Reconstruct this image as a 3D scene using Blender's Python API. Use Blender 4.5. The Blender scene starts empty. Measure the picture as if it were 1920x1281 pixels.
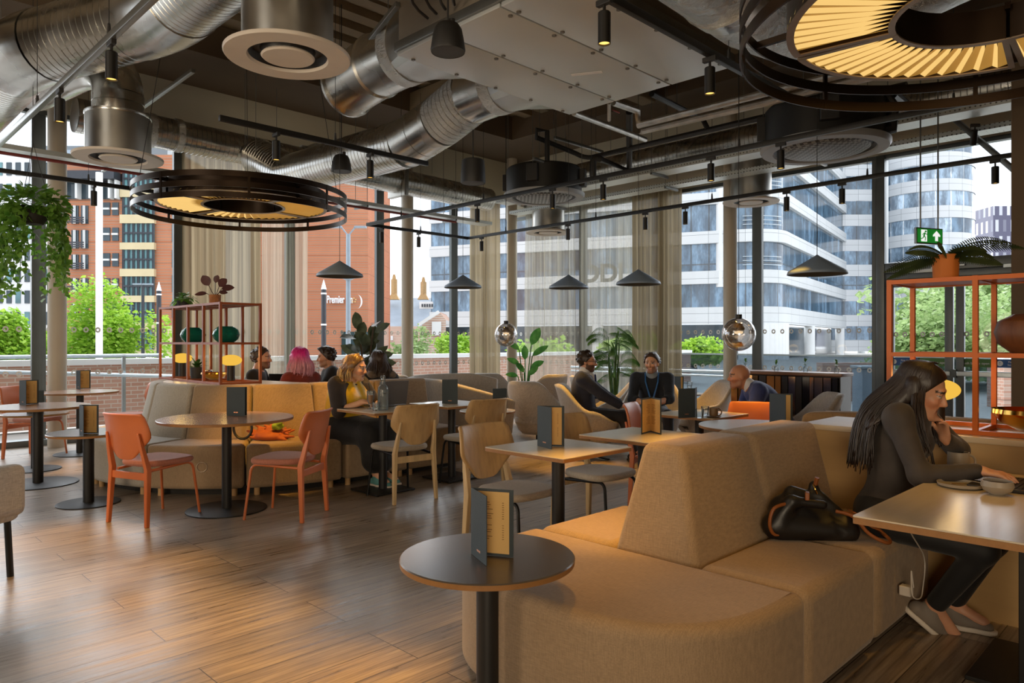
import bpy, math, random
import numpy as np
from mathutils import Vector, Matrix
random.seed(7)
rng = np.random.default_rng(7)
PI = math.pi
S2 = math.sqrt(2)
F, CX, CY, EYE = 1350.0, 960.0, 640.5, 1.36
scene = bpy.context.scene
COL = scene.collection


# ---------- places: the room's grid runs at 45 degrees to the view (x = towards far end, y = towards the street glass)
def W(X, D, z=0.0):
    return Vector(((D + X) / S2, (D - X) / S2, z))


def at(x, y, D):
    return W((x - CX) / F * D, D, EYE - (y - CY) / F * D)


def onz(x, y, z):
    D = F * (EYE - z) / (y - CY)
    return W((x - CX) / F * D, D, z)


def head(dX, dD):
    v = W(dX, dD)
    return math.atan2(v.y, v.x) - PI / 2


# ---------- materials
MATS = {}


class NT:
    def __init__(s, m):
        m.use_nodes = True
        s.t = m.node_tree
        s.n = s.t.nodes
        s.n.clear()
        s.out = s.n.new('ShaderNodeOutputMaterial')

    def new(s, typ, **kw):
        n = s.n.new('ShaderNode' + typ)
        for k, v in kw.items():
            if k.startswith('i_'):
                key = k[2:]
                key = int(key) if key.isdigit() else key.replace('_', ' ')
                n.inputs[key].default_value = v
            else:
                setattr(n, k, v)
        return n

    def link(s, a, b):
        s.t.links.new(a, b)

    def ramp(s, fac, stops):
        r = s.n.new('ShaderNodeValToRGB')
        e = r.color_ramp.elements
        while len(e) < len(stops):
            e.new(0.5)
        for el, (p, c) in zip(e, stops):
            el.position = p
            el.color = (*c, 1)
        s.link(fac, r.inputs[0])
        return r.outputs[0]

    def mix(s, fac, a, b, typ='MIX'):
        m = s.n.new('ShaderNodeMix')
        m.data_type = 'RGBA'
        m.blend_type = typ
        for i, v in ((0, fac), (6, a), (7, b)):
            if hasattr(v, 'is_output'):
                s.link(v, m.inputs[i])
            else:
                m.inputs[i].default_value = v if i == 0 else (*v[:3], 1)
        return m.outputs[2]

    def coords(s, kind='Object', scale=(1, 1, 1), rot=(0, 0, 0)):
        tc = s.n.new('ShaderNodeTexCoord')
        mp = s.n.new('ShaderNodeMapping')
        mp.inputs['Scale'].default_value = scale
        mp.inputs['Rotation'].default_value = rot
        s.link(tc.outputs[kind], mp.inputs[0])
        return mp.outputs[0]

    def noise(s, scale, detail=3, vec=None, rough=0.5):
        n = s.new('TexNoise', i_Scale=scale, i_Detail=detail, i_Roughness=rough)
        if vec is not None:
            s.link(vec, n.inputs['Vector'])
        return n.outputs['Fac']

    def bump(s, h, strength, dist=0.01):
        b = s.new('Bump', i_Strength=strength, i_Distance=dist)
        s.link(h, b.inputs['Height'])
        return b.outputs[0]

    def bsdf(s, color, rough=0.5, metal=0.0, normal=None, **kw):
        p = s.new('BsdfPrincipled')
        for nm, v in (('Base Color', color), ('Roughness', rough), ('Metallic', metal)):
            if hasattr(v, 'is_output'):
                s.link(v, p.inputs[nm])
            elif nm == 'Base Color':
                p.inputs[nm].default_value = (*v[:3], 1)
            else:
                p.inputs[nm].default_value = v
        for k, v in kw.items():
            p.inputs[k.replace('_', ' ')].default_value = v
        if normal is not None:
            s.link(normal, p.inputs['Normal'])
        return p.outputs[0]

    def done(s, sh):
        s.link(sh, s.out.inputs[0])


def newmat(name):
    m = bpy.data.materials.new(name)
    MATS[name] = m
    return m, NT(m)


def dk(c, k):
    return tuple(x * k for x in c)


def srgb(r, g, b):
    f = lambda c: (c / 255 / 12.92) if c <= 10 else ((c / 255 + 0.055) / 1.055) ** 2.4
    return (f(r), f(g), f(b))


def plain(name, color, rough=0.5, metal=0.0, var=0.12, scale=6.0, bump=0.0, bscale=None, **kw):
    m, t = newmat(name)
    v = t.coords()
    n = t.noise(scale, 3, v)
    c = t.ramp(n, [(0.3, dk(color, 1 - var)), (0.7, dk(color, 1 + var))])
    nb = t.bump(t.noise(bscale or scale * 6, 3, v), bump) if bump else None
    t.done(t.bsdf(c, rough, metal, nb, **kw))
    return m


def fabric(name, c, fine=260, amp=0.25, bump=0.35):
    m, t = newmat(name)
    a = t.noise(1, 2, t.coords(scale=(fine * 1.2, fine * 0.12, fine * 0.9)))
    b = t.noise(1, 2, t.coords(scale=(fine * 0.12, fine * 1.2, fine * 0.12)))
    mx = t.new('Math', operation='ADD')
    t.link(a, mx.inputs[0]); t.link(b, mx.inputs[1])
    hf = t.new('Math', operation='MULTIPLY'); hf.inputs[1].default_value = 0.5
    t.link(mx.outputs[0], hf.inputs[0])
    big = t.noise(2.2, 3, t.coords())
    col = t.ramp(hf.outputs[0], [(0.36, dk(c, 1 - amp)), (0.64, dk(c, 1 + amp))])
    col = t.mix(0.35, col, t.ramp(big, [(0.35, dk(c, 0.85)), (0.65, dk(c, 1.12))]))
    t.done(t.bsdf(col, 0.92, 0, t.bump(hf.outputs[0], bump, 0.003), Sheen_Weight=0.15))
    return m


def wood(name, c, rough=0.45, axis=0, amp=0.22, scale=3.0):
    m, t = newmat(name)
    sc = [scale * 9] * 3
    sc[axis] = scale
    v = t.coords(scale=tuple(sc))
    n = t.noise(1.3, 5, v, 0.6)
    col = t.ramp(n, [(0.25, dk(c, 1 - amp)), (0.5, c), (0.78, dk(c, 1 + amp * 0.7))])
    t.done(t.bsdf(col, rough, 0, t.bump(n, 0.06, 0.003)))
    return m


def emit(name, color, strength):
    m, t = newmat(name)
    n = t.noise(3, 2, t.coords())
    col = t.ramp(n, [(0.2, dk(color, 0.93)), (0.8, color)])
    e = t.new('Emission', i_Strength=strength)
    t.link(col, e.inputs[0])
    t.done(e.outputs[0])
    return m


def glassy(name, tint=(1, 1, 1), refl=0.9, rough=0.0, ior=1.45, extra=None):
    m, t = newmat(name)
    tr = t.new('BsdfTransparent'); tr.inputs[0].default_value = (*tint, 1)
    gl = t.new('BsdfGlossy', i_Roughness=rough); gl.inputs[0].default_value = (refl, refl, refl, 1)
    fr = t.new('Fresnel', i_IOR=ior)
    mx = t.new('MixShader')
    t.link(fr.outputs[0], mx.inputs[0]); t.link(tr.outputs[0], mx.inputs[1]); t.link(gl.outputs[0], mx.inputs[2])
    sh = mx.outputs[0]
    if extra:
        df = t.new('BsdfDiffuse'); df.inputs[0].default_value = (*extra[0], 1)
        m2 = t.new('MixShader'); m2.inputs[0].default_value = extra[1]
        t.link(sh, m2.inputs[1]); t.link(df.outputs[0], m2.inputs[2]); sh = m2.outputs[0]
    t.done(sh)
    return m


def leafmat(name, c, c2, rough=0.45):
    m, t = newmat(name)
    n = t.noise(9, 2, t.coords())
    col = t.ramp(n, [(0.3, c), (0.7, c2)])
    p = t.bsdf(col, rough)
    tl = t.new('BsdfTranslucent'); t.link(col, tl.inputs[0])
    mx = t.new('MixShader'); mx.inputs[0].default_value = 0.45
    t.link(p, mx.inputs[1]); t.link(tl.outputs[0], mx.inputs[2])
    t.done(mx.outputs[0])
    return m


def rrect(hx, hy, r=0.008, k=5):
    out = []
    for cx_, cy_, a0 in ((hx - r, hy - r, 0), (-hx + r, hy - r, PI / 2), (-hx + r, -hy + r, PI), (hx - r, -hy + r, 1.5 * PI)):
        out += [(cx_ + r * math.cos(a0 + PI / 2 * i / k), cy_ + r * math.sin(a0 + PI / 2 * i / k)) for i in range(k + 1)]
    return out


# ---------- mesh building
class MB:
    def __init__(s):
        s.v, s.f = [], []

    def add(s, vs, fs):
        n = len(s.v)
        s.v += [tuple(p) for p in vs]
        s.f += [tuple(i + n for i in q) for q in fs]
        return s

    def box(s, c, d, rz=0.0, rot=None):
        M = rot if rot is not None else Matrix.Rotation(rz, 3, 'Z')
        c = Vector(c)
        vs = [c + M @ Vector((x * d[0] / 2, y * d[1] / 2, z * d[2] / 2)) for z in (-1, 1) for y in (-1, 1) for x in (-1, 1)]
        return s.add(vs, [(0, 2, 3, 1), (4, 5, 7, 6), (0, 1, 5, 4), (2, 6, 7, 3), (0, 4, 6, 2), (1, 3, 7, 5)])

    def bar(s, a, b, w, h=None, up=(0, 0, 1)):
        a, b = Vector(a), Vector(b)
        d = b - a
        L = d.length
        d.normalize()
        up = Vector(up)
        if abs(d.dot(up)) > 0.99:
            up = Vector((0, 1, 0))
        r = d.cross(up).normalized()
        u = r.cross(d).normalized()
        M = Matrix((r, d, u)).transposed()
        return s.box((a + b) / 2, (w, L, h or w), rot=M)

    def ring(s, c, axis, r, n):
        axis = Vector(axis).normalized()
        t = Vector((0, 0, 1)) if abs(axis.z) < 0.9 else Vector((1, 0, 0))
        e1 = axis.cross(t).normalized()
        e2 = axis.cross(e1)
        return [Vector(c) + (e1 * math.cos(2 * PI * i / n) + e2 * math.sin(2 * PI * i / n)) * r for i in range(n)]

    def cyl(s, a, b, r0, r1=None, n=16, caps=True):
        r1 = r0 if r1 is None else r1
        a, b = Vector(a), Vector(b)
        vs = s.ring(a, b - a, r0, n) + s.ring(b, b - a, r1, n)
        fs = [(i, (i + 1) % n, n + (i + 1) % n, n + i) for i in range(n)]
        if caps:
            fs += [tuple(range(n - 1, -1, -1)), tuple(range(n, 2 * n))]
        return s.add(vs, fs)

    def lathe(s, prof, c=(0, 0, 0), n=24, a0=0.0, a1=2 * PI, flute=None):
        full = abs(a1 - a0 - 2 * PI) < 1e-6
        m = n if full else n + 1
        vs, fs = [], []
        for i in range(m):
            a = a0 + (a1 - a0) * i / n
            for r, z in prof:
                rr = r * (1 + flute[1] * math.cos(flute[0] * a)) if flute else r
                vs.append((c[0] + rr * math.cos(a), c[1] + rr * math.sin(a), c[2] + z))
        k = len(prof)
        for i in range(n):
            j = (i + 1) % m
            for q in range(k - 1):
                fs.append((i * k + q, j * k + q, j * k + q + 1, i * k + q + 1))
        return s.add(vs, fs)

    def tube(s, pts, r, n=8, closed=False):
        pts = [Vector(p) for p in pts]
        m = len(pts)
        vs, fs = [], []
        prev = None
        for i, p in enumerate(pts):
            if closed:
                d = pts[(i + 1) % m] - pts[i - 1]
            else:
                d = pts[min(i + 1, m - 1)] - pts[max(i - 1, 0)]
            d.normalize()
            if prev is None:
                t = Vector((0, 0, 1)) if abs(d.z) < 0.9 else Vector((1, 0, 0))
                e = d.cross(t).normalized()
            else:
                e = (prev - d * prev.dot(d)).normalized()
            prev = e
            e2 = d.cross(e)
            rr = r[i] if isinstance(r, (list, tuple)) else r
            vs += [p + (e * math.cos(2 * PI * k / n) + e2 * math.sin(2 * PI * k / n)) * rr for k in range(n)]
        for i in range(m if closed else m - 1):
            a, b = i * n, ((i + 1) % m) * n
            fs += [(a + k, a + (k + 1) % n, b + (k + 1) % n, b + k) for k in range(n)]
        if not closed:
            fs += [tuple(range(n - 1, -1, -1)), tuple((m - 1) * n + k for k in range(n))]
        return s.add(vs, fs)

    def prism(s, poly, z0, z1):
        n = len(poly)
        vs = [(p[0], p[1], z0) for p in poly] + [(p[0], p[1], z1) for p in poly]
        fs = [tuple(range(n - 1, -1, -1)), tuple(range(n, 2 * n))] + [(i, (i + 1) % n, n + (i + 1) % n, n + i) for i in range(n)]
        return s.add(vs, fs)

    def loft(s, rings, caps=True):
        n = len(rings[0])
        vs = [p for r in rings for p in r]
        fs = []
        for k in range(len(rings) - 1):
            a, b = k * n, (k + 1) * n
            fs += [(a + i, a + (i + 1) % n, b + (i + 1) % n, b + i) for i in range(n)]
        if caps:
            fs += [tuple(range(n - 1, -1, -1)), tuple((len(rings) - 1) * n + i for i in range(n))]
        return s.add(vs, fs)

    def arc(s, c, r0, r1, z0, z1, a0, a1, n=24):
        full = abs(a1 - a0 - 2 * PI) < 1e-6
        m = n if full else n + 1
        vs = []
        for i in range(m):
            a = a0 + (a1 - a0) * i / n
            ca, sa = math.cos(a), math.sin(a)
            vs += [(c[0] + r * ca, c[1] + r * sa, z) for r, z in ((r0, z0), (r1, z0), (r1, z1), (r0, z1))]
        fs = []
        for i in range(n):
            a, b = i * 4, ((i + 1) % m) * 4
            for q in range(4):
                fs.append((a + q, a + (q + 1) % 4, b + (q + 1) % 4, b + q))
        if not full:
            fs += [(0, 3, 2, 1), tuple(n * 4 + q for q in range(4))]
        return s.add(vs, fs)

    def ball(s, c, r, nu=16, nv=10):
        if not hasattr(r, '__len__'):
            r = (r, r, r)
        vs, fs = [], []
        for j in range(nv + 1):
            t = PI * j / nv
            for i in range(nu):
                a = 2 * PI * i / nu
                vs.append((c[0] + r[0] * math.sin(t) * math.cos(a), c[1] + r[1] * math.sin(t) * math.sin(a), c[2] + r[2] * math.cos(t)))
        for j in range(nv):
            for i in range(nu):
                k = (i + 1) % nu
                fs.append((j * nu + i, (j + 1) * nu + i, (j + 1) * nu + k, j * nu + k))
        return s.add(vs, fs)

    def grid(s, fn, nu, nv):
        vs = [fn(i / nu, j / nv) for j in range(nv + 1) for i in range(nu + 1)]
        fs = [(j * (nu + 1) + i, j * (nu + 1) + i + 1, (j + 1) * (nu + 1) + i + 1, (j + 1) * (nu + 1) + i) for j in range(nv) for i in range(nu)]
        return s.add(vs, fs)

    def leaf(s, p, d, up, L, w, droop=0.3, n=4, fold=0.15, tip=1.0):
        p, d, up = Vector(p), Vector(d).normalized(), Vector(up)
        side = d.cross(up)
        if side.length < 1e-4:
            side = d.cross(Vector((1, 0, 0.3)))
        side.normalize()
        nn = side.cross(d).normalized()
        vs, fs = [], []
        for i in range(n + 1):
            t = i / n
            ww = w * 0.5 * (math.sin(PI * (0.06 + 0.94 * t) ** tip) ** 0.7 if 0 < t < 1 else 0.06)
            q = p + d * (L * t) - Vector((0, 0, 1)) * (droop * L * t * t)
            vs += [q + side * ww + nn * (fold * ww), q, q - side * ww + nn * (fold * ww)]
        for i in range(n):
            a = i * 3
            fs += [(a, a + 1, a + 4, a + 3), (a + 1, a + 2, a + 5, a + 4)]
        return s.add(vs, fs)

    def build(s, name, mat, parent=None, smooth=35, bevel=None, subsurf=0, solid=None, seg=3, loc=None, rz=None, fix=False):
        me = bpy.data.meshes.new(name)
        me.from_pydata(s.v, [], s.f)
        me.validate()
        if fix:
            import bmesh
            bm = bmesh.new(); bm.from_mesh(me)
            bmesh.ops.remove_doubles(bm, verts=bm.verts, dist=1e-5)
            bmesh.ops.recalc_face_normals(bm, faces=bm.faces)
            bm.to_mesh(me); bm.free()
        me.update()
        if mat is not None:
            me.materials.append(MATS[mat] if isinstance(mat, str) else mat)
        o = bpy.data.objects.new(name, me)
        COL.objects.link(o)
        if smooth:
            me.shade_smooth()
            if smooth < 180:
                me.set_sharp_from_angle(angle=math.radians(smooth))
        if solid:
            m = o.modifiers.new('solid', 'SOLIDIFY'); m.thickness = solid; m.offset = 0
        if bevel:
            m = o.modifiers.new('bevel', 'BEVEL'); m.width = bevel; m.segments = seg; m.limit_method = 'ANGLE'; m.angle_limit = math.radians(40)
            m.harden_normals = False
            me.shade_smooth()
        if subsurf:
            m = o.modifiers.new('sub', 'SUBSURF'); m.levels = subsurf; m.render_levels = subsurf
        if parent is not None:
            o.parent = parent
        if loc is not None:
            o.location = loc
        if rz is not None:
            o.rotation_euler = (0, 0, rz)
        return o


def thing(name, label, cat, loc=(0, 0, 0), rz=0.0, group=None):
    o = bpy.data.objects.new(name, None)
    COL.objects.link(o)
    o.empty_display_size = 0.1
    o.location = loc
    o.rotation_euler = (0, 0, rz)
    return tag(o, label, cat, group)


def tag(o, label, cat, group=None, kind=None):
    o['label'] = label
    o['category'] = cat
    if group: o['group'] = group
    if kind: o['kind'] = kind
    return o


def struct(o, label=None, cat=None):
    o['kind'] = 'structure'
    if label: o['label'] = label
    if cat: o['category'] = cat
    return o


def dup(root, loc=None, rz=None, label=None, group=None):
    def cp(o, par):
        c = o.copy()
        COL.objects.link(c)
        c.parent = par
        for ch in KIDS.get(o.name, []):
            cp(ch, c)
        return c
    KIDS = {}
    def walk(o):
        KIDS[o.name] = list(o.children)
        for ch in o.children: walk(ch)
    walk(root)
    r = cp(root, None)
    if loc is not None: r.location = loc
    if rz is not None: r.rotation_euler = (0, 0, rz)
    if label: r['label'] = label
    if group: r['group'] = group
    return r


def text(body, size, mat, parent=None, M=None, extrude=0.002, name='lettering', align='CENTER', bold=False):
    cu = bpy.data.curves.new(name, 'FONT')
    cu.body = body; cu.size = size; cu.extrude = extrude
    cu.align_x = align; cu.align_y = 'CENTER'
    if bold: cu.offset = size * 0.025
    o = bpy.data.objects.new(name, cu)
    COL.objects.link(o)
    dg = bpy.context.evaluated_depsgraph_get()
    me = bpy.data.meshes.new_from_object(o.evaluated_get(dg))
    COL.objects.unlink(o); bpy.data.objects.remove(o)
    me.name = name
    me.materials.clear(); me.materials.append(MATS[mat])
    o = bpy.data.objects.new(name, me)
    COL.objects.link(o)
    if parent is not None: o.parent = parent
    if M is not None: o.matrix_basis = M
    return o


def basis(o, right, up, out=None):
    r, u = Vector(right).normalized(), Vector(up).normalized()
    n = r.cross(u)
    M = Matrix((r, u, n)).transposed().to_4x4()
    M.translation = Vector(o)
    return M
# =================== materials ===================
def floor_mat():
    m, t = newmat('oak_floor')
    v = t.coords()
    br = t.new('TexBrick', i_Scale=1.0, i_Brick_Width=1.9, i_Row_Height=0.19, i_Mortar_Size=0.0022, i_Mortar_Smooth=0.2, i_Bias=0.0)
    br.offset = 0.37; br.offset_frequency = 3
    br.inputs['Color1'].default_value = (0, 0, 0, 1); br.inputs['Color2'].default_value = (1, 1, 1, 1); br.inputs['Mortar'].default_value = (0.5, 0.5, 0.5, 1)
    t.link(v, br.inputs['Vector'])
    # per-plank shift of the grain
    sep = t.new('SeparateXYZ'); t.link(v, sep.inputs[0])
    comb = t.new('CombineXYZ')
    t.link(sep.outputs[0], comb.inputs[0]); t.link(sep.outputs[1], comb.inputs[1])
    bw = t.new('RGBToBW'); t.link(br.outputs['Color'], bw.inputs[0])
    mul = t.new('Math', operation='MULTIPLY'); mul.inputs[1].default_value = 7.0; t.link(bw.outputs[0], mul.inputs[0])
    t.link(mul.outputs[0], comb.inputs[2])
    mp = t.new('Mapping'); mp.inputs['Scale'].default_value = (1.1, 13, 1); t.link(comb.outputs[0], mp.inputs[0])
    g1 = t.noise(2.2, 6, mp.outputs[0], 0.62)
    wv = t.new('TexWave', i_Scale=1.4, i_Distortion=7.0, i_Detail=2.0, i_Detail_Scale=0.7)
    wv.bands_direction = 'Y'
    mp2 = t.new('Mapping'); mp2.inputs['Scale'].default_value = (0.55, 6.0, 1); t.link(comb.outputs[0], mp2.inputs[0])
    t.link(mp2.outputs[0], wv.inputs['Vector'])
    base = t.ramp(g1, [(0.28, srgb(104, 91, 77)), (0.5, srgb(146, 130, 112)), (0.72, srgb(176, 160, 140))])
    grain = t.ramp(wv.outputs['Fac'], [(0.0, (0.62, 0.6, 0.58)), (0.18, (1, 1, 1)), (1.0, (1, 1, 1))])
    base = t.mix(0.8, base, grain, 'MULTIPLY')
    tone = t.ramp(bw.outputs[0], [(0.0, (0.86, 0.86, 0.86)), (1.0, (1.08, 1.06, 1.04))])
    base = t.mix(1.0, base, tone, 'MULTIPLY')
    base = t.mix(br.outputs['Fac'], base, srgb(46, 36, 28))
    rg = t.ramp(g1, [(0.3, (0.26,) * 3), (0.7, (0.38,) * 3)])
    b1 = t.bump(g1, 0.16, 0.004)
    b2 = t.new('Bump', i_Strength=0.5, i_Distance=0.002); b2.invert = True
    t.link(br.outputs['Fac'], b2.inputs['Height']); t.link(b1, b2.inputs['Normal'])
    t.done(t.bsdf(base, rg, 0, b2.outputs[0]))


def brickmat(name, c1, c2, mortar, sc=1.0, w=0.225, h=0.075):
    m, t = newmat(name)
    tc = t.new('TexCoord')
    sep = t.new('SeparateXYZ'); t.link(tc.outputs['Object'], sep.inputs[0])
    ad = t.new('Math', operation='ADD'); t.link(sep.outputs[0], ad.inputs[0]); t.link(sep.outputs[1], ad.inputs[1])
    cb = t.new('CombineXYZ'); t.link(ad.outputs[0], cb.inputs[0]); t.link(sep.outputs[2], cb.inputs[1])
    br = t.new('TexBrick', i_Scale=sc, i_Brick_Width=w, i_Row_Height=h, i_Mortar_Size=0.008)
    br.inputs['Color1'].default_value = (*c1, 1); br.inputs['Color2'].default_value = (*c2, 1); br.inputs['Mortar'].default_value = (*mortar, 1)
    t.link(cb.outputs[0], br.inputs['Vector'])
    n = t.noise(0.6, 3, t.coords())
    col = t.mix(0.5, br.outputs['Color'], t.ramp(n, [(0.3, (0.8, 0.8, 0.8)), (0.7, (1.1, 1.1, 1.1))]), 'MULTIPLY')
    # wide dark movement joints
    md = t.new('Math', operation='PINGPONG'); md.inputs[1].default_value = 0.55; t.link(sep.outputs[2], md.inputs[0])
    lt = t.new('Math', operation='LESS_THAN'); lt.inputs[1].default_value = 0.012 if w < 0.3 else 0.0; t.link(md.outputs[0], lt.inputs[0])
    col = t.mix(lt.outputs[0], col, dk(c1, 0.45))
    t.done(t.bsdf(col, 0.85))


def panelmat(name, c, joint, w, h, rough=0.5):
    """smooth wall panels with thin dark joints"""
    m, t = newmat(name)
    tc = t.new('TexCoord')
    br = t.new('TexBrick', i_Scale=1.0, i_Brick_Width=w, i_Row_Height=h, i_Mortar_Size=0.02 * min(w, h), i_Bias=0)
    br.offset = 0.0
    br.inputs['Color1'].default_value = (*c, 1); br.inputs['Color2'].default_value = (*dk(c, 0.93), 1); br.inputs['Mortar'].default_value = (*joint, 1)
    t.link(tc.outputs['UV'], br.inputs['Vector'])
    t.done(t.bsdf(br.outputs['Color'], rough))


def glazemat(name, c1, c2, joint, w, h, rough=0.12):
    """office glazing seen from outside: panes of different tone with mullions, reflection streaks painted in"""
    m, t = newmat(name)
    tc = t.new('TexCoord')
    br = t.new('TexBrick', i_Scale=1.0, i_Brick_Width=w, i_Row_Height=h, i_Mortar_Size=0.045 * w, i_Bias=0.1)
    br.offset = 0.0
    br.inputs['Color1'].default_value = (*c1, 1); br.inputs['Color2'].default_value = (*c2, 1); br.inputs['Mortar'].default_value = (*joint, 1)
    t.link(tc.outputs['UV'], br.inputs['Vector'])
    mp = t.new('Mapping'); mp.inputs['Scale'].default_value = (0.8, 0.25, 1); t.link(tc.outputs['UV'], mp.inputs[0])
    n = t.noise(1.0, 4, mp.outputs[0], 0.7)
    col = t.mix(0.75, br.outputs['Color'], t.ramp(n, [(0.38, (0.25, 0.28, 0.33)), (0.5, (0.8, 0.85, 0.9)), (0.6, (1.9, 1.95, 2.0))]), 'MULTIPLY')  # stretched noise paints reflections as light and dark streaks
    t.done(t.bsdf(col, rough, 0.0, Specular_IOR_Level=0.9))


floor_mat()
brickmat('orange_brick', srgb(204, 128, 88), srgb(190, 112, 76), srgb(176, 128, 102))
brickmat('red_brick', srgb(196, 152, 132), srgb(184, 136, 114), srgb(206, 190, 176))
plain('ceiling_paint', srgb(132, 116, 92), 0.85, var=0.06, scale=1.5)
plain('ceiling_dark', srgb(92, 76, 58), 0.85, var=0.06, scale=1.5)
plain('cream_wall', srgb(196, 190, 170), 0.8, var=0.05, scale=1.2)
plain('wall_back_paint', srgb(92, 76, 58), 0.85, var=0.06, scale=1.2)
plain('column_paint', srgb(196, 186, 168), 0.55, var=0.04, scale=2)
plain('mullion_grey', srgb(104, 110, 112), 0.4, 0.6, var=0.05)
plain('mullion_dark', srgb(92, 97, 97), 0.4, 0.5, var=0.05)
plain('dot_white', srgb(236, 240, 242), 0.6, var=0.02)
glassy('window_glass', (0.97, 0.985, 0.985), 0.9, 0.0, 1.25)
glassy('balustrade_glass', (0.62, 0.70, 0.76), 0.9, 0.0, 1.45, extra=(srgb(70, 84, 98), 0.35))
plain('pavement', srgb(176, 172, 166), 0.8, var=0.1, scale=0.8)
plain('stone_cream', srgb(214, 196, 156), 0.8, var=0.06, scale=1.0)
plain('stone_white', srgb(226, 228, 228), 0.7, var=0.05, scale=0.5)
plain('steel_rail', srgb(190, 200, 206), 0.3, 0.7, var=0.04)
plain('dark_metal_ext', srgb(58, 60, 66), 0.4, 0.3, var=0.05)
plain('lamp_post_grey', srgb(146, 160, 172), 0.45, 0.2, var=0.05)
plain('chimney_stone', srgb(176, 140, 92), 0.8, var=0.1)
plain('slate_roof', srgb(128, 138, 150), 0.7, var=0.14, scale=0.7)
plain('window_dark', srgb(52, 66, 74), 0.1, 0.0, var=0.35, scale=0.5)
plain('window_teal', srgb(96, 140, 146), 0.12, 0.0, var=0.5, scale=0.35)
plain('letter_white', srgb(244, 244, 246), 0.5, var=0.02)
plain('letter_dark', srgb(70, 70, 68), 0.6, var=0.05)
plain('moon_yellow', srgb(226, 190, 120), 0.5, var=0.03)
panelmat('office_panel', srgb(216, 219, 220), srgb(120, 126, 130), 3.0, 0.75)
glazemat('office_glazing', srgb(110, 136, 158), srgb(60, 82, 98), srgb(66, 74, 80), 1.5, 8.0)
panelmat('tower_panel', srgb(214, 216, 218), srgb(130, 134, 138), 1.6, 0.75)
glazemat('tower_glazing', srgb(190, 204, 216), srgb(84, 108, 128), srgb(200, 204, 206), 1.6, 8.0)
leafmat('tree_leaf_bright', srgb(120, 172, 44), srgb(186, 216, 84))
leafmat('tree_leaf_mid', srgb(128, 160, 96), srgb(186, 206, 146))
plain('bark', srgb(84, 70, 56), 0.9)
for nm, c, tr in (('curtain_linen', srgb(170, 154, 124), 0.04), ('curtain_sheer', srgb(206, 200, 180), 0.42)):
    m, t = newmat(nm)
    n = t.noise(1, 3, t.coords(scale=(22, 22, 0.25)))
    col = t.ramp(n, [(0.3, dk(c, 0.6)), (0.7, dk(c, 1.12))])
    d = t.new('BsdfDiffuse'); t.link(col, d.inputs[0])
    tl = t.new('BsdfTranslucent'); t.link(col, tl.inputs[0])
    mx = t.new('MixShader'); mx.inputs[0].default_value = 0.5 if tr < 0.1 else 0.6
    t.link(d.outputs[0], mx.inputs[1]); t.link(tl.outputs[0], mx.inputs[2])
    tp = t.new('BsdfTransparent')
    wv = t.noise(1, 1, t.coords(scale=(9, 9, 0.1)))
    fac = t.new('Math', operation='MULTIPLY_ADD'); fac.inputs[1].default_value = 0.35 if tr > 0.1 else 0.02; fac.inputs[2].default_value = tr - (0.15 if tr > 0.1 else 0.0)
    t.link(wv, fac.inputs[0])
    m2 = t.new('MixShader'); t.link(fac.outputs[0], m2.inputs[0])
    t.link(mx.outputs[0], m2.inputs[1]); t.link(tp.outputs[0], m2.inputs[2])
    t.done(m2.outputs[0])

# =================== room shell ===================
GL = 11.1          # plane of both glass walls
ZC = 5.2           # perimeter soffit
RX0, RY0 = -5.0, -5.0
struct(MB().box(((RX0 + 11.4) / 2, (RY0 + 11.4) / 2, -0.1), (11.4 - RX0, 11.4 - RY0, 0.2)).build('floor', 'oak_floor', smooth=0))
struct(MB().box((RX0 - 0.1, 3.2, 2.8), (0.2, 16.6, 5.8)).build('wall_left', 'wall_back_paint', smooth=0))
struct(MB().box((3.2, RY0 - 0.1, 2.8), (16.4, 0.2, 5.8)).build('wall_right', 'wall_back_paint', smooth=0))
c_ = MB().box((3.2, 3.2, 5.75), (16.6, 16.6, 0.2))
for k in range(34):                                   # profiled deck ribs
    c_.box((3.2, -4.6 + k * 0.42, 5.6), (16.4, 0.2, 0.12))
struct(c_.build('ceiling', 'ceiling_paint', smooth=0))
s_ = MB()
s_.box((3.2, 10.45, 5.42), (16.4, 1.5, 0.44)); s_.box((10.45, 2.3, 5.42), (1.5, 14.8, 0.44))
struct(s_.build('ceiling_soffit', 'ceiling_dark', smooth=0))
b_ = MB()
for y in (1.0, 6.6):
    b_.box((2.4, y, 5.33), (14.6, 0.26, 0.34))
for x in (0.2, 7.4):
    b_.box((x, 2.3, 5.36), (0.24, 14.8, 0.30))
struct(b_.build('beam_ceiling', 'ceiling_paint', smooth=0, bevel=0.015))
b_ = MB()
b_.box((3.2, GL + 0.1, 4.8), (16.4, 0.3, 0.8)); struct(b_.build('wall_over_street_glass', 'cream_wall', smooth=0))
b_ = MB(); b_.box((GL + 0.1, 3.1, 4.615), (0.3, 16.3, 1.17)); struct(b_.build('wall_over_square_glass', 'cream_wall', smooth=0))
struct(MB().box((GL + 0.1, -1.95, 2.02), (0.3, 6.1, 4.04)).build('wall_light_block', 'wall_back_paint', smooth=0))  # unseen wall, added to block light and darken the right foreground
# sill kerb under the glass
struct(MB().box((3.2, GL, 0.03), (16.3, 0.22, 0.10)).build('trim_1', 'mullion_grey', smooth=0, bevel=0.008))
struct(MB().box((GL, 7.4, 0.03), (0.22, 7.5, 0.10)).build('trim_2', 'mullion_grey', smooth=0, bevel=0.008))
# square pillar that ends the right of the view
pc = W((1903 - CX) / F * 5.4, 5.4)
struct(MB().box((pc.x + 0.33, pc.y - 0.21, 2.6), (0.5, 0.5, 5.2)).build('pillar', 'wall_back_paint', smooth=0, bevel=0.01))


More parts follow.
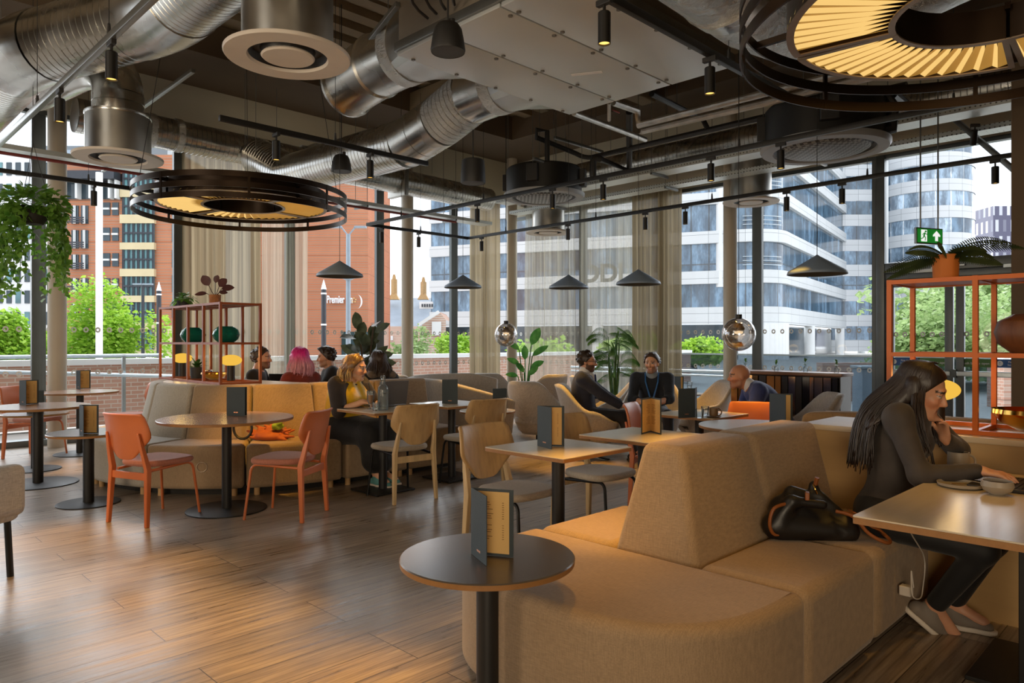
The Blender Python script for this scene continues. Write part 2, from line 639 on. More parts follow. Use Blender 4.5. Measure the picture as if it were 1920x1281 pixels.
def oval(mb, o, r, u, rx, rz, t, n=12):
    """flat printed ring"""
    o, r, u = Vector(o), Vector(r), Vector(u)
    vs = []
    for i in range(n):
        a = 2 * PI * i / n
        for k in (1.0, t):
            vs.append(o + r * (rx * k * math.cos(a)) + u * (rz * k * math.sin(a)))
    fs = [(2 * i, 2 * ((i + 1) % n), 2 * ((i + 1) % n) + 1, 2 * i + 1) for i in range(n)]
    mb.add(vs, fs)


wn = [0]


def window(a, b, axis, ztop, dots=True):
    """one bay of the glass wall from a to b along axis 0 (street side, y = GL) or 1 (square side, x = GL)"""
    wn[0] += 1
    P = (lambda s, z, o=0.0: Vector((s, GL + o, z))) if axis == 0 else (lambda s, z, o=0.0: Vector((GL + o, s, z)))
    fr = MB()
    fr.bar(P(a, 0.05), P(a, ztop), 0.07, 0.16, up=(1, 0, 0) if axis == 0 else (0, 1, 0))
    fr.bar(P(a, ztop - 0.03), P(b, ztop - 0.03), 0.10, 0.06)
    o = struct(fr.build('window_%d' % wn[0], 'mullion_dark', smooth=0))
    MB().add([P(a, 0.08), P(b, 0.08), P(b, ztop), P(a, ztop)], [(0, 1, 2, 3)]).build('pane', 'window_glass', o, smooth=0)
    gl = MB()
    gl.bar(P(a + 0.055, 0.05, -0.02), P(a + 0.055, ztop, -0.02), 0.03, 0.03)
    gl.build('frame', 'mullion_grey', o, smooth=0)
    if dots:
        d = MB()
        n = int((b - a - 0.1) / 0.145)
        rr = Vector((1, 0, 0)) if axis == 0 else Vector((0, 1, 0))
        for z in (1.52, 0.94):
            for k in range(n):
                oval(d, P(a + 0.12 + k * 0.145, z, -0.012), rr, (0, 0, 1), 0.034, 0.038, 0.45)
        d.build('dot_pattern', 'dot_white', o, smooth=0)


for k in range(-4, 5):
    window(2.29 + 1.785 * k, 2.29 + 1.785 * (k + 1), 0, 4.4, dots=k >= -1)
for a, b in ((3.61, 5.45), (5.45, 7.26), (7.26, 9.1), (9.1, 11.05)):
    window(a, b, 1, 4.03)
# transom light over the double door and its doors
fr = MB()
fr.box((GL, 3.56, 2.02), (0.18, 0.11, 4.0)); fr.box((GL, 2.4, 2.40), (0.16, 2.4, 0.14)); fr.box((GL, 2.4, 2.28), (0.12, 2.4, 0.09))
fr.box((GL, 2.4, 4.0), (0.12, 2.4, 0.06)); fr.box((GL, 1.15, 2.02), (0.18, 0.11, 4.0))
o = struct(fr.build('window_20', 'mullion_grey', smooth=0, bevel=0.006))
MB().add([(GL, 1.2, 2.45), (GL, 3.5, 2.45), (GL, 3.5, 4.0), (GL, 1.2, 4.0)], [(0, 1, 2, 3)]).build('pane', 'window_glass', o, smooth=0)
cl = MB()
for y0 in (3.0, 1.9):
    cl.box((GL - 0.11, y0, 2.33), (0.06, 0.34, 0.05)); cl.bar((GL - 0.13, y0 - 0.1, 2.36), (GL - 0.12, y0 - 0.5, 2.38), 0.02, 0.025)
cl.build('door_closer', 'steel_rail', o, bevel=0.005)
plain('push_blue', srgb(40, 92, 160), 0.5, var=0.04)
plain('push_green', srgb(78, 124, 58), 0.5, var=0.04)
for n, (y1, y0) in enumerate(((3.5, 2.66), (2.63, 1.79))):
    d = MB()
    for yy in (y1 - 0.05, y0 + 0.05):
        d.box((GL, yy, 1.13), (0.07, 0.10, 2.2))
    d.box((GL, (y0 + y1) / 2, 2.18), (0.07, y1 - y0, 0.10)); d.box((GL, (y0 + y1) / 2, 0.13), (0.07, y1 - y0, 0.2))
    o = struct(d.build('door_%d' % (n + 1), 'mullion_grey', smooth=0, bevel=0.005))
    MB().add([(GL, y0, 0.2), (GL, y1, 0.2), (GL, y1, 2.15), (GL, y0, 2.15)], [(0, 1, 2, 3)]).build('pane', 'window_glass', o, smooth=0)
    d = MB()
    for k in range(6):
        oval(d, (GL - 0.012, y0 + 0.14 + k * 0.115, 1.46), (0, 1, 0), (0, 0, 1), 0.032, 0.036, 0.45)
    d.build('dot_pattern', 'dot_white', o, smooth=0)
    MB().box((GL - 0.06, (y0 + y1) / 2, 0.93), (0.05, y1 - y0 - 0.04, 0.07)).build('push_bar', 'steel_rail', o, bevel=0.01)
    ym = (y0 + y1) / 2
    gy, by_ = (ym - 0.19, ym + 0.2) if n == 0 else (ym + 0.19, ym - 0.2)
    MB().box((GL - 0.012, gy, 1.075), (0.008, 0.36, 0.11)).build('push_sign', 'push_green', o, smooth=0)
    MB().box((GL - 0.012, by_, 1.075), (0.008, 0.36, 0.11)).build('notice_sign', 'push_blue', o, smooth=0)
    text('Push bar to open', 0.045, 'letter_white', o, basis((GL - 0.018, gy, 1.07), (0, -1, 0), (0, 0, 1)), 0.0005)
    ds = MB(); 
    for k in range(14):
        a = 2 * PI * k / 14; ds.v.append((GL - 0.0175, by_ + 0.12 + 0.036 * math.cos(a), 1.075 + 0.036 * math.sin(a)))
    ds.f.append(tuple(range(14))); ds.build('notice_disc', 'letter_white', o, smooth=0)
    text('!', 0.06, 'push_blue', o, basis((GL - 0.0185, by_ + 0.12, 1.074), (0, -1, 0), (0, 0, 1)), 0.0005)
    text('Fire door\nkeep clear', 0.036, 'letter_white', o, basis((GL - 0.0185, by_ - 0.04, 1.075), (0, -1, 0), (0, 0, 1)), 0.0005)
MB().box((GL - 0.05, 2.645, 0.93), (0.06, 0.07, 0.11)).build('latch', 'mullion_dark', bpy.data.objects['door_1'], bevel=0.005)

# round columns
for k, (x, y) in enumerate(((2.42, 10.72), (8.0, 10.72), (10.72, 10.72), (10.75, 5.75), (-3.2, 10.72))):
    struct(MB().cyl((x, y, 0), (x, y, 5.2), 0.108, n=32, caps=False).build('column_%d' % (k + 1), 'column_paint'))


# curtains
def curtain(name, label, p0, p1, z0, z1, mat, folds, amp, seed, taper=0.0):
    r = random.Random(seed)
    p0, p1 = Vector(p0), Vector(p1)
    d = p1 - p0
    nrm = Vector((-d.y, d.x, 0)).normalized()
    ph = [r.uniform(0, 6.28) for _ in range(4)]
    def fn(u, v):
        s = u * folds * 2 * PI
        off = amp * (math.sin(s + 1.3 * math.sin(s * 0.23 + ph[0])) + 0.45 * math.sin(s * 0.41 + ph[1])) * (0.7 + 0.3 * (1 - v))
        uu = u + 0.006 * math.sin(v * 5 + ph[2] + 9 * u)
        q = p0 + d * uu + nrm * off
        q.z = z0 + (z1 - z0) * v
        return q
    o = MB().grid(fn, int(folds * 9), 10).build(name, mat, smooth=180)
    return tag(o, label, 'curtain', None)


curtain('curtain', 'gathered beige linen curtain hanging behind the near ring chandelier', (4.08, 10.97, 0), (5.3, 10.97, 0), 0.06, 4.42, 'curtain_linen', 8, 0.065, 1)
curtain('curtain', 'pale sheer curtain by the pink-haired person, beside the beige gathered one', (5.3, 10.95, 0), (6.1, 10.95, 0), 0.06, 4.42, 'curtain_sheer', 8, 0.035, 2)
curtain('curtain', 'beige gathered curtain in the corner where the two glass walls meet', (9.75, 10.93, 0), (10.55, 10.93, 0), 0.06, 4.3, 'curtain_linen', 7, 0.05, 3)
curtain('curtain', 'wide sheer curtain behind the palm and the pointed-leaf plant', (10.95, 10.6, 0), (10.95, 7.72, 0), 0.06, 4.03, 'curtain_sheer', 17, 0.04, 4)
curtain('curtain', 'dense beige curtain behind the man with the lanyard', (10.9, 7.75, 0), (10.9, 6.72, 0), 0.06, 4.03, 'curtain_linen', 9, 0.05, 5)

# =================== outside ===================
struct(MB().box((40, 40, -0.35), (260, 260, 0.3)).build('ground', 'pavement', smooth=0))


def uvbox(pts, z0, z1, name, mat, parent):
    """vertical ribbon along pts with metric UVs"""
    me_v, me_f, uv = [], [], []
    L = 0
    for i, p in enumerate(pts):
        if i: L += (Vector(p) - Vector(pts[i - 1])).length
        me_v += [(p[0], p[1], z0), (p[0], p[1], z1)]
        uv += [(L, z0), (L, z1)]
    for i in range(len(pts) - 1):
        me_f.append((2 * i, 2 * i + 2, 2 * i + 3, 2 * i + 1))
    mb = MB(); mb.v = me_v; mb.f = me_f
    o = mb.build(name, mat, parent, smooth=50)
    l = o.data.uv_layers.new(name='UVMap')
    for lp in o.data.loops:
        l.data[lp.index].uv = uv[lp.vertex_index]
    return o


def off(pts, d):
    out = []
    for i, p in enumerate(pts):
        a, b = Vector(pts[max(i - 1, 0)]), Vector(pts[min(i + 1, len(pts) - 1)])
        t = (b - a).normalized()
        out.append(Vector(p) + Vector((t.y, -t.x, 0)) * d)
    return out


# white and glass office block with a rounded corner
path = [W(-8.1, 72), W(6, 66.2), W(19.5, 60.8)]
a0, a1 = math.atan2(-0.378, 0.926), math.atan2(0.826, 0.563)
R = 3.2
P = W(19.5, 60.8)
cxx, cdd = 19.5 + R * 0.378, 60.8 + R * 0.926
for k in range(1, 13):
    a = a0 + (a1 - a0) * k / 12 - PI / 2
    path.append(W(cxx + R * math.cos(a), cdd + R * math.sin(a)))
e = (cxx + R * math.cos(a1 - PI / 2), cdd + R * math.sin(a1 - PI / 2))
for s in (14, 28, 41.5):
    path.append(W(e[0] + 0.563 * s, e[1] + 0.826 * s))
ob = thing('office_building', 'white and glass banded office block with a rounded corner across the square', 'building', path[0])
def obp(name, z0, z1, mat, d):
    q = off(path, d)
    o = uvbox([p - path[0] for p in q], z0, z1, name, mat, ob)
    return o
bands = [(2.85, 4.3), (6.3, 7.4), (9.75, 10.8), (13.1, 14.1), (16.5, 17.5), (19.9, 20.9), (23.3, 26)]
for i, (a, b) in enumerate(bands):
    obp('spandrel', a, b, 'office_panel', 0.35)
    q0, q1 = off(path, 0.35), off(path, -0.5)
    lg = MB()
    for z in (a, b):
        lg.add([(*(p - path[0])[:2], z) for p in q0] + [(*(p - path[0])[:2], z) for p in q1], [(k, k + 1, len(path) + k + 1, len(path) + k) for k in range(len(path) - 1)])
    lg.build('ledge', 'stone_white', ob, smooth=0)
    if i < len(bands) - 1:
        obp('glazing', b, bands[i + 1][0], 'office_glazing', 0.0)
        if i >= 1:
            rl = MB()
            for z in (0.4, 0.75, 1.1):
                rl.tube([(*(p - path[0])[:2], b + z) for p in off(path, 0.3)][2:12], 0.03, 5)
            rl.build('balcony_rail', 'steel_rail', ob)
obp('ground_floor', -0.2, 2.85, 'window_dark', -2.0)
for k in range(16):
    s = k / 15
    i = s * (len(path) - 1.01); j = int(i); p = path[j].lerp(path[j + 1], i - j) - path[0]
    MB().cyl((p.x, p.y, -0.2), (p.x, p.y, 2.9), 0.5, n=12).build('pier', 'stone_white', ob)
# side window columns to break up the front
for px_ in (1352, 1420):
    p = at(px_, 640, 61.5) - path[0]
    MB().cyl((p.x, p.y, 6), (p.x, p.y, 24), 0.42, n=12).build('pier', 'stone_white', ob)
tm = basis(at(1128, 514, 61.0) - path[0], W(0.926, -0.378), (0, 0, 1))
text('ODI', 2.1, 'letter_dark', ob, tm, 0.1, bold=True)

tw = W(48.2, 84)
ot = thing('round_tower', 'pale round office tower with curved window bands above the exit sign', 'building', tw)
def ringpts(r, a0=0.0, a1=2 * PI, n=40):
    return [Vector((r * math.cos(a0 + (a1 - a0) * k / n), r * math.sin(a0 + (a1 - a0) * k / n), 0)) for k in range(n + 1)]
for i in range(9):
    z = 0.2 + i * 2.96
    uvbox(ringpts(4.95), z, z + 1.35, 'spandrel', 'tower_panel', ot)
    uvbox(ringpts(4.88), z + 1.35, z + 2.96, 'glazing', 'tower_glazing', ot)
MB().cyl((0, 0, 26.8), (0, 0, 27.4), 5.3, n=40).build('roof', 'stone_white', ot)
bb = Matrix.Rotation(PI / 4, 3, 'Z')
for i in range(9):
    z = 0.2 + i * 2.96
    q = [Vector(p) for p in (W(-10.5, 1), W(-3.2, 1), W(-3.2, 6))]
    uvbox(q, z, z + 1.35, 'spandrel', 'tower_panel', ot)
    uvbox([p * 1.0 + W(0, 0.06) for p in q], z + 1.35, z + 2.96, 'glazing', 'office_glazing', ot)
MB().box(W(5.6, 2.0, 19.5), (1.2, 1.5, 8), rz=PI / 4).build('fin_slab', 'dark_metal_ext', ot, smooth=0)

# distant dark tower with white window dashes
m, t = newmat('dash_tower')
br = t.new('TexBrick', i_Scale=1.0, i_Brick_Width=1.6, i_Row_Height=3.4, i_Mortar_Size=0.5)
tcn = t.new('TexCoord'); t.link(tcn.outputs['UV'], br.inputs['Vector'])
br.inputs['Color1'].default_value = (*srgb(226, 228, 236), 1); br.inputs['Color2'].default_value = (*srgb(90, 90, 110), 1); br.inputs['Mortar'].default_value = (*srgb(84, 82, 104), 1)
t.done(t.bsdf(br.outputs['Color'], 0.5))
dt = at(1882, 640, 150)
o = uvbox([W(-2.2, 0), W(4.4, 0), W(4.4, 6), W(-2.2, 6), W(-2.2, 0)], 0, 29.6, 'dark_tower', 'dash_tower', None)
o.location = (dt.x, dt.y, 0)
tag(o, 'distant dark purple tower block with white window dashes', 'building')


# brick office building on the street
D0 = 38.0
def fr_(x, y, dd=0.0):
    p = at(x, y, D0) + W(0, dd)
    return p
bo = W((230 - CX) / F * D0, D0)
br_o = thing('brick_building', 'orange brick office building with cream stone bands and dark windows', 'building', bo)
def rect(x0, y0, x1, y1, dd, th, name, mat, par, D=D0, org=None):
    a, b = at(x0, y1, D), at(x1, y0, D)
    c = (a + b) / 2 + W(0, dd + th / 2)
    c = c - (org if org is not None else bo)
    return MB().box(c, ((b - a).xy.length, th, abs(b.z - a.z)), rz=-PI / 4).build(name, mat, par, smooth=0)
rect(112, 290, 338, 668, 0.0, 6, 'wall', 'orange_brick', br_o)
for y0, y1 in ((404, 420), (456, 469), (505, 519), (555, 567), (604, 618), (354, 371), (300, 318)):
    rect(229, y0, 293, y1, -0.25, 0.5, 'stone_band', 'stone_cream', br_o)
for y0, y1 in ((318, 354), (371, 404), (420, 456), (469, 505), (519, 555), (567, 604), (618, 655)):
    w = rect(234, y0, 290, y1, -0.12, 0.3, 'window', 'window_teal', br_o)
    fm = MB()
    for xx in (234, 244, 253, 262, 271, 280, 290):
        fm.bar(at(xx, y0, D0) + W(0, -0.16) - bo, at(xx, y1, D0) + W(0, -0.16) - bo, 0.09)
    fm.bar(at(234, (y0 + y1) / 2, D0) + W(0, -0.16) - bo, at(290, (y0 + y1) / 2, D0) + W(0, -0.16) - bo, 0.09)
    fm.build('glazing_bar', 'dark_metal_ext', w, smooth=0)
for ys in ((386, 420), (432, 466), (478, 505), (522, 548), (570, 598)):
    for x0, x1 in ((135, 148), (153, 166)):
        w = rect(x0, ys[0], x1, ys[1], -0.06, 0.3, 'window', 'window_dark', br_o)
        MB().bar(at((x0 + x1) / 2, ys[0], D0) + W(0, -0.1) - bo, at((x0 + x1) / 2, ys[1], D0) + W(0, -0.1) - bo, 0.1).build('glazing_bar', 'stone_white', w, smooth=0)
    rl = MB()
    for q in (0, 4, 8):
        rl.bar(at(132, ys[1] - 9 + q, D0) + W(0, -0.5) - bo, at(167, ys[1] - 9 + q, D0) + W(0, -0.5) - bo, 0.07)
    rl.build('balcony_rail', 'dark_metal_ext', br_o, smooth=0)
for ys in ((380, 404), (427, 452), (475, 500), (522, 546), (570, 594)):
    for x0, x1 in ((194, 207), (211.5, 223)):
        w = rect(x0, ys[0], x1, ys[1], -0.06, 0.3, 'window', 'window_dark', br_o)
        MB().bar(at(x0, (ys[0] + ys[1]) / 2, D0) + W(0, -0.1) - bo, at(x1, (ys[0] + ys[1]) / 2, D0) + W(0, -0.1) - bo, 0.1).build('glazing_bar', 'stone_white', w, smooth=0)
    rect(323, ys[0] - 6, 332, ys[1] + 2, -0.06, 0.3, 'window', 'window_dark', br_o)
rect(122, 342, 226, 374, -0.1, 0.3, 'window', 'window_dark', br_o)
for xx in (125, 153, 178, 192, 214, 226):
    rect(xx - 2, 340, xx + 2, 375, -0.5, 0.4, 'loggia_post', 'stone_white', br_o)
rect(118, 326, 229, 341, -0.8, 1.0, 'eaves', 'dark_metal_ext', br_o)
rect(118, 290, 229, 326, 1.5, 1.0, 'penthouse_wall', 'stone_white', br_o)
rect(229, 612, 330, 668, -0.1, 0.3, 'shopfront', 'stone_cream', br_o)

# brick hotel with its sign
D1 = 44.0
ho = W((630 - CX) / F * D1, D1)
hb = thing('hotel_building', 'orange brick hotel gable with a white lettered sign', 'building', ho)
rect(470, 200, 690, 676, 0, 8, 'wall', 'orange_brick', hb, D1, ho)
rect(641, 622, 704, 670, -0.1, 0.4, 'entrance_window', 'window_dark', hb, D1, ho)
rect(690, 604, 708, 676, 1, 3, 'side_wall', 'red_brick', hb, D1, ho)
sm = basis(at(640, 562, D1) + W(0, -0.15) - ho, W(1, -0.0), (0, 0, 1))
text('Premier Inn', 0.64, 'letter_white', hb, basis(at(638.5, 562.5, D1) + W(0, -0.2) - ho, W(1, 0), (0, 0, 1)) @ Matrix.Diagonal((0.52, 1, 1, 1)), 0.05, name='sign_lettering', bold=True)
mo = MB()
pm = at(668, 566, D1) + W(0, -0.2) - ho
vs = []
for k in range(17):
    a = -1.25 + 2.5 * k / 16
    vs.append((pm + W(0.42 * math.cos(a), 0, 0.46 * math.sin(a)), pm + W(0.06 + 0.26 * math.cos(a), 0, 0.46 * math.sin(a))))
mo.add([p for q in vs for p in q], [(2 * k, 2 * k + 2, 2 * k + 3, 2 * k + 1) for k in range(16)])
mo.build('sign_crescent', 'letter_white', hb, smooth=0)
st = MB()
for k in range(5):
    a = k * 2 * PI / 5 + 0.3
    q = pm + W(-0.1 + 0.12 * math.cos(a), -0.02, 0.08 + 0.12 * math.sin(a))
    st.ball(q, 0.05, 6, 4)
st.build('sign_stars', 'moon_yellow', hb)

# white block far left
D2 = 55.0
wo = W((50 - CX) / F * D2, D2)
wb = thing('white_building', 'white office block with rows of windows beyond the hanging ivy', 'building', wo)
rect(-60, 285, 118, 675, 0, 10, 'wall', 'stone_white', wb, D2, wo)
for r in range(9):
    y = 305 + r * 40
    for c in range(7):
        x = -4 + c * 17
        w = rect(x, y, x + 9, y + 24, -0.08, 0.3, 'window', 'window_dark' if (r * 3 + c) % 4 else 'window_teal', wb, D2, wo)
rect(-60, 268, 118, 285, 2, 8, 'penthouse_wall', 'lamp_post_grey', wb, D2, wo)
rect(-60, 220, 220, 268, 8, 8, 'tower_wall', 'office_panel', wb, D2, wo)

# old slate roofed hall with chimneys
D3 = 70.0
so = W((760 - CX) / F * D3, D3)
sb = thing('slate_roof_hall', 'old brick hall with a long slate roof and tall chimneys', 'building', so)
rect(680, 612, 815, 676, 0, 6, 'wall', 'red_brick', sb, D3, so)
q = [at(685, 615, D3), at(830, 615, D3), at(830, 552, D3) + W(0, 6), at(685, 552, D3) + W(0, 6)]
MB().add([p - so for p in q], [(0, 1, 2, 3)]).build('roof', 'slate_roof', sb, smooth=0)
for cx_, y0 in ((739, 524), (794, 529)):
    MB().bar(at(cx_, 556, D3 + 4) - so, at(cx_, y0, D3 + 4) - so, 0.45).build('chimney', 'chimney_stone', sb, smooth=0)
    MB().cyl(at(cx_, y0, D3 + 4) - so, at(cx_, y0 - 9, D3 + 4) - so, 0.22, 0.12).build('chimney_pot', 'chimney_stone', sb)
    MB().cyl(at(cx_, 562, D3 + 4) - so, at(cx_, 550, D3 + 4) - so, 0.8, 0.3, n=4).build('chimney_base', 'chimney_stone', sb)
wv_ = MB()
for k in range(5):
    p = at(792 + k * 4.6, 573, D3 - 0.5) - so
    wv_.box(p, (0.16, 0.1, 0.3), rz=-PI / 4)
wv_.build('dormer_window', 'window_dark', sb, smooth=0)
rect(787, 566, 812, 579, -0.3, 0.5, 'dormer_wall', 'stone_white', sb, D3, so)
rect(733, 630, 737, 638, -0.2, 0.3, 'window', 'stone_white', sb, D3, so)
hg = [at(791, 678, 48), at(836, 678, 48), at(836, 600, 48), at(824, 585, 48), at(791, 610, 48)]
ho2 = hg[0].copy(); ho2.z = 0
o = tag(MB().add([p - ho2 for p in hg] + [p + W(0, 5) - ho2 for p in hg], [(0, 1, 2, 3, 4), (3, 4, 9, 8), (2, 3, 8, 7), (0, 4, 9, 5)]).build('gable_house', 'red_brick', smooth=0, loc=ho2), 'small red brick gabled house in front of the slate roofed hall', 'house')
MB().bar(hg[4] + W(-0.2, -0.3) - ho2, hg[3] + W(0, -0.3) - ho2, 0.22).build('verge', 'stone_white', o, smooth=0)
MB().box((hg[1] + hg[0]) / 2 + W(0.2, -0.2, 2.2) - ho2, (0.6, 0.2, 0.9), rz=-PI / 4).build('window', 'stone_white', o, smooth=0)


# trees
def tree(c, rx, rz, z0, n, mat, name, label, leaf=0.32, seed=1, trunk=True):
    r = np.random.default_rng(seed)
    t = thing(name, label, 'tree', (c.x, c.y, -0.2))
    mb = MB()
    blobs = [(r.normal(0, 0.42, 3) * (rx, rx, rz), 0.45 + 0.4 * r.random()) for _ in range(16)]
    for i in range(n):
        b, s = blobs[r.integers(len(blobs))]
        d = r.normal(0, 1, 3); d /= np.linalg.norm(d)
        p = Vector(b + d * s * (rx, rx, rz) * (0.55 + 0.5 * r.random())) + Vector((0, 0, z0 + rz))
        if p.z < 0.4: continue
        dd = Vector(r.normal(0, 1, 3)); dd.z -= 0.3
        sz = leaf * (0.6 + 0.8 * r.random())
        dd.normalize(); e1 = dd.cross(Vector((0.3, 0.2, 1))).normalized() * sz * 0.55; dd *= sz
        mb.add([p, p + dd * 0.5 + e1, p + dd, p + dd * 0.5 - e1], [(0, 1, 2, 3)])
    mb.build('foliage', mat, t, smooth=0)
    if trunk:
        tb = MB().tube([(0, 0, 0), (0.1, 0, z0 * 0.6), (0, 0.1, z0 + rz)], [0.22, 0.18, 0.08], 8)
        tb.build('trunk', 'bark', t)
    return t


tree(W((190 - CX) / F * 26, 26), 1.35, 1.75, -0.5, 17000, 'tree_leaf_bright', 'street_tree', 'bright green cone-shaped tree in front of the brick office building', 0.13, 3)
tree(W((25 - CX) / F * 24, 24), 1.0, 1.4, -0.6, 12000, 'tree_leaf_bright', 'street_tree', 'bright green bushy tree in front of the white office block', 0.13, 4)
tree(W((775 - CX) / F * 40, 40), 1.0, 1.0, -0.3, 4200, 'tree_leaf_mid', 'street_tree', 'small green tree in front of the red brick house', 0.18, 5)
tree(W((858 - CX) / F * 36, 36), 1.1, 0.7, 0.45, 4200, 'tree_leaf_bright', 'street_tree', 'low green tree in front of the white office front', 0.16, 6)
tree(W((1745 - CX) / F * 24, 24), 2.2, 1.45, -0.35, 16000, 'tree_leaf_mid', 'street_tree', 'leafy tree behind the first glass door leaf', 0.15, 7)
tree(W((1860 - CX) / F * 26, 26), 2.2, 1.5, -0.35, 16000, 'tree_leaf_mid', 'street_tree', 'leafy tree behind the second glass door leaf', 0.15, 8)
tree(W((1800 - CX) / F * 36, 36), 2.6, 2.0, 1.0, 5000, 'tree_leaf_mid', 'street_tree', 'tall paler tree top showing above the door head', 0.36, 9)
tree(W((1010 - CX) / F * 34, 34), 1.4, 1.0, -0.3, 5000, 'tree_leaf_bright', 'street_tree', 'green tree seen through the sheer curtain beside the corner column', 0.2, 10)
tree(W((1170 - CX) / F * 34, 34), 1.3, 1.0, -0.3, 5000, 'tree_leaf_bright', 'street_tree', 'green tree seen through the sheer curtain behind the palm', 0.2, 11)
tree(W((1300 - CX) / F * 38, 38), 1.2, 0.8, 0.1, 4500, 'tree_leaf_bright', 'street_tree', 'green shrub tree beside the white column of the office block', 0.18, 12)

# low brick wall with coping and rails outside the street glass
y_ = 14.6
o = tag(MB().box((7.0, y_, 0.40), (34, 0.3, 1.1)).build('brick_garden_wall', 'red_brick', smooth=0), 'long low red brick wall outside the street glass', 'wall')
MB().box((7.0, y_, 0.99), (34, 0.42, 0.10)).build('coping', 'stone_white', o, smooth=0)
rl = thing('handrail', 'steel handrail with slanting lower bar outside the street glass', 'railing', (0, 12.7, 0))
m_ = MB()
m_.tube([(-3.5, 0, 1.13), (4.4, 0, 1.13)], 0.03, 8)
m_.tube([(-3.5, -0.25, 1.1), (2.0, -0.25, 0.93), (6.5, -0.25, 0.66)], 0.03, 8)
m_.build('rail', 'steel_rail', rl)
for x in (-2.8, -0.6, 1.6, 3.8):
    MB().box((x, 0, 0.5), (0.05, 0.05, 1.3)).build('post', 'steel_rail', rl, smooth=0)
# balustrade of dark glass outside the square side
bl = thing('glass_balustrade', 'dark glass balustrade with steel rail outside the square glass', 'balustrade', (13.0, 6.6, 0))
MB().box((0, 0, 0.45), (0.02, 8.0, 1.3)).build('glass_panel', 'balustrade_glass', bl, smooth=0)
MB().box((0, 0, 1.11), (0.05, 8.0, 0.03)).build('cap_rail', 'steel_rail', bl, smooth=0)
MB().tube([(-0.5, 0.2, 0.78), (-0.5, 4.0, 0.78)], 0.03).build('handrail', 'steel_rail', bl)
MB().tube([(-0.5, 0.2, 0.70), (-0.5, 4.0, 0.70)], 0.02).build('handrail', 'steel_rail', bl)
p = at(1890, 735, 17)
o = tag(MB().box((p.x, p.y, 0.25), (0.6, 0.6, 1.3), rz=PI / 4).build('brick_pier', 'red_brick', smooth=0), 'red brick pier outside the second door leaf', 'pier')
MB().box((p.x, p.y, 0.94), (0.7, 0.7, 0.08), rz=PI / 4).build('coping', 'stone_white', o, smooth=0)
p = at(1604, 730, 19)
tag(MB().box((p.x, p.y, 0.2), (1.9, 0.4, 1.2), rz=-PI / 4).build('brick_planter_wall', 'red_brick', smooth=0, bevel=0.01), 'short orange-red brick wall outside beyond the mirrored console', 'wall')
p = at(1632, 745, 15)
o = tag(MB().box((p.x, p.y, 0.25), (0.55, 0.45, 1.1), rz=-PI / 4).build('utility_cabinet', 'lamp_post_grey', smooth=0, bevel=0.015), 'grey metal utility cabinet outside next to the door post', 'cabinet')
MB().box((p.x, p.y, 0.83), (0.62, 0.52, 0.05), rz=-PI / 4).build('lid', 'steel_rail', o, smooth=0, bevel=0.01)
# street poles
p = W((186 - CX) / F * 17, 17)
tag(MB().cyl((p.x, p.y, -0.2), (p.x, p.y, 5.35), 0.075, n=16).build('white_pole', 'letter_white'), 'tall plain white pole in front of the brick office building', 'pole')
p = W((607 - CX) / F * 22, 22)
o = thing('sign_column', 'dark street column with a white pointed cap in front of the hotel', 'post', (p.x, p.y, -0.2))
MB().cyl((0, 0, 0), (0, 0, 3.15), 0.075, n=12).build('shaft', 'dark_metal_ext', o)
MB().cyl((0, 0, 3.15), (0, 0, 3.45), 0.085, 0.008, n=12).build('cap', 'letter_white', o)
for z in (3.0, 2.05):
    MB().cyl((0, 0, z), (0, 0, z + 0.05), 0.085, n=12).build('band', 'letter_white', o)
p = W((298 - CX) / F * 24, 24)
o = dup(o, (p.x, p.y, -0.1), None, 'dark street column with a white pointed cap by the brick office building')
p = W((653 - CX) / F * 20, 20)
o = thing('street_lamp', 'grey street lamp with round head and forked top in front of the hotel', 'lamp', (p.x, p.y, -0.2))
MB().cyl((0, 0, 0), (0, 0, 4.55), 0.07, 0.06, n=12).build('pole', 'lamp_post_grey', o)
MB().lathe([(0.04, -0.1), (0.2, -0.03), (0.22, 0.03), (0.16, 0.09), (0.0, 0.1)], (0, 0, 3.35), 20).build('round_head', 'lamp_post_grey', o)
hd_ = MB()
for s in (-1, 1):
    hd_.bar((0, 0, 4.5), W(0.18 * s, 0, 4.72), 0.035)
    hd_.box(W(0.34 * s, 0, 4.74), (0.32, 0.16, 0.05), rz=-PI / 4)
hd_.build('forked_head', 'lamp_post_grey', o)
p = W((268 - CX) / F * 25, 25)
o = thing('street_lamp', 'slim grey street lamp in front of the cream stone bands', 'lamp', (p.x, p.y, -0.2))
MB().cyl((0, 0, 0), (0, 0, 3.5), 0.06, 0.05, n=10).build('pole', 'dark_metal_ext', o)
hd_ = MB()
for s in (-1, 1):
    hd_.box(W(0.18 * s, 0, 3.55), (0.3, 0.14, 0.05), rz=-PI / 4)
hd_.build('forked_head', 'lamp_post_grey', o)
# parked white van beyond the wall
p = at(835, 676, 26)
vn = thing('parked_van', 'white van parked beyond the low brick wall', 'van', (p.x, p.y, -0.2), -PI / 4)
MB().box((0, 0, 0.62), (3.6, 1.7, 0.95)).build('body', 'letter_white', vn, bevel=0.12)
MB().box((0.1, -0.86, 0.8), (2.8, 0.02, 0.3)).build('side_window', 'window_dark', vn, bevel=0.005)
for s in (-1.1, 1.1):
    MB().cyl((s, -0.8, 0.3), (s, -0.6, 0.3), 0.3).build('wheel', 'dark_metal_ext', vn)
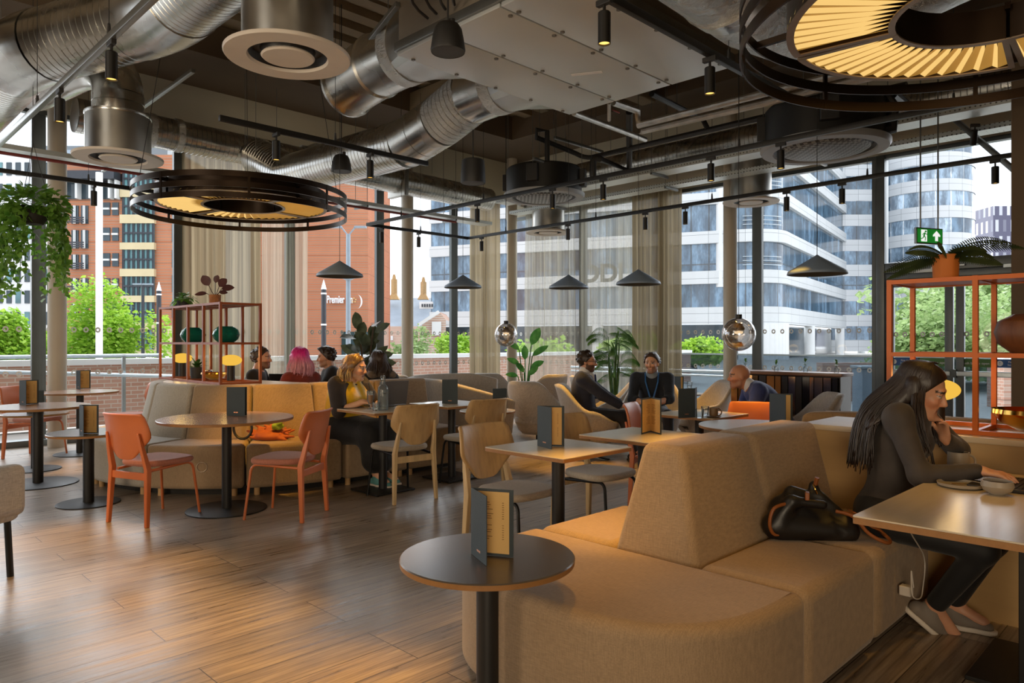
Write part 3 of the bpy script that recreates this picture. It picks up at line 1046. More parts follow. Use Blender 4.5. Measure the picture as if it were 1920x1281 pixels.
# =================== ceiling services ===================
def duct_mat(name, c, rough, pitch=0.0, foil=False):
    m, t = newmat(name)
    v = t.coords()
    n = t.noise(2.5, 3, v)
    col = t.ramp(n, [(0.3, dk(c, 0.78)), (0.7, dk(c, 1.1))])
    rg = t.ramp(n, [(0.3, (rough * 0.75,) * 3), (0.7, (rough * 1.25,) * 3)])
    if foil:
        b = t.bump(t.noise(9, 6, t.coords(scale=(1, 1, 2.2)), 0.7), 0.9, 0.05)
    else:
        b = t.bump(t.noise(1.6, 3, v), 0.12, 0.08)
    t.done(t.bsdf(col, rg, 1.0, b))


duct_mat('galvanised', srgb(206, 205, 200), 0.27)
duct_mat('galvanised_dull', srgb(180, 178, 172), 0.38)
duct_mat('foil_wrap', srgb(196, 194, 188), 0.30, foil=True)
plain('black_metal', srgb(24, 23, 22), 0.45, 0.2, var=0.1)
plain('black_plastic', srgb(30, 29, 29), 0.55, var=0.1)
plain('speaker_mesh', srgb(66, 66, 66), 0.6, 0.3, var=0.1, bump=0.3, bscale=400)
plain('diffuser_cream', srgb(214, 204, 192), 0.55, var=0.03)
plain('diffuser_dark', srgb(26, 26, 28), 0.5, var=0.1)
plain('unit_panel', srgb(204, 208, 208), 0.42, 0.35, var=0.05, scale=1.4)
plain('unit_side', srgb(128, 118, 104), 0.55, 0.2, var=0.06)
plain('screw_grey', srgb(110, 104, 96), 0.4, 0.5)
plain('cassette_grey', srgb(150, 154, 158), 0.5, var=0.04)
plain('bronze', srgb(52, 40, 30), 0.32, 0.85, var=0.12)
plain('bronze_light', srgb(150, 132, 112), 0.4, 0.7, var=0.08)
plain('conduit', srgb(130, 132, 130), 0.35, 0.8, var=0.06)
plain('cone_grey', srgb(124, 142, 164), 0.5, 0.1, var=0.04)
plain('cone_inside', srgb(60, 62, 64), 0.6, var=0.04)
emit('spot_glow', (1.0, 0.55, 0.12), 1.6)
m, t = newmat('amber_pleat')
v = t.coords()
n = t.noise(4, 2, v)
col = t.ramp(n, [(0.2, (0.60, 0.30, 0.05)), (0.8, (0.8, 0.44, 0.09))])
e = t.new('Emission', i_Strength=0.30); t.link(col, e.inputs[0])
p_ = t.bsdf(srgb(190, 130, 50), 0.6)
a_ = t.new('AddShader'); t.link(e.outputs[0], a_.inputs[0]); t.link(p_, a_.inputs[1])
t.done(a_.outputs[0])
emit('amber_strip', (1.0, 0.62, 0.19), 0.74)
m, t = newmat('tray_metal')
v = t.coords(scale=(22, 22, 22))
vo = t.new('TexVoronoi', i_Scale=1.0, i_Randomness=0.15); t.link(v, vo.inputs['Vector'])
col = t.ramp(vo.outputs['Distance'], [(0.16, srgb(90, 92, 90)), (0.24, srgb(206, 212, 210))])
t.done(t.bsdf(col, 0.4, 0.5))
m, t = newmat('grille_mesh')
v = t.coords(scale=(28, 28, 28))
ck = t.new('TexChecker', i_Scale=1.0); t.link(v, ck.inputs[0])
ck.inputs[1].default_value = (*srgb(150, 154, 156), 1); ck.inputs[2].default_value = (*srgb(52, 54, 56), 1)
t.done(t.bsdf(ck.outputs[0], 0.5))


def ribbed(mb, pts, r, pitch=0.065, n=28, rib=0.009):
    """spiral-seamed round duct along a polyline of points"""
    P = [Vector(p) for p in pts]
    out, rad = [], []
    for i in range(len(P) - 1):
        L = (P[i + 1] - P[i]).length
        k = max(1, int(L / pitch))
        for j in range(k):
            a = P[i].lerp(P[i + 1], j / k)
            d = (P[i + 1] - P[i]).normalized()
            out += [a, a + d * 0.005, a + d * 0.010]; rad += [r, r - rib, r]
    out.append(P[-1]); rad.append(r)
    return mb.tube(out, rad, n)


def rods(par, pts, top=None, r=0.004, base=None):
    b = Vector(base) if base is not None else Vector((0, 0, 0))
    for p in pts:
        top = 5.2 if (p[0] > 9.7 or p[1] > 9.7) else 5.55
        MB().cyl((p[0] - b.x, p[1] - b.y, p[2] - b.z), (p[0] - b.x, p[1] - b.y, top - b.z), r, n=6).build('drop_rod', 'conduit', par)


def elbow(a, c, b, n=6):
    a, c, b = Vector(a), Vector(c), Vector(b)
    return [a * (1 - t) ** 2 + c * 2 * t * (1 - t) + b * t * t for t in [i / n for i in range(n + 1)]]


# big spiral duct crossing the upper left
d = thing('spiral_duct', 'large bent spiral duct beneath the deck above the black spot track', 'duct')
pA, pB, pC, pD = (2.2, 2.6, 4.1), (2.2, 6.15, 4.1), (1.55, 7.5, 3.98), (1.45, 10.2, 3.95)
ribbed(MB(), [pA, (2.2, 5.9, 4.1)], 0.31).build('straight_run', 'galvanised', d)
MB().tube(elbow((2.2, 5.9, 4.1), (2.2, 6.3, 4.1), (2.06, 6.55, 4.07), 4), 0.318, 28).build('elbow', 'galvanised', d)
ribbed(MB(), [(2.06, 6.55, 4.07), (1.62, 7.42, 3.99)], 0.31).build('straight_run', 'galvanised', d)
MB().tube(elbow((1.62, 7.42, 3.99), (1.48, 7.7, 3.97), (1.46, 8.0, 3.96), 4), 0.318, 28).build('elbow', 'galvanised', d)
ribbed(MB(), [(1.46, 8.0, 3.96), pD], 0.31).build('straight_run', 'galvanised', d)
rods(d, [(2.2, 4.2, 4.3), (2.2, 5.6, 4.3), (1.46, 8.6, 4.2)])
# long spiral duct along the street glass
d = thing('spiral_duct', 'long spiral duct running along the street glass above the curtains', 'duct')
ribbed(MB(), [(2.5, 10.25, 4.2), (9.6, 10.25, 4.12)], 0.215).build('straight_run', 'galvanised', d)
for x in (3.35, 3.7, 5.6, 6.3):
    MB().tube([(x, 10.25, 4.19), (x + 0.08, 10.25, 4.19)], 0.228, 28).build('tape_band', 'foil_wrap', d)
for x in (5.75, 7.45):
    MB().box((x, 10.25, 4.15), (0.09, 0.5, 0.56)).build('damper_box', 'galvanised_dull', d, smooth=0, bevel=0.01)
rods(d, [(3.0, 10.25, 4.4), (5.2, 10.25, 4.4), (8.2, 10.25, 4.4)])
# duct along the square side
d = thing('spiral_duct', 'spiral duct running along the square glass behind the black pipes', 'duct')
ribbed(MB(), [(9.75, 8.6, 4.25), (9.75, 0.2, 4.25)], 0.22).build('straight_run', 'galvanised', d)
MB().tube([(9.75, 4.5, 4.25), (9.75, 4.0, 4.25)], 0.245, 28).build('silencer', 'foil_wrap', d)
MB().tube(elbow((9.75, 8.6, 4.25), (9.75, 9.3, 4.25), (9.75, 9.4, 3.9), 6), 0.225, 28).build('elbow', 'galvanised', d)
rods(d, [(9.75, 7.4, 4.45), (9.75, 5.0, 4.45), (9.75, 2.5, 4.45)])

# air handling unit
UB = Vector((4.38, 3.75, 3.6))
u = thing('air_handling_unit', 'big pale panelled air handling unit hung under the ceiling', 'air unit', UB)
MB().box((0, 0, 0.42), (2.04, 1.74, 0.80)).build('casing', 'unit_side', u, smooth=0, bevel=0.01)
for k, (y0, y1) in enumerate(((-0.87, -0.30), (-0.29, 0.31), (0.32, 0.87))):
    p = MB().box((0, (y0 + y1) / 2, 0.01), (2.07, y1 - y0 - 0.006, 0.03)).build('bottom_panel', 'unit_panel', u, smooth=0, bevel=0.003)
    for yy in (y0 + 0.035, y1 - 0.035):
        for i in range(5):
            MB().cyl((-0.9 + 0.45 * i, yy, -0.014), (-0.9 + 0.45 * i, yy, -0.002), 0.017, n=10).build('screw', 'screw_grey', p)
er = MB()
for s in (-1, 1):
    er.box((1.03 * s, 0, 0.06), (0.05, 1.76, 0.07)); er.box((0, 0.87 * s, 0.06), (2.08, 0.05, 0.07))
er.build('edge_rail', 'conduit', u, smooth=0, bevel=0.004)
MB().box((0.30, 0.05, -0.008), (0.05, 0.26, 0.003), rz=0.5).build('rating_label', 'letter_white', u, smooth=0)
MB().box((-1.22, -0.1, 0.5), (0.4, 0.7, 0.55)).build('control_box', 'wall_back_paint', u, smooth=0, bevel=0.01)
cb = MB()
for k in range(4):
    cb.tube(elbow((-1.03, -0.2 + 0.14 * k, 0.5), (-1.35 - 0.1 * k, -0.1 + 0.1 * k, 0.1), (-1.1, 0.1 + 0.1 * k, 0.12), 8), 0.011, 6)
cb.build('cable', 'black_plastic', u)
rods(u, [(3.4, 2.95, 3.7), (5.36, 2.95, 3.7), (3.4, 4.55, 3.7), (5.36, 4.55, 3.7)], base=UB)
for k, (xx, y1) in enumerate(((3.78, 5.85), (4.92, 6.0))):
    g = thing('duct_outlet', ['short round duct stub with capped end leaving the air unit', 'round duct leaving the air unit and bending down to the long spiral duct'][k], 'duct')
    sq = [(xx + sx * 0.33, 4.66, 3.92 + sz * 0.28) for sx, sz in ((-1, -1), (1, -1), (1, 1), (-1, 1))]
    ring0, ring1 = [], []
    for i in range(32):
        a = 2 * PI * (i + 0.5) / 32
        c_, s_ = math.cos(a), math.sin(a)
        m_ = max(abs(c_), abs(s_))
        ring0.append(Vector((xx + 0.36 * c_ / m_, 4.64, 3.90 + 0.29 * s_ / m_)))
        ring1.append(Vector((xx + 0.275 * c_, 5.02, 3.88 + 0.275 * s_)))
    MB().loft([ring0, ring1]).build('transition', 'galvanised_dull', g, smooth=25)
    MB().tube([(xx, 5.0, 3.88), (xx, 5.14, 3.88)], 0.285, 32).build('tape_band', 'foil_wrap', g)
    MB().tube([(xx, 5.12, 3.88), (xx, 5.5, 3.87)], 0.275, 32).build('sleeve', 'galvanised', g)
    if k == 0:
        MB().tube([(xx, 5.48, 3.87), (xx, 5.5, 3.87), (xx, 5.5, 3.87), (xx, 5.97, 3.82), (xx, 5.98, 3.82), (xx, 6.01, 3.82)], [0.275, 0.29, 0.275, 0.275, 0.30, 0.30], 32).build('stub', 'galvanised', g)
    else:
        ribbed(MB(), [(xx, 5.5, 3.87), (xx, 6.0, 3.72)], 0.272, 0.06).build('flexible_sleeve', 'foil_wrap', g)
        ribbed(MB(), [(xx, 6.0, 3.72), (xx, 6.6, 3.60)], 0.272, 0.3).build('sleeve', 'galvanised', g)
        ribbed(MB(), [(xx, 6.6, 3.60), (xx - 0.05, 9.2, 3.66), (xx - 0.1, 10.05, 4.05)], 0.272).build('straight_run', 'galvanised', g)
    rods(g, [(xx, 5.35, 4.14)])
# foil duct beside the unit, upper right
d = thing('foil_duct', 'crumpled foil wrapped duct above the right-angled black track', 'duct')
MB().tube([(2.3, 2.13, 3.56), (3.3, 2.13, 3.55), (4.3, 2.13, 3.53), (4.8, 2.08, 3.55), (5.15, 1.85, 3.68), (5.4, 1.35, 3.9), (5.6, 0.5, 4.15)], [0.31, 0.30, 0.31, 0.31, 0.31, 0.32, 0.33], 32).build('insulated_duct', 'foil_wrap', d)
MB().tube([(3.9, 2.13, 3.54), (4.02, 2.13, 3.54)], 0.318, 32).build('steel_collar', 'galvanised', d)
rods(d, [(3.2, 2.13, 3.8), (4.5, 2.13, 3.8)])


# round air diffusers
def diffuser(p, R, h, label, elbowed=None):
    t_ = thing('air_diffuser', label, 'air diffuser', p, 0, 'round cream air diffusers')
    MB().lathe([(R * 0.72, 0.05), (R * 0.72, h)], n=40).build('drum', 'galvanised_dull', t_)
    MB().lathe([(R * 0.62, 0.02), (R * 0.64, 0.0), (R * 0.985, 0.0), (R, 0.01), (R, 0.022), (R * 0.7, 0.05)], n=48).build('outer_disc', 'diffuser_cream', t_)
    MB().lathe([(R * 0.64, 0.015), (R * 0.56, 0.06), (R * 0.44, 0.05), (R * 0.40, 0.012)], n=48).build('dark_slot', 'diffuser_dark', t_)
    MB().lathe([(0, -0.004), (R * 0.40, -0.004), (R * 0.425, 0.006), (R * 0.40, 0.02)], n=40).build('centre_disc', 'diffuser_cream', t_)
    MB().lathe([(R * 0.72, h - 0.02), (R * 0.735, h - 0.01), (R * 0.735, h + 0.01), (0, h + 0.015)], n=40).build('drum_rim', 'galvanised', t_)
    return t_


p0 = W((540 - CX) / F * 4.7, 4.7, 3.21)
t_ = diffuser(p0, 0.40, 1.2, 'largest round cream diffuser, hanging nearest under the deck')
p1 = W((222 - CX) / F * 7.0, 7.0, 3.13)
t_ = diffuser(p1, 0.40, 0.42, 'round cream diffuser fed by a bent duct beside the street glass column')
el = MB()
ribbed(el, [(0, 0, 0.43), (0, 0, 0.62)], 0.23, 0.08)
el.build('neck', 'galvanised', t_)
q1 = Vector((2.2, 6.2, 4.1)) - p1
el = MB(); el.tube(elbow((0, 0, 0.6), (0.0, 0.02, 1.02), (-0.22, 0.55, 0.98), 8) + [(-0.4, 1.5, 0.95)], 0.225, 24)
el.build('bend', 'galvanised', t_)
diffuser(W((1028 - CX) / F * 12.9, 12.9, 3.3), 0.40, 0.62, 'round cream diffuser before the sheer curtain near the corner')
diffuser(W((1408 - CX) / F * 10.6, 10.6, 3.4), 0.40, 0.62, 'round cream diffuser beside the column on the square side')


# black round cassettes
def cassette(p, label):
    t_ = thing('ceiling_cassette', label, 'air unit', p, 0, 'round black air cassettes')
    R = 0.58
    MB().lathe([(0, 0.42), (R * 0.9, 0.42), (R * 0.93, 0.40), (R * 0.93, 0.06), (R * 0.8, 0.05)], n=40).build('housing', 'black_metal', t_)
    MB().lathe([(R * 0.78, 0.03), (R * 0.80, 0.0), (R * 0.97, 0.005), (R, 0.03), (R, 0.06), (R * 0.9, 0.08)], n=48).build('bezel', 'cassette_grey', t_)
    MB().lathe([(R * 0.79, 0.02), (R * 0.74, 0.05), (R * 0.68, 0.02)], n=48).build('air_slot', 'diffuser_dark', t_)
    MB().lathe([(0, -0.025), (R * 0.45, -0.018), (R * 0.64, 0.0), (R * 0.70, 0.02)], n=40).build('grille', 'grille_mesh', t_)
    for a in (0.4, 2.0, 3.6, 5.2):
        MB().box((R * 0.96 * math.cos(a), R * 0.96 * math.sin(a), 0.26), (0.10, 0.16, 0.24), rz=a).build('bracket_box', 'black_plastic', t_, bevel=0.01)
    rods(t_, [(p.x + 0.55 * math.cos(a), p.y + 0.55 * math.sin(a), p.z + 0.3) for a in (0.4, 2.0, 3.6, 5.2)], base=p)
    return t_


cassette(W((1020 - CX) / F * 10.3, 10.3, 3.40), 'round black air cassette above the armchairs')
cassette(W((1545 - CX) / F * 6.9, 6.9, 3.18), 'round black air cassette right below the near ring chandelier edge')


# ring chandeliers
def ring_lamp(p, label, rz):
    t_ = thing('ring_chandelier', label, 'chandelier', p, rz, 'bronze ring chandeliers')
    for k in range(3):
        z = 0.0 + 0.092 * k
        o = MB().arc((0, 0), 0.992, 1.0, z, z + 0.05, 0, 2 * PI, 96).build('hoop', 'bronze', t_, smooth=40)
    for k in range(8):
        a = 2 * PI * k / 8 + 0.2
        MB().box((0.996 * math.cos(a), 0.996 * math.sin(a), 0.117), (0.012, 0.022, 0.235), rz=a).build('clip', 'bronze', t_, smooth=0)
    for k in range(4):
        a0, a1 = k * PI / 2 + 0.03, (k + 1) * PI / 2 - 0.03
        r0, r1, z0, z1 = 0.37, 0.80, 0.10, 0.25
        sh = MB()
        sh.arc((0, 0), r1 - 0.008, r1, z0, z1, a0, a1, 20); sh.arc((0, 0), r0, r0 + 0.008, z0, z1, a0, a1, 14)
        for a in (a0, a1):
            ca, sa = math.cos(a), math.sin(a)
            sh.bar((r0 * ca, r0 * sa, (z0 + z1) / 2), (r1 * ca, r1 * sa, (z0 + z1) / 2), 0.008, z1 - z0)
        sh.arc((0, 0), r0, r1, z1 - 0.008, z1, a0, a1, 20)
        s_ = sh.build('fan_case', 'bronze', t_, smooth=40)
        lp = MB()
        lp.arc((0, 0), r1 - 0.03, r1 + 0.002, z0 - 0.004, z0 + 0.002, a0, a1, 20); lp.arc((0, 0), r0 - 0.002, r0 + 0.025, z0 - 0.004, z0 + 0.002, a0, a1, 14)
        for a in (a0, a1):
            ca, sa = math.cos(a), math.sin(a)
            lp.bar((r0 * ca, r0 * sa, z0), (r1 * ca, r1 * sa, z0), 0.026, 0.006)
        lp.build('fan_rim', 'bronze_light', s_, smooth=40)
        pl, ls_ = MB(), MB()
        n = 15
        for i in range(n):
            b0, b1 = a0 + (a1 - a0) * i / n, a0 + (a1 - a0) * (i + 1) / n
            bm_ = b0 + (b1 - b0) * 0.72
            zl, zh = z0 + 0.010, z0 + 0.024
            q = lambda r, a, z: (r * math.cos(a), r * math.sin(a), z)
            pl.add([q(r0, b0, zh), q(r1, b0, zh), q(r1, bm_, zl), q(r0, bm_, zl)], [(0, 1, 2, 3)])
            ls_.add([q(r0 + 0.12, bm_, zl), q(r1, bm_, zl), q(r1, b1, zh), q(r0, b1, zh)], [(0, 1, 2, 3)])
        ls_.build('light_strip', 'amber_strip', s_, smooth=0)
        pl.build('pleated_shade', 'amber_pleat', s_, smooth=0)
    for k in range(4):
        a = k * PI / 2
        MB().bar((0.35 * math.cos(a), 0.35 * math.sin(a), 0.24), (0.995 * math.cos(a), 0.995 * math.sin(a), 0.21), 0.02, 0.03).build('spoke', 'bronze', t_, smooth=0)
    for a in (0.9, 3.0, 5.1):
        MB().cyl((0.99 * math.cos(a), 0.99 * math.sin(a), 0.2), (0.6 * math.cos(a), 0.6 * math.sin(a), 5.2 - p.z), 0.003, n=5).build('cable', 'black_plastic', t_)
    return t_


RL1 = W((457 - CX) / F * 7.15, 7.15, 2.60)
RL2 = W(1.97, 2.92, 2.61)
ring_lamp(RL1, 'bronze ring chandelier with amber fan shades hanging before the beige curtain', 0.2)
ring_lamp(RL2, 'bronze ring chandelier with amber fan shades nearest the camera, above the wooden laptop table', 0.09)

# lighting tracks and spots
ZT = 3.1
SPOTS = []


def track(label, pts, mat='black_metal', z=ZT, w=0.035):
    t_ = thing('lighting_track', label, 'track')
    for a, b in zip(pts, pts[1:]):
        MB().bar((*a, z), (*b, z), w, 0.045).build('rail', mat, t_, smooth=0, bevel=0.003)
    for a, b in zip(pts, pts[1:]):
        a, b = Vector((*a, z)), Vector((*b, z))
        n = max(1, int((b - a).length / 1.7))
        for k in range(n):
            q = a.lerp(b, (k + 0.5) / n)
            MB().cyl(q, (q.x, q.y, 5.3), 0.0025, n=5).add(*(lambda m: (m.v, m.f))(MB().cyl(q, q + Vector((0, 0, 0.09)), 0.014, 0.008, n=8))).build('hanger', 'black_plastic', t_)
    return t_


track('black track over the lounge seats, running along the square glass', [(6.05, 9.1), (8.05, 9.1), (8.05, 0.0)])
track('black track that passes under the round black cassettes', [(6.05, 9.1), (6.05, 0.6)])
track('short black track over the straight back-to-back bench', [(2.35, 5.57), (4.4, 5.57)])
track('grey track crossing the big spiral duct', [(1.29, 2.0), (1.29, 8.85)], 'conduit')
track('black track behind the hanging ivy', [(1.29, 8.85), (3.3, 8.85)])
track('black track along the edge of the air handling unit', [(1.6, 2.23), (5.0, 2.23)])


def proto_spot():
    t_ = thing('track_spotlight', 'x', 'spotlight', (0, 0, 0), 0, 'black cylinder track spotlights')
    MB().box((0, 0, -0.035), (0.03, 0.09, 0.03)).build('adapter', 'black_plastic', t_, bevel=0.004)
    MB().cyl((0, 0, -0.05), (0, 0, -0.09), 0.008, n=8).build('stem', 'black_metal', t_)
    MB().lathe([(0.0, -0.085), (0.028, -0.085), (0.032, -0.09), (0.032, -0.245), (0.029, -0.245), (0.029, -0.225)], n=20).build('can', 'black_metal', t_)
    MB().lathe([(0.0, -0.236), (0.0285, -0.236)], n=20).build('lens', 'spot_glow', t_)
    return t_


SPROTO = proto_spot()
first = [True]


def spot(x, y, label, z=ZT):
    p = Vector((x, y, z))
    if first[0]:
        first[0] = False
        o = SPROTO
        o.location = p; o['label'] = label
    else:
        o = dup(SPROTO, p, None, label)
    SPOTS.append(p)
    return o


def on_x(px_, x):          # the point of the line x = const that shows at px_
    t = (px_ - CX) / F
    return x, x * (1 - t) / (1 + t)


def on_y(px_, y):
    t = (px_ - CX) / F
    return y * (1 + t) / (1 - t), y


def nth(i):
    return ['first', 'second', 'third', 'fourth', 'fifth', 'sixth', 'seventh', 'eighth'][i]


for i, q in enumerate((209, 112)):
    spot(*on_x(q, 1.29), '%s black spotlight on the grey track, %s' % (nth(i), ('in front of the big spiral duct', 'above the column by the ivy')[i]))
spot(*on_y(176, 8.85), 'black spotlight on the short track behind the hanging ivy')
for i, q in enumerate((518, 694)):
    spot(*on_y(q, 5.57), 'black spotlight on the short bench track, %s the small bell speaker' % ('further from', 'close to')[i])
for i, q in enumerate((1133, 1331)):
    spot(*on_y(q, 2.23), 'black spotlight along the air unit edge, %s' % ('nearer the ceiling speaker', 'nearer the ring chandelier')[i])
for i, q in enumerate((895, 1036, 1131, 1333, 1464)):
    spot(*on_x(q, 6.05), '%s spotlight from the corner on the track under the black cassettes' % nth(i))
for i, q in enumerate((716, 785)):
    spot(*on_y(q, 9.1), '%s spotlight on the cross track before the brick hotel view' % nth(i))
for i, q in enumerate((903, 1065, 1210, 1285, 1475, 1579, 1866)):
    spot(*on_x(q, 8.05), '%s spotlight from the corner on the track along the square glass' % nth(i))
# tilted spotlight by the trays
o = spot(9.0, 1.95, 'tilted black spotlight on the grey conduit by the cable trays', 3.72)
o.rotation_euler = (0.2, -0.5, 0)


# speakers
def speaker(p, r, label, bell=True, first_=None):
    t_ = thing('pendant_speaker', label, 'speaker', p, 0, 'black pendant speakers')
    pr = [(0, 1.72), (0.35, 1.70), (0.62, 1.58), (0.80, 1.3), (0.92, 0.7), (1.0, 0.12), (0.97, 0.0)] if bell else [(0, 1.9), (0.8, 1.88), (0.9, 1.8), (0.97, 0.9), (1.0, 0.12), (0.97, 0.0)]
    MB().lathe([(a * r, b * r) for a, b in pr], n=32).build('housing', 'black_plastic', t_)
    MB().lathe([(0, -0.015 * r), (0.7 * r, -0.015 * r), (0.96 * r, 0.02 * r)], n=32).build('mesh_face', 'speaker_mesh', t_)
    MB().cyl((0.3 * r, 0, 1.6 * r), (0.3 * r, 0, 2.0 * r), 0.18 * r, n=10).build('cable_gland', 'black_plastic', t_)
    MB().cyl((0, 0, 1.7 * r), (0, 0, 5.2 - p.z), 0.006, n=6).build('hanging_cable', 'black_plastic', t_)


speaker(at(840, 98, 4.35), 0.105, 'black bell speaker hanging under the air handling unit')
speaker(at(640, 322, 8.2), 0.115, 'black bell speaker hanging before the street glass ducts')
speaker(at(887, 344, 7.6), 0.132, 'black cylinder-like speaker hanging near the room centre', False)


# cable trays
def tray(label, a, b, z, w):
    t_ = thing('cable_tray', label, 'cable tray')
    a, b = Vector((*a, z)), Vector((*b, z))
    MB().bar(a, b, w, 0.006).build('tray_bed', 'tray_metal', t_, smooth=0)
    d = (b - a).normalized(); s = Vector((-d.y, d.x, 0)) * w / 2
    sd = MB(); sd.bar(a + s + Vector((0, 0, 0.025)), b + s + Vector((0, 0, 0.025)), 0.004, 0.055); sd.bar(a - s + Vector((0, 0, 0.025)), b - s + Vector((0, 0, 0.025)), 0.004, 0.055)
    sd.build('side_flange', 'tray_metal', t_, smooth=0)
    n = int((b - a).length / 1.8)
    for k in range(n):
        q = a.lerp(b, (k + 0.5) / n)
        MB().bar(q - s * 1.4 - Vector((0, 0, 0.025)), q + s * 1.4 - Vector((0, 0, 0.025)), 0.035, 0.03).build('bracket', 'conduit', t_, smooth=0)
        rods(t_, [tuple(q + s * 1.3), tuple(q - s * 1.3)])
    return t_


tray('perforated cable tray along the street glass above the chandelier', (0.0, 9.85), (9.2, 9.85), 3.53, 0.26)
plain('red_cable', srgb(120, 50, 46), 0.5)
tag(MB().tube([(0, 9.7, 3.47), (3, 9.69, 3.46), (6, 9.7, 3.47), (8.3, 9.7, 3.47)], 0.02, 8).build('red_conduit', 'red_cable'), 'dark red pipe clipped under the street side cable tray', 'pipe')
tray('perforated cable tray over the armchairs, nearer the black cassettes', (8.75, 9.0), (8.75, 0.4), 3.75, 0.30)
tray('perforated cable tray over the armchairs, nearer the square glass', (9.35, 9.3), (9.35, 0.4), 3.68, 0.24)

# black insulated refrigerant pipes
pi = thing('insulated_pipe', 'black insulated pipe looping up from the farther cassette', 'pipe')
c0 = W((1020 - CX) / F * 10.3, 10.3, 3.4)
A = lambda x, y, D: at(x, y, D)
MB().tube([A(1026, 330, 10.0), A(1026, 246, 10.0), A(1006, 243, 10.0), A(1006, 258, 10.0)] + elbow(A(1080, 288, 10.45), A(1095, 297, 10.5), A(1110, 295, 10.4), 4) + [A(1450, 216, 7.6), A(1700, 160, 6.6)], 0.035, 10).build('pipe_run', 'black_plastic', pi)
pi = thing('insulated_pipe', 'thick black pipe bending over the track beside the farther cassette', 'pipe')
MB().tube([A(1112, 335, 9.6), A(1112, 302, 9.6)] + elbow(A(1113, 300, 9.6), A(1116, 296, 9.6), A(1124, 298, 9.6), 3) + [A(1180, 320, 10.2), A(1180, 210, 9.0)], 0.045, 10).build('pipe_run', 'black_plastic', pi)
pi = thing('insulated_pipe', 'black pipe angled down from the air handling unit corner', 'pipe')
MB().tube([A(1222, 176, 7.2), A(1318, 224, 8.4), A(1326, 240, 8.4)], 0.03, 10).build('pipe_run', 'black_plastic', pi)
pi = thing('insulated_pipe', 'black pipes bending up beside the near cassette', 'pipe')
MB().tube([A(1640, 247, 6.6), A(1672, 243, 6.6), A(1676, 200, 6.6), A(1662, 180, 6.6), A(1672, 176, 6.6), A(1720, 215, 8.0)], 0.05, 10).build('pipe_run', 'black_plastic', pi)
plain('foil_pipe', srgb(190, 186, 180), 0.35, 0.9, var=0.2, bump=0.4, bscale=40)
pi = thing('chilled_pipe', 'foil wrapped pipe stub below the air handling unit corner', 'pipe')
MB().tube([A(1076, 212, 7.3), A(1210, 262, 8.8)], 0.03, 12).build('pipe_run', 'foil_pipe', pi)
MB().tube([A(1142, 192, 7.0), A(1142, 225, 7.6)], 0.02, 8).build('valve', 'bronze_light', pi)
MB().bar(A(1148, 206, 7.3), A(1162, 212, 7.3), 0.012).build('valve_handle', 'red_cable', pi)
pi = thing('chilled_pipe', 'pair of foil wrapped pipes running behind the black tracks', 'pipe')
MB().tube([A(1150, 192, 7.4), A(1195, 208, 7.8), A(1197, 235, 7.9), A(1430, 176, 6.6), A(1900, 60, 4.9)], 0.035, 10).build('pipe_run', 'foil_pipe', pi)
MB().tube([A(1205, 250, 8.0), A(1205, 246, 8.0), A(1440, 192, 6.7), A(1900, 78, 5.0)], 0.035, 10).build('pipe_run', 'foil_pipe', pi)

# strut channels
for k, (a, b, lb) in enumerate((((90 * 0 + 262, 205, 8.4), (362, 142, 7.2), 'galvanised strut bar sloping above the street duct'), ((1000, 297, 9.6), (1095, 325, 10.6), 'galvanised strut bar above the farther cassette'), ((1040, 258, 10.5), (1130, 290, 11.3), 'galvanised strut bar beneath the cream bulkhead'), ((690, 78, 6.3), (746, 50, 5.6), 'galvanised strut bar over the capped duct stub'))):
    p, q = at(*a), at(*b)
    q.z = p.z
    tag(MB().bar(p, q, 0.04, 0.04).build('strut_bar', 'conduit', smooth=0, bevel=0.004), lb, 'strut')
p, q = at(1780, 215, 8.2), at(1920, 335, 7.4)
tag(MB().bar(p, q, 0.05, 0.05).build('strut_bar', 'conduit', smooth=0, bevel=0.004), 'slanting grey strut crossing behind the tilted spotlight', 'strut')

# cone pendants
cones = ((637, 519, 7.9, 'before the brick hotel'), (868, 540, 9.7, 'before the white office front'), (1066, 541, 9.2, 'in front of the sheer curtain'), (1197, 534, 8.2, 'in front of the dense beige curtain'), (1532, 515, 6.4, 'before the curved office facade'))
cp = None
for i, (x, y, D, where) in enumerate(cones):
    lb = 'grey cone pendant lamp hanging ' + where
    p = at(x, y, D)
    if cp is None:
        cp = thing('cone_pendant', lb, 'pendant lamp', p, 0, 'grey cone pendants')
        MB().lathe([(0.25, 0.0), (0.253, 0.004), (0.245, 0.03), (0.02, 0.165), (0.008, 0.175), (0, 0.176)], n=48).build('shade', 'cone_grey', cp, smooth=60)
        MB().lathe([(0.246, 0.002), (0.235, 0.022), (0.06, 0.12), (0, 0.125)], n=40).build('shade_lining', 'cone_inside', cp)
        MB().lathe([(0, 0.045), (0.05, 0.045), (0.055, 0.06), (0.05, 0.12)], n=20).build('bulb', 'spot_glow', cp)
        MB().cyl((0, 0, 0.17), (0, 0, 3.0), 0.003, n=6).build('cord', 'black_plastic', cp)
    else:
        dup(cp, p, None, lb)
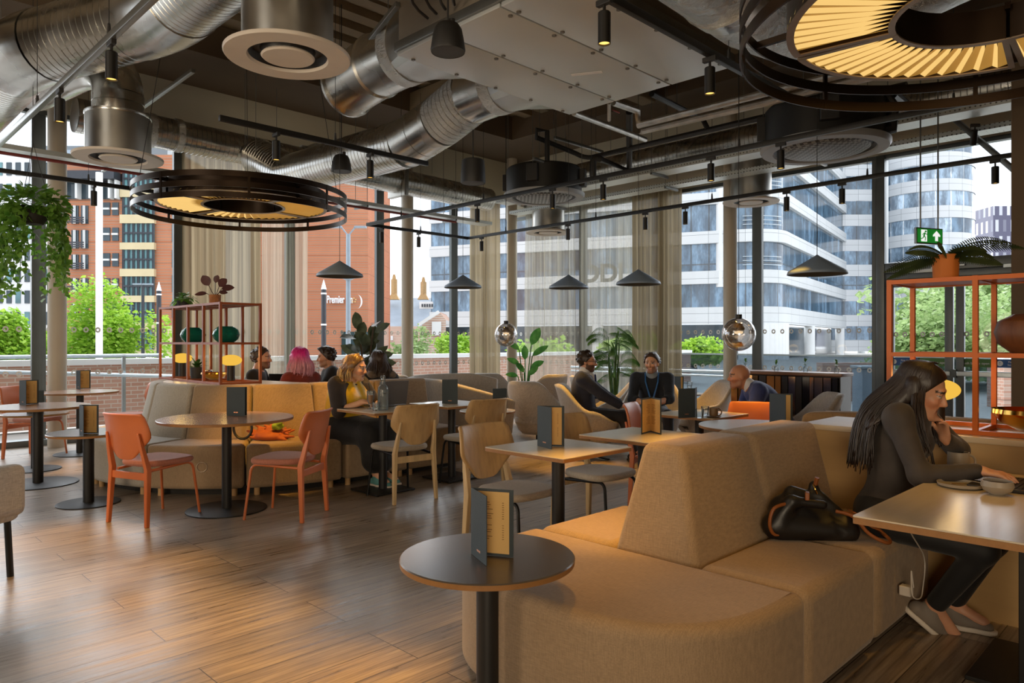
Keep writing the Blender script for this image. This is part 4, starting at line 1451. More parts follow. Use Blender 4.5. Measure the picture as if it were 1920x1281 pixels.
# mirror ball pendants
m, t = newmat('mirror_glass')
fr_n = t.new('LayerWeight', i_Blend=0.35)
tp = t.new('BsdfTransparent'); tp.inputs[0].default_value = (0.72, 0.70, 0.68, 1)
gl = t.new('BsdfGlossy', i_Roughness=0.02); gl.inputs[0].default_value = (0.85, 0.86, 0.9, 1)
ad = t.new('Math', operation='MULTIPLY_ADD'); ad.inputs[1].default_value = 0.75; ad.inputs[2].default_value = 0.22; t.link(fr_n.outputs['Facing'], ad.inputs[0])
mx = t.new('MixShader'); t.link(ad.outputs[0], mx.inputs[0]); t.link(tp.outputs[0], mx.inputs[1]); t.link(gl.outputs[0], mx.inputs[2])
t.done(mx.outputs[0])
emit('ball_glow', (1.0, 0.72, 0.42), 1.2)
bp = None
for (x, y, D, lb) in ((949, 628, 9.2, 'mirrored glass ball pendant near the corner curtain'), (1385, 627, 6.5, 'mirrored glass ball pendant above the bald man')):
    p = at(x, y, D)
    if bp is None:
        bp = thing('ball_pendant', lb, 'pendant lamp', p, 0, 'mirror ball pendants')
        MB().ball((0, 0, 0), 0.15, 40, 24).build('globe', 'mirror_glass', bp)
        MB().lathe([(0.0, 0.03), (0.05, 0.035), (0.055, 0.06), (0.03, 0.10), (0.0, 0.10)], n=20).build('lamp_head', 'bronze_light', bp)
        MB().lathe([(0.0, 0.0), (0.035, 0.006), (0.04, 0.025), (0, 0.03)], n=20).build('diode', 'ball_glow', bp)
        MB().lathe([(0.0, -0.115), (0.05, -0.11), (0.03, -0.07), (0.0, -0.065)], n=20).build('reflector', 'bronze_light', bp)
        MB().cyl((0, 0, 0.14), (0, 0, 0.18), 0.03, n=16).build('cap', 'black_metal', bp)
        MB().cyl((0, 0, 0.17), (0, 0, 3.5), 0.003, n=6).build('cord', 'black_plastic', bp)
    else:
        dup(bp, p, None, lb)
# exit sign
p = at(1741, 443, 7.4)
plain('exit_green', srgb(34, 140, 48), 0.5, var=0.03, Emission_Color=(*srgb(34, 150, 48), 1), Emission_Strength=0.28)
plain('exit_white', srgb(240, 246, 240), 0.5, var=0.02, Emission_Color=(1, 1, 1, 1), Emission_Strength=0.6)
es = thing('exit_sign', 'green running man exit sign hung on two rods', 'exit sign', p)
rgt = Vector(W(1, 0.35)).normalized()
Mx = basis((0, 0, 0), rgt, (0, 0, 1))
nrm = rgt.cross(Vector((0, 0, 1)))
ang = math.atan2(rgt.y, rgt.x)
MB().box((0, 0, 0), (0.36, 0.03, 0.165), rz=ang).build('frame', 'conduit', es, bevel=0.004)
MB().box(nrm * 0.017, (0.335, 0.004, 0.14), rz=ang).build('panel', 'exit_green', es, smooth=0)
def e2(x, z, d=0.022): return rgt * x + Vector((0, 0, z)) + nrm * d
ar = MB()
ar.add([e2(0.085 + a, b) for a, b in ((-0.02, -0.05), (0.02, -0.05), (0.02, 0.0), (0.05, -0.005), (0.05, 0.012), (0.0, 0.055), (-0.05, 0.012), (-0.05, -0.005), (-0.02, 0.0))], [(0, 1, 2, 8), (8, 2, 3, 4, 5, 6, 7)])
ar.build('arrow', 'exit_white', es, smooth=0)
MB().add([e2(-0.125, -0.06), e2(-0.045, -0.06), e2(-0.045, 0.06), e2(-0.125, 0.06)], [(0, 1, 2, 3)]).build('doorway', 'exit_white', es, smooth=0)
rm = MB()
def limb(a, b, w):
    a2, b2 = e2(*a, 0.024), e2(*b, 0.024); rm.bar(a2, b2, w, 0.002, up=nrm)
rm.ball(e2(-0.068, 0.042, 0.024), 0.011, 10, 6)
limb((-0.075, 0.03), (-0.09, -0.005), 0.018); limb((-0.088, -0.003), (-0.068, -0.022), 0.011); limb((-0.068, -0.022), (-0.075, -0.05), 0.009)
limb((-0.09, -0.004), (-0.105, -0.028), 0.011); limb((-0.105, -0.028), (-0.135, -0.034), 0.009)
limb((-0.075, 0.026), (-0.052, 0.012), 0.008); limb((-0.052, 0.012), (-0.038, 0.02), 0.007); limb((-0.076, 0.026), (-0.1, 0.02), 0.008); limb((-0.1, 0.02), (-0.108, 0.002), 0.007)
rm.build('running_figure', 'exit_green', es, smooth=0)
for s in (-0.11, 0.13):
    MB().cyl(rgt * s + Vector((0, 0, 0.08)), rgt * s + Vector((0, 0, 2.3)), 0.008, n=8).build('rod', 'conduit', es)
# =================== furniture ===================
fabric('bench_fabric', srgb(152, 127, 98))
fabric('bench_fabric_daylit', srgb(170, 162, 148))  # same bench cloth, paler and greyer with window light put into the colour
fabric('seat_terracotta', srgb(176, 112, 92), 320)
fabric('seat_grey', srgb(168, 156, 140), 320)
fabric('armchair_fabric', srgb(176, 168, 158), 200, 0.3)
plain('salmon_paint', srgb(206, 112, 64), 0.42, var=0.04)
wood('oak_ply', srgb(196, 160, 112), 0.45, 2)
wood('oak_leg', srgb(206, 176, 130), 0.45, 2)
plain('black_steel', srgb(26, 26, 27), 0.4, 0.4, var=0.08)
plain('pedestal_black', srgb(38, 37, 37), 0.5, 0.3, var=0.08)
wood('table_reddish', srgb(150, 112, 88), 0.24, 0, 0.1, 2)
wood('table_dark', srgb(78, 71, 66), 0.26, 0, 0.12, 2)
wood('table_pale', srgb(206, 190, 164), 0.24, 0, 0.06, 2)
plain('table_white', srgb(226, 222, 214), 0.3, var=0.02)
wood('ply_edge', srgb(150, 104, 58), 0.5, 0, 0.15)
wood('ply_panel', srgb(196, 160, 108), 0.5, 1, 0.07, 1.2)
wood('ledge_top', srgb(214, 192, 158), 0.32, 1, 0.05, 1.5)
plain('rust_frame', srgb(150, 78, 44), 0.42, 0.1, var=0.05)
plain('orange_frame', srgb(206, 104, 38), 0.42, 0.1, var=0.05)
wood('foot_oak', srgb(190, 150, 100), 0.5, 2)
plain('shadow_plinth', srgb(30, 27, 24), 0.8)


def superell(rx, ry, n=2.6, k=40, cx=0.0, cy=0.0):
    out = []
    for i in range(k):
        a = 2 * PI * i / k
        c_, s_ = math.cos(a), math.sin(a)
        out.append((cx + rx * math.copysign(abs(c_) ** (2 / n), c_), cy + ry * math.copysign(abs(s_) ** (2 / n), s_)))
    return out


# ---------------- dining chairs
def make_chair(name, label, frame, legm, seatm, loc, rz, group):
    t_ = thing(name, label, 'chair', loc, rz, group)
    pts = []
    for x, y in superell(0.225, 0.215, 3.2, 44):
        pts.append((x * (1.0 + 0.22 * y / 0.215 * 0.5) * 0.98, y + 0.01))
    MB().prism(pts, 0.425, 0.47).build('seat', seatm, t_, bevel=0.02)
    zs = [(0.83, 0.196), (0.822, 0.208), (0.80, 0.214), (0.74, 0.226), (0.69, 0.234), (0.655, 0.232), (0.625, 0.212), (0.57, 0.158), (0.53, 0.118), (0.505, 0.09), (0.492, 0.06), (0.488, 0.02)]
    rows = []
    for z, w in zs:
        rows.append([(x * w, -0.262 - (z - 0.5) * 0.16 + 1.0 * (x * w) ** 2 + (0.02 if z > 0.79 else 0) * -1 * (z - 0.79) / 0.04, z) for x in [-1 + 2 * i / 12 for i in range(13)]])
    mb = MB()
    mb.v = [p for r in rows for p in r]
    mb.f = [(j * 13 + i, j * 13 + i + 1, (j + 1) * 13 + i + 1, (j + 1) * 13 + i) for j in range(len(rows) - 1) for i in range(12)]
    mb.build('backrest', frame, t_, smooth=180, solid=0.013)
    for s in (-1, 1):
        a, b, c_ = Vector((0.205 * s, -0.245, 0)), Vector((0.188 * s, -0.225, 0.42)), Vector((0.165 * s, -0.288, 0.69))
        rings = []
        for p, w, d in ((a, 0.027, 0.03), (a.lerp(b, 0.5), 0.032, 0.036), (b, 0.036, 0.042), (b.lerp(c_, 0.5), 0.03, 0.034), (c_, 0.018, 0.016)):
            rings.append([p + Vector((dx * w / 2, dy * d / 2, 0)) for dx, dy in ((-1, -1), (1, -1), (1, 1), (-1, 1))])
        MB().loft(rings).build('rear_leg', legm[0], t_, smooth=30, bevel=0.005)
        MB().tube([(0.165 * s, -0.2, 0.40), (0.17 * s, 0.13, 0.418)] + elbow((0.17 * s, 0.14, 0.418), (0.172 * s, 0.185, 0.418), (0.178 * s, 0.195, 0.37), 5) + [(0.205 * s, 0.235, 0.0)], 0.0105, 10).build('front_leg', legm[1], t_)
    MB().bar((-0.188, -0.228, 0.365), (0.188, -0.228, 0.365), 0.02, 0.055).build('cross_rail', legm[0], t_, bevel=0.005)
    MB().bar((-0.17, 0.0, 0.412), (0.17, 0.0, 0.412), 0.03, 0.012).build('seat_support', legm[1], t_, smooth=0)
    return t_


G1 = 'salmon dining chairs'
sal = make_chair('dining_chair', 'salmon chair with terracotta seat at the big round table, nearer the camera-side low table', 'salmon_paint', ('salmon_paint', 'salmon_paint'), 'seat_terracotta', W(-2.75, 5.56), head(0.22, 0.49), G1)
def chair2(src, X, D, f, label):
    return dup(src, W(X, D), head(*f), label)
chair2(sal, -1.77, 5.64, (-0.97, 0.2), 'salmon chair at the big round table, closer to the woman in the yellow top')
chair2(sal, -5.62, 8.5, (1, -0.12), 'salmon chair behind the low round table by the street glass column')
chair2(sal, -4.75, 8.95, (-0.55, -0.5), 'salmon chair at the round table farthest back by the street glass')
chair2(sal, 1.28, 6.05, (0.8, -0.35), 'salmon chair beside the standing menu that hides a glass bottle')
chair2(sal, 2.02, 6.0, (-0.35, -1), 'salmon chair tucked behind the white round table')
G2 = 'oak dining chairs'
oak = make_chair('dining_chair', 'oak chair with grey seat facing the woman in the yellow top', 'oak_ply', ('oak_leg', 'black_steel'), 'seat_grey', W(-0.97, 6.3), head(-0.62, 0.78), G2)
chair2(oak, -0.39, 6.86, (-0.62, 0.78), 'oak chair at the square table with the closed dark menu')
chair2(oak, 0.02, 4.42, (0.72, -0.7), 'oak chair at the square table nearest the camera')
chair2(oak, 0.60, 5.03, (0.72, -0.7), 'oak chair at the square table with the open double page menu')


# ---------------- tables
def round_table(label, p, r, z, base_r, top, col_r=0.04):
    t_ = thing('round_table', label, 'table', (p.x, p.y, 0), 0, 'round pedestal tables')
    MB().lathe([(0, z - 0.004), (0, z), (r - 0.004, z), (r, z - 0.004)], n=72).build('tabletop', top, t_, smooth=30)
    MB().lathe([(r, z - 0.004), (r - 0.002, z - 0.022), (0, z - 0.022)], n=72).build('edge_band', 'ply_edge', t_, smooth=30)
    MB().cyl((0, 0, 0.012), (0, 0, z - 0.022), col_r, n=28).build('column', 'pedestal_black', t_)
    MB().lathe([(0, 0.016), (base_r - 0.01, 0.012), (base_r, 0.008), (base_r, 0.0)], n=60).build('base', 'pedestal_black', t_, smooth=30)
    return t_


TABLES = {}
TABLES['A'] = W(-2.31, 5.83)
round_table('large reddish round table with two salmon chairs', TABLES['A'], 0.52, 0.745, 0.31, 'table_reddish', 0.038)
TABLES['B'] = W(-4.53, 6.88)
round_table('reddish round table beside the front low table, cut by the photo edge', TABLES['B'], 0.44, 0.745, 0.34, 'table_reddish', 0.045)
TABLES['C'] = W((166 - CX) / F * 6.05, 6.05)
round_table('low dark round table with a tan-faced menu at the curved end of the pale bench', TABLES['C'], 0.31, 0.60, 0.24, 'table_dark', 0.042)
TABLES['D'] = W((66 - CX) / F * 7.65, 7.65)
round_table('low dark round table half hidden behind the reddish table by the street glass', TABLES['D'], 0.31, 0.60, 0.24, 'table_dark', 0.04)
TABLES['E'] = W((150 - CX) / F * 8.72, 8.72)
round_table('pinkish round table farthest back beside the painted column', TABLES['E'], 0.42, 0.755, 0.28, 'table_reddish', 0.04)
TABLES['F'] = W((914 - CX) / F * 2.57, 2.57)
round_table('low dark round table nearest the camera, overlapping the fabric bench', TABLES['F'], 0.312, 0.597, 0.24, 'table_dark', 0.04)
TABLES['G'] = W((914 - CX) / F * 7.95, 7.95)
round_table('low round table behind the second oak chair', TABLES['G'], 0.31, 0.60, 0.22, 'table_pale', 0.035)
TABLES['H'] = W((1415 - CX) / F * 5.3, 5.3)
round_table('white round table just beyond the upholstered bench back', TABLES['H'], 0.40, 0.745, 0.28, 'table_white', 0.04)
TABLES['I'] = W(2.55, 10.6)
round_table('small round table between the armchairs before the dense curtain', TABLES['I'], 0.28, 0.60, 0.2, 'table_pale', 0.03)


def square_table(label, p, s, top='table_pale', z=0.745):
    t_ = thing('square_table', label, 'table', (p.x, p.y, 0), 0, 'square pedestal tables')
    pl = rrect(s / 2, s / 2, 0.012)
    MB().prism(pl, z - 0.006, z).build('tabletop', top, t_, smooth=30, bevel=0.002)
    MB().prism(pl, z - 0.024, z - 0.006).build('edge_band', 'ply_edge', t_, smooth=30)
    MB().cyl((0, 0, 0.015), (0, 0, z - 0.022), 0.038, n=28).build('column', 'pedestal_black', t_)
    MB().box((0, 0, 0.012), (0.42, 0.42, 0.016)).build('base', 'pedestal_black', t_, bevel=0.004)
    ft = 0
    for sx in (-1, 1):
        for sy in (-1, 1):
            MB().cyl((0.19 * sx, 0.19 * sy, 0), (0.19 * sx, 0.19 * sy, 0.006), 0.018, n=10).build('glide', 'black_plastic', t_)
    return t_


TABLES['J'] = W(-1.18, 6.58)
square_table('square table carrying the laptop and iced coffee', TABLES['J'], 0.60)
TABLES['K'] = W(-0.60, 7.17)
square_table('square table with a closed dark menu by the straight bench', TABLES['K'], 0.60)
TABLES['L'] = W(0.27, 4.2)
square_table('square pale table nearest the camera with a half open menu', TABLES['L'], 0.61)
TABLES['M'] = W(0.87, 4.76)
square_table('square pale table with the open double page menu', TABLES['M'], 0.61)
TABLES['N'] = W(1.6, 6.15)
square_table('square table with bottle, cup and tumbler beyond the white round one', TABLES['N'], 0.60)
# laptop table in the foreground booth
TB = Vector((3.33, 0.25, 0))
t_ = thing('booth_table', 'long pale wooden table in the booth where the woman in black works', 'table', TB)
pl = rrect(0.68, 0.70, 0.01)
MB().prism(pl, 0.739, 0.745).build('tabletop', 'table_pale', t_, smooth=30, bevel=0.002)
MB().prism(pl, 0.717, 0.739).build('edge_band', 'ply_edge', t_, smooth=30)
MB().box((0.08, 0.30, 0.365), (0.075, 0.075, 0.70)).build('column', 'pedestal_black', t_, bevel=0.004)
MB().box((0.26, 0.25, 0.012), (0.52, 0.52, 0.018)).build('base', 'pedestal_black', t_, bevel=0.004)

# ---------------- curved bench with the shelf island
BC = W(-2.75, 7.95)
bn = thing('curved_bench', 'pale grey curved bench that bulges round the shelf and runs straight to the laptop woman', 'bench', (BC.x, BC.y, 0))


def arcmod(prof, th0, th1, n=10):
    """closed radial profile (r, z) swept between two angles, local to the bench centre"""
    rings = []
    for i in range(n + 1):
        a = math.radians(225 + th0 + (th1 - th0) * i / n)
        rings.append([(r * math.cos(a), r * math.sin(a), z) for r, z in prof])
    return MB().loft(rings)


for k in range(5):
    a0, a1 = -106 + 30 * k + 0.35, -76 + 30 * k - 0.35
    arcmod([(1.17, 0.07), (1.70, 0.07), (1.70, 0.452), (1.17, 0.447)], a0, a1).build('seat_module', 'bench_fabric_daylit' if k < 3 else 'bench_fabric', bn, bevel=0.035, seg=4)
    arcmod([(1.02, 0.07), (1.17, 0.07), (1.225, 0.44), (1.11, 0.945), (0.98, 0.945)], a0, a1).build('back_module', 'bench_fabric_daylit' if k < 3 else 'bench_fabric', bn, bevel=0.03, seg=4)
    for a in (a0 + 3, a1 - 3):
        aa = math.radians(225 + a)
        MB().cyl((1.62 * math.cos(aa), 1.62 * math.sin(aa), 0), (1.62 * math.cos(aa), 1.62 * math.sin(aa), 0.075), 0.026, n=12).build('foot', 'foot_oak', bn)
for k, (x0, x1) in enumerate(((0.0, 0.72), (0.73, 1.44))):
    MB().box(((x0 + x1) / 2, -1.43, 0.26), (x1 - x0, 0.54, 0.385)).build('seat_module', 'bench_fabric', bn, bevel=0.035, seg=4)
    MB().box(((x0 + x1) / 2, -0.60, 0.26), (x1 - x0, 0.52, 0.385)).build('seat_module', 'bench_fabric', bn, bevel=0.035, seg=4)
    rings = [[(x + (0.05 if x == x1 and k else 0) * (0.5 - z), y, z) for y, z in ((-1.18, 0.30), (-0.84, 0.30), (-0.93, 0.945), (-1.09, 0.945))] for x in (x0, x1)]
    MB().loft(rings).build('back_module', 'bench_fabric', bn, bevel=0.03, seg=4)
    for x in (x0 + 0.06, x1 - 0.06):
        for y in (-1.62, -0.42):
            MB().cyl((x, y, 0), (x, y, 0.075), 0.026, n=12).build('foot', 'foot_oak', bn)
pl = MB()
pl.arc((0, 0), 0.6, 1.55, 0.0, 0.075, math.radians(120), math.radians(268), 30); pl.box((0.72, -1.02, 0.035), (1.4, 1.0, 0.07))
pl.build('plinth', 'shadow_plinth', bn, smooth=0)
poly = [(1.01 * math.cos(math.radians(a)), 1.01 * math.sin(math.radians(a))) for a in range(119, 268, 6)] + [(0.05, -0.95), (-0.22, 0.93)]
MB().prism(poly, 0.915, 0.94).build('ledge_board', 'ledge_top', bn, smooth=0)
MB().prism([(x * 0.97, y * 0.97) for x, y in poly], 0.07, 0.915).build('ledge_core', 'ply_panel', bn, smooth=0)
MB().tube([(1.703 * math.cos(a), 1.703 * math.sin(a), z) for a, z in [(math.radians(225 + 2) + 0.026 * math.cos(q), 0.27 + 0.042 * math.sin(q)) for q in [2 * PI * i / 20 for i in range(20)]]], 0.005, 6, True).build('pull_ring', 'bronze_light', bn)

# curved lounge sofa beyond the straight bench
lc = W(-0.38, 9.7)
ls = thing('curved_sofa', 'curved grey lounge sofa glowing amber at its middle beyond the straight bench', 'sofa', (lc.x, lc.y, 0))
def ls_arc(prof, a0, a1, n=26, top=None):
    rings = []
    for i in range(n + 1):
        s = i / n
        a = math.radians(a0 + (a1 - a0) * s)
        rings.append([(r * math.cos(a), r * math.sin(a), z if z < 0.6 or top is None else z - top(s)) for r, z in prof])
    return MB().loft(rings)
dip = lambda s: 0.36 * max(0, (abs(s - 0.42) - 0.30) / 0.58) ** 1.3 * 1.8
ls.rotation_euler = (0, 0, math.radians(45))
ls_arc([(0.80, 0.22), (0.92, 0.22), (1.02, 0.88), (0.93, 0.90), (0.84, 0.46)], -10, 205, top=dip).build('backrest', 'armchair_fabric', ls, bevel=0.02)
ls_arc([(0.30, 0.20), (0.80, 0.20), (0.86, 0.45), (0.28, 0.45)], 0, 195).build('seat', 'armchair_fabric', ls, bevel=0.03)
for a in (20, 70, 120, 170):
    aa = math.radians(a)
    MB().cyl((0.7 * math.cos(aa), 0.7 * math.sin(aa), 0), (0.7 * math.cos(aa), 0.7 * math.sin(aa), 0.21), 0.018, n=10).build('leg', 'black_steel', ls)

# ---------------- foreground back-to-back bench
YB = 1.755
fb = thing('back_to_back_bench', 'foreground back-to-back beige bench with a rounded end and two wedge backs', 'bench', (2.55, YB, 0))
pts = []
for i in range(61):
    a = -PI / 2 + PI * i / 60
    c_, s_ = math.cos(a), math.sin(a)
    n_ = 2.9
    pts.append((-0.71 * abs(c_) ** (2 / n_), 0.672 * math.copysign(abs(s_) ** (2 / n_), s_)))
pts = [(0.045, -0.672)] + pts + [(0.045, 0.672)]
MB().prism(pts, 0.05, 0.452).build('end_seat', 'bench_fabric', fb, bevel=0.05, seg=5)
for x0, x1 in ((0.05, 0.765), (0.77, 1.55)):
    MB().box(((x0 + x1) / 2, -0.44, 0.25), (x1 - x0, 0.46, 0.40)).build('seat_module', 'bench_fabric', fb, bevel=0.05, seg=5)
    MB().box(((x0 + x1) / 2, 0.44, 0.25), (x1 - x0, 0.46, 0.40)).build('seat_module', 'bench_fabric', fb, bevel=0.05, seg=5)
for k, (x0, x1) in enumerate(((0.06, 0.80), (0.805, 1.55))):
    sl = 0.10 if k == 0 else 0.0
    rings = [[(x + (sl * (z - 0.4) * 2 if x == x0 else 0) - (0.03 * (z - 0.4) * 2 if x == x1 and k == 0 else 0), y, z) for y, z in ((-0.225, 0.36), (0.225, 0.36), (0.125, 0.905), (-0.085, 0.905))] for x in (x0, x1)]
    MB().loft(rings).build('back_wedge', 'bench_fabric', fb, bevel=0.035, seg=5)
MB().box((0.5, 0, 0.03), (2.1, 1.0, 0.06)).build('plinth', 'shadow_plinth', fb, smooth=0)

# wooden booth partition with ledge
bp_ = thing('booth_partition', 'pale plywood booth partition topped by a wide ledge', 'partition', (4.12, 0.2, 0))
MB().box((0.015, 0, 0.43), (0.03, 3.1, 0.86)).build('panel', 'ply_panel', bp_, smooth=0)
MB().box((0.26, 0, 0.875), (0.54, 3.12, 0.03)).build('ledge_board', 'ledge_top', bp_, smooth=0, bevel=0.003)
MB().box((0.5, 0, 0.43), (0.03, 3.1, 0.86)).build('panel', 'ply_panel', bp_, smooth=0)
# rounded upholstered back beyond the ledge
q = Vector((4.72, 0.9, 0))
rb = thing('curved_bench', 'rounded beige bench back seen just above the booth ledge', 'bench', q)
rings = []
for i in range(25):
    s = i / 24
    y = 1.05 - 2.2 * s
    xo = 0.10 + 0.30 * math.sqrt(max(0, 1 - (1 - min(1, s * 3.2)) ** 2)) - 0.3
    rings.append([(xo + dx, y, z) for dx, z in ((0.0, 0.05), (0.55, 0.05), (0.5, 0.42), (0.24, 0.46), (0.19, 0.905), (0.06, 0.905), (0.0, 0.8))])
MB().loft(rings).build('backrest', 'bench_fabric', rb, bevel=0.03, seg=4)


# ---------------- open cube shelves
def shelf(label, loc, ny, mat, name='open_shelf'):
    t_ = thing(name, label, 'shelf', loc)
    w = 0.024
    L, Dp, H = 0.4 * ny, 0.4, 0.8
    for x in (0, Dp):
        for i in range(ny + 1):
            MB().bar((x, 0.4 * i, -0.0008), (x, 0.4 * i, H + 0.0008), w).build('post', mat, t_, smooth=0)
        for z in (w / 2, 0.4, H - w / 2):
            MB().bar((x, 0, z), (x, L, z), w - 0.0016).build('long_rail', mat, t_, smooth=0)
    for i in range(ny + 1):
        for z in (w / 2, 0.4, H - w / 2):
            MB().bar((0, 0.4 * i, z), (Dp, 0.4 * i, z), w - 0.003).build('cross_rail', mat, t_, smooth=0)
    MB().box((Dp / 2, L / 2, H - 0.012), (Dp - w, L - w, 0.008)).build('shelf_board', mat, t_, smooth=0)
    MB().box((Dp / 2, L / 2, 0.402), (Dp - w, L - w, 0.006)).build('shelf_board', mat, t_, smooth=0)
    return t_


SH1 = Vector((2.91, 6.87, 0.941))
shelf('rust brown open cube shelf on the curved bench ledge', SH1, 4, 'rust_frame')
SH2 = Vector((4.2, -0.29, 0.891))
shelf('orange open cube shelf on the booth ledge by the glass doors', SH2, 4, 'orange_frame')

# ---------------- lounge armchairs
def make_armchair(label, loc, rz):
    t_ = thing('lounge_armchair', label, 'armchair', loc, rz, 'grey swivel lounge armchairs')
    def hgt(a):
        a = abs(a)
        k = lambda x0, y0, x1, y1: y0 + (y1 - y0) * (0.5 - 0.5 * math.cos(PI * min(1, max(0, (a - x0) / (x1 - x0)))))
        return k(28, 0.86, 88, 0.57) if a < 88 else k(88, 0.57, 142, 0.44)
    def fn(u, v):
        a = -142 + 284 * u
        ar = math.radians(a)
        z0 = 0.19
        z = z0 + (hgt(a) - z0) * v
        ss = v ** 0.55
        rx = 0.20 + 0.165 * ss
        ry = 0.18 + 0.19 * ss
        lean = -0.05 * max(0, z - 0.45) / 0.4
        return (rx * math.sin(ar), 0.02 - ry * math.cos(ar) + lean * math.cos(ar), z)
    MB().grid(fn, 40, 12).build('shell', 'armchair_fabric', t_, smooth=180, solid=0.045)
    MB().prism([(x, y + 0.03) for x, y in superell(0.285, 0.30, 2.6, 40)], 0.30, 0.42).build('seat_cushion', 'armchair_fabric', t_, bevel=0.035)
    MB().lathe([(0, 0.195), (0.2, 0.2), (0.22, 0.24), (0, 0.25)], n=30).build('shell_bottom', 'armchair_fabric', t_)
    MB().cyl((0, 0, 0.03), (0, 0, 0.2), 0.022, n=14).build('stem', 'black_steel', t_)
    for k in range(4):
        a = PI / 4 + k * PI / 2
        MB().bar((0, 0, 0.035), (0.30 * math.cos(a), 0.30 * math.sin(a), 0.012), 0.035, 0.018).build('star_foot', 'black_steel', t_, bevel=0.004)
    return t_


ac = make_armchair('grey armchair with its back to us beside the standing menu, empty', W(0.33, 9.3), head(0.55, 0.85))
for X, D, f, lb in ((0.92, 8.45, (1, -0.12), 'grey armchair holding the man in the checked suit'),
                    (1.35, 9.75, (-0.95, 0.1), 'empty grey armchair between the suited man and the palm'),
                    (1.25, 10.6, (0.8, 0.6), 'grey armchair behind the suited man with its back edge on'),
                    (1.72, 8.85, (-0.28, -1), 'grey armchair holding the man with the lanyard'),
                    (2.42, 9.15, (-1, -0.15), 'empty grey armchair beside the column, high back to the glass'),
                    (2.78, 7.02, (-1, 0.12), 'grey armchair holding the bald man'),
                    (-0.34, 11.6, (0.2, 1), 'grey armchair back seen above the curved lounge sofa'),
                    (0.47, 11.2, (-0.6, 0.8), 'grey armchair in front of the pointed-leaf plant'),
                    (-1.35, 10.9, (0.9, 0.4), 'grey armchair just right of the white column by the laptop'),
                    ):
    dup(ac, W(X, D), head(*f), lb)
# cut-off chair at the photo's left edge
p = W(-3.22, 3.98)
t_ = thing('padded_armchair', 'grey padded armchair with black tube frame cut off by the photo edge', 'armchair', (p.x, p.y, 0), head(0.25, 1))
MB().box((0, 0, 0.40), (0.62, 0.60, 0.16)).build('seat_cushion', 'armchair_fabric', t_, bevel=0.05)
MB().box((0, -0.30, 0.56), (0.62, 0.16, 0.36)).build('back_cushion', 'armchair_fabric', t_, bevel=0.06)
MB().box((0.27, 0.02, 0.50), (0.12, 0.6, 0.30)).build('arm_cushion', 'armchair_fabric', t_, bevel=0.05)
MB().box((-0.27, 0.02, 0.50), (0.12, 0.6, 0.30)).build('arm_cushion', 'armchair_fabric', t_, bevel=0.05)
for s in (-1, 1):
    MB().tube([(0.2 * s, -0.46, 0.0), (0.2 * s, -0.45, 0.40)] + elbow((0.2 * s, -0.44, 0.44), (0.2 * s, -0.43, 0.5), (0.2 * s, -0.38, 0.5), 4), 0.018, 10).build('rear_leg', 'black_steel', t_)
    MB().tube([(0.26 * s, 0.26, 0.0), (0.26 * s, 0.24, 0.34)], 0.018, 10).build('front_leg', 'black_steel', t_)

# mirrored console
cs = thing('mirrored_console', 'tall console faced with bronze mirror strips behind the bald man', 'console', (7.6, 3.36, 0))
plain('bronze_mirror', srgb(206, 160, 112), 0.12, 1.0, var=0.06, scale=1)
plain('console_black', srgb(30, 26, 24), 0.25, 0.3, var=0.1)
wood('console_top', srgb(120, 82, 56), 0.35, 1)
MB().box((0, 0, 0.50), (0.28, 1.15, 1.0)).build('carcass', 'console_black', cs, smooth=0)
MB().box((0, 0, 1.02), (0.32, 1.19, 0.035)).build('top_board', 'console_top', cs, smooth=0, bevel=0.004)
r_ = random.Random(4)
y = -0.56
while y < 0.54:
    w = r_.choice((0.045, 0.06, 0.075, 0.09))
    a = r_.uniform(-0.5, 0.5)
    MB().box((-0.165, y + w / 2, 0.5), (0.012, w * 0.92, 0.98), rz=a * 0.5).build('mirror_strip', 'bronze_mirror' if r_.random() < 0.62 else 'console_black', cs, smooth=0)
    y += w
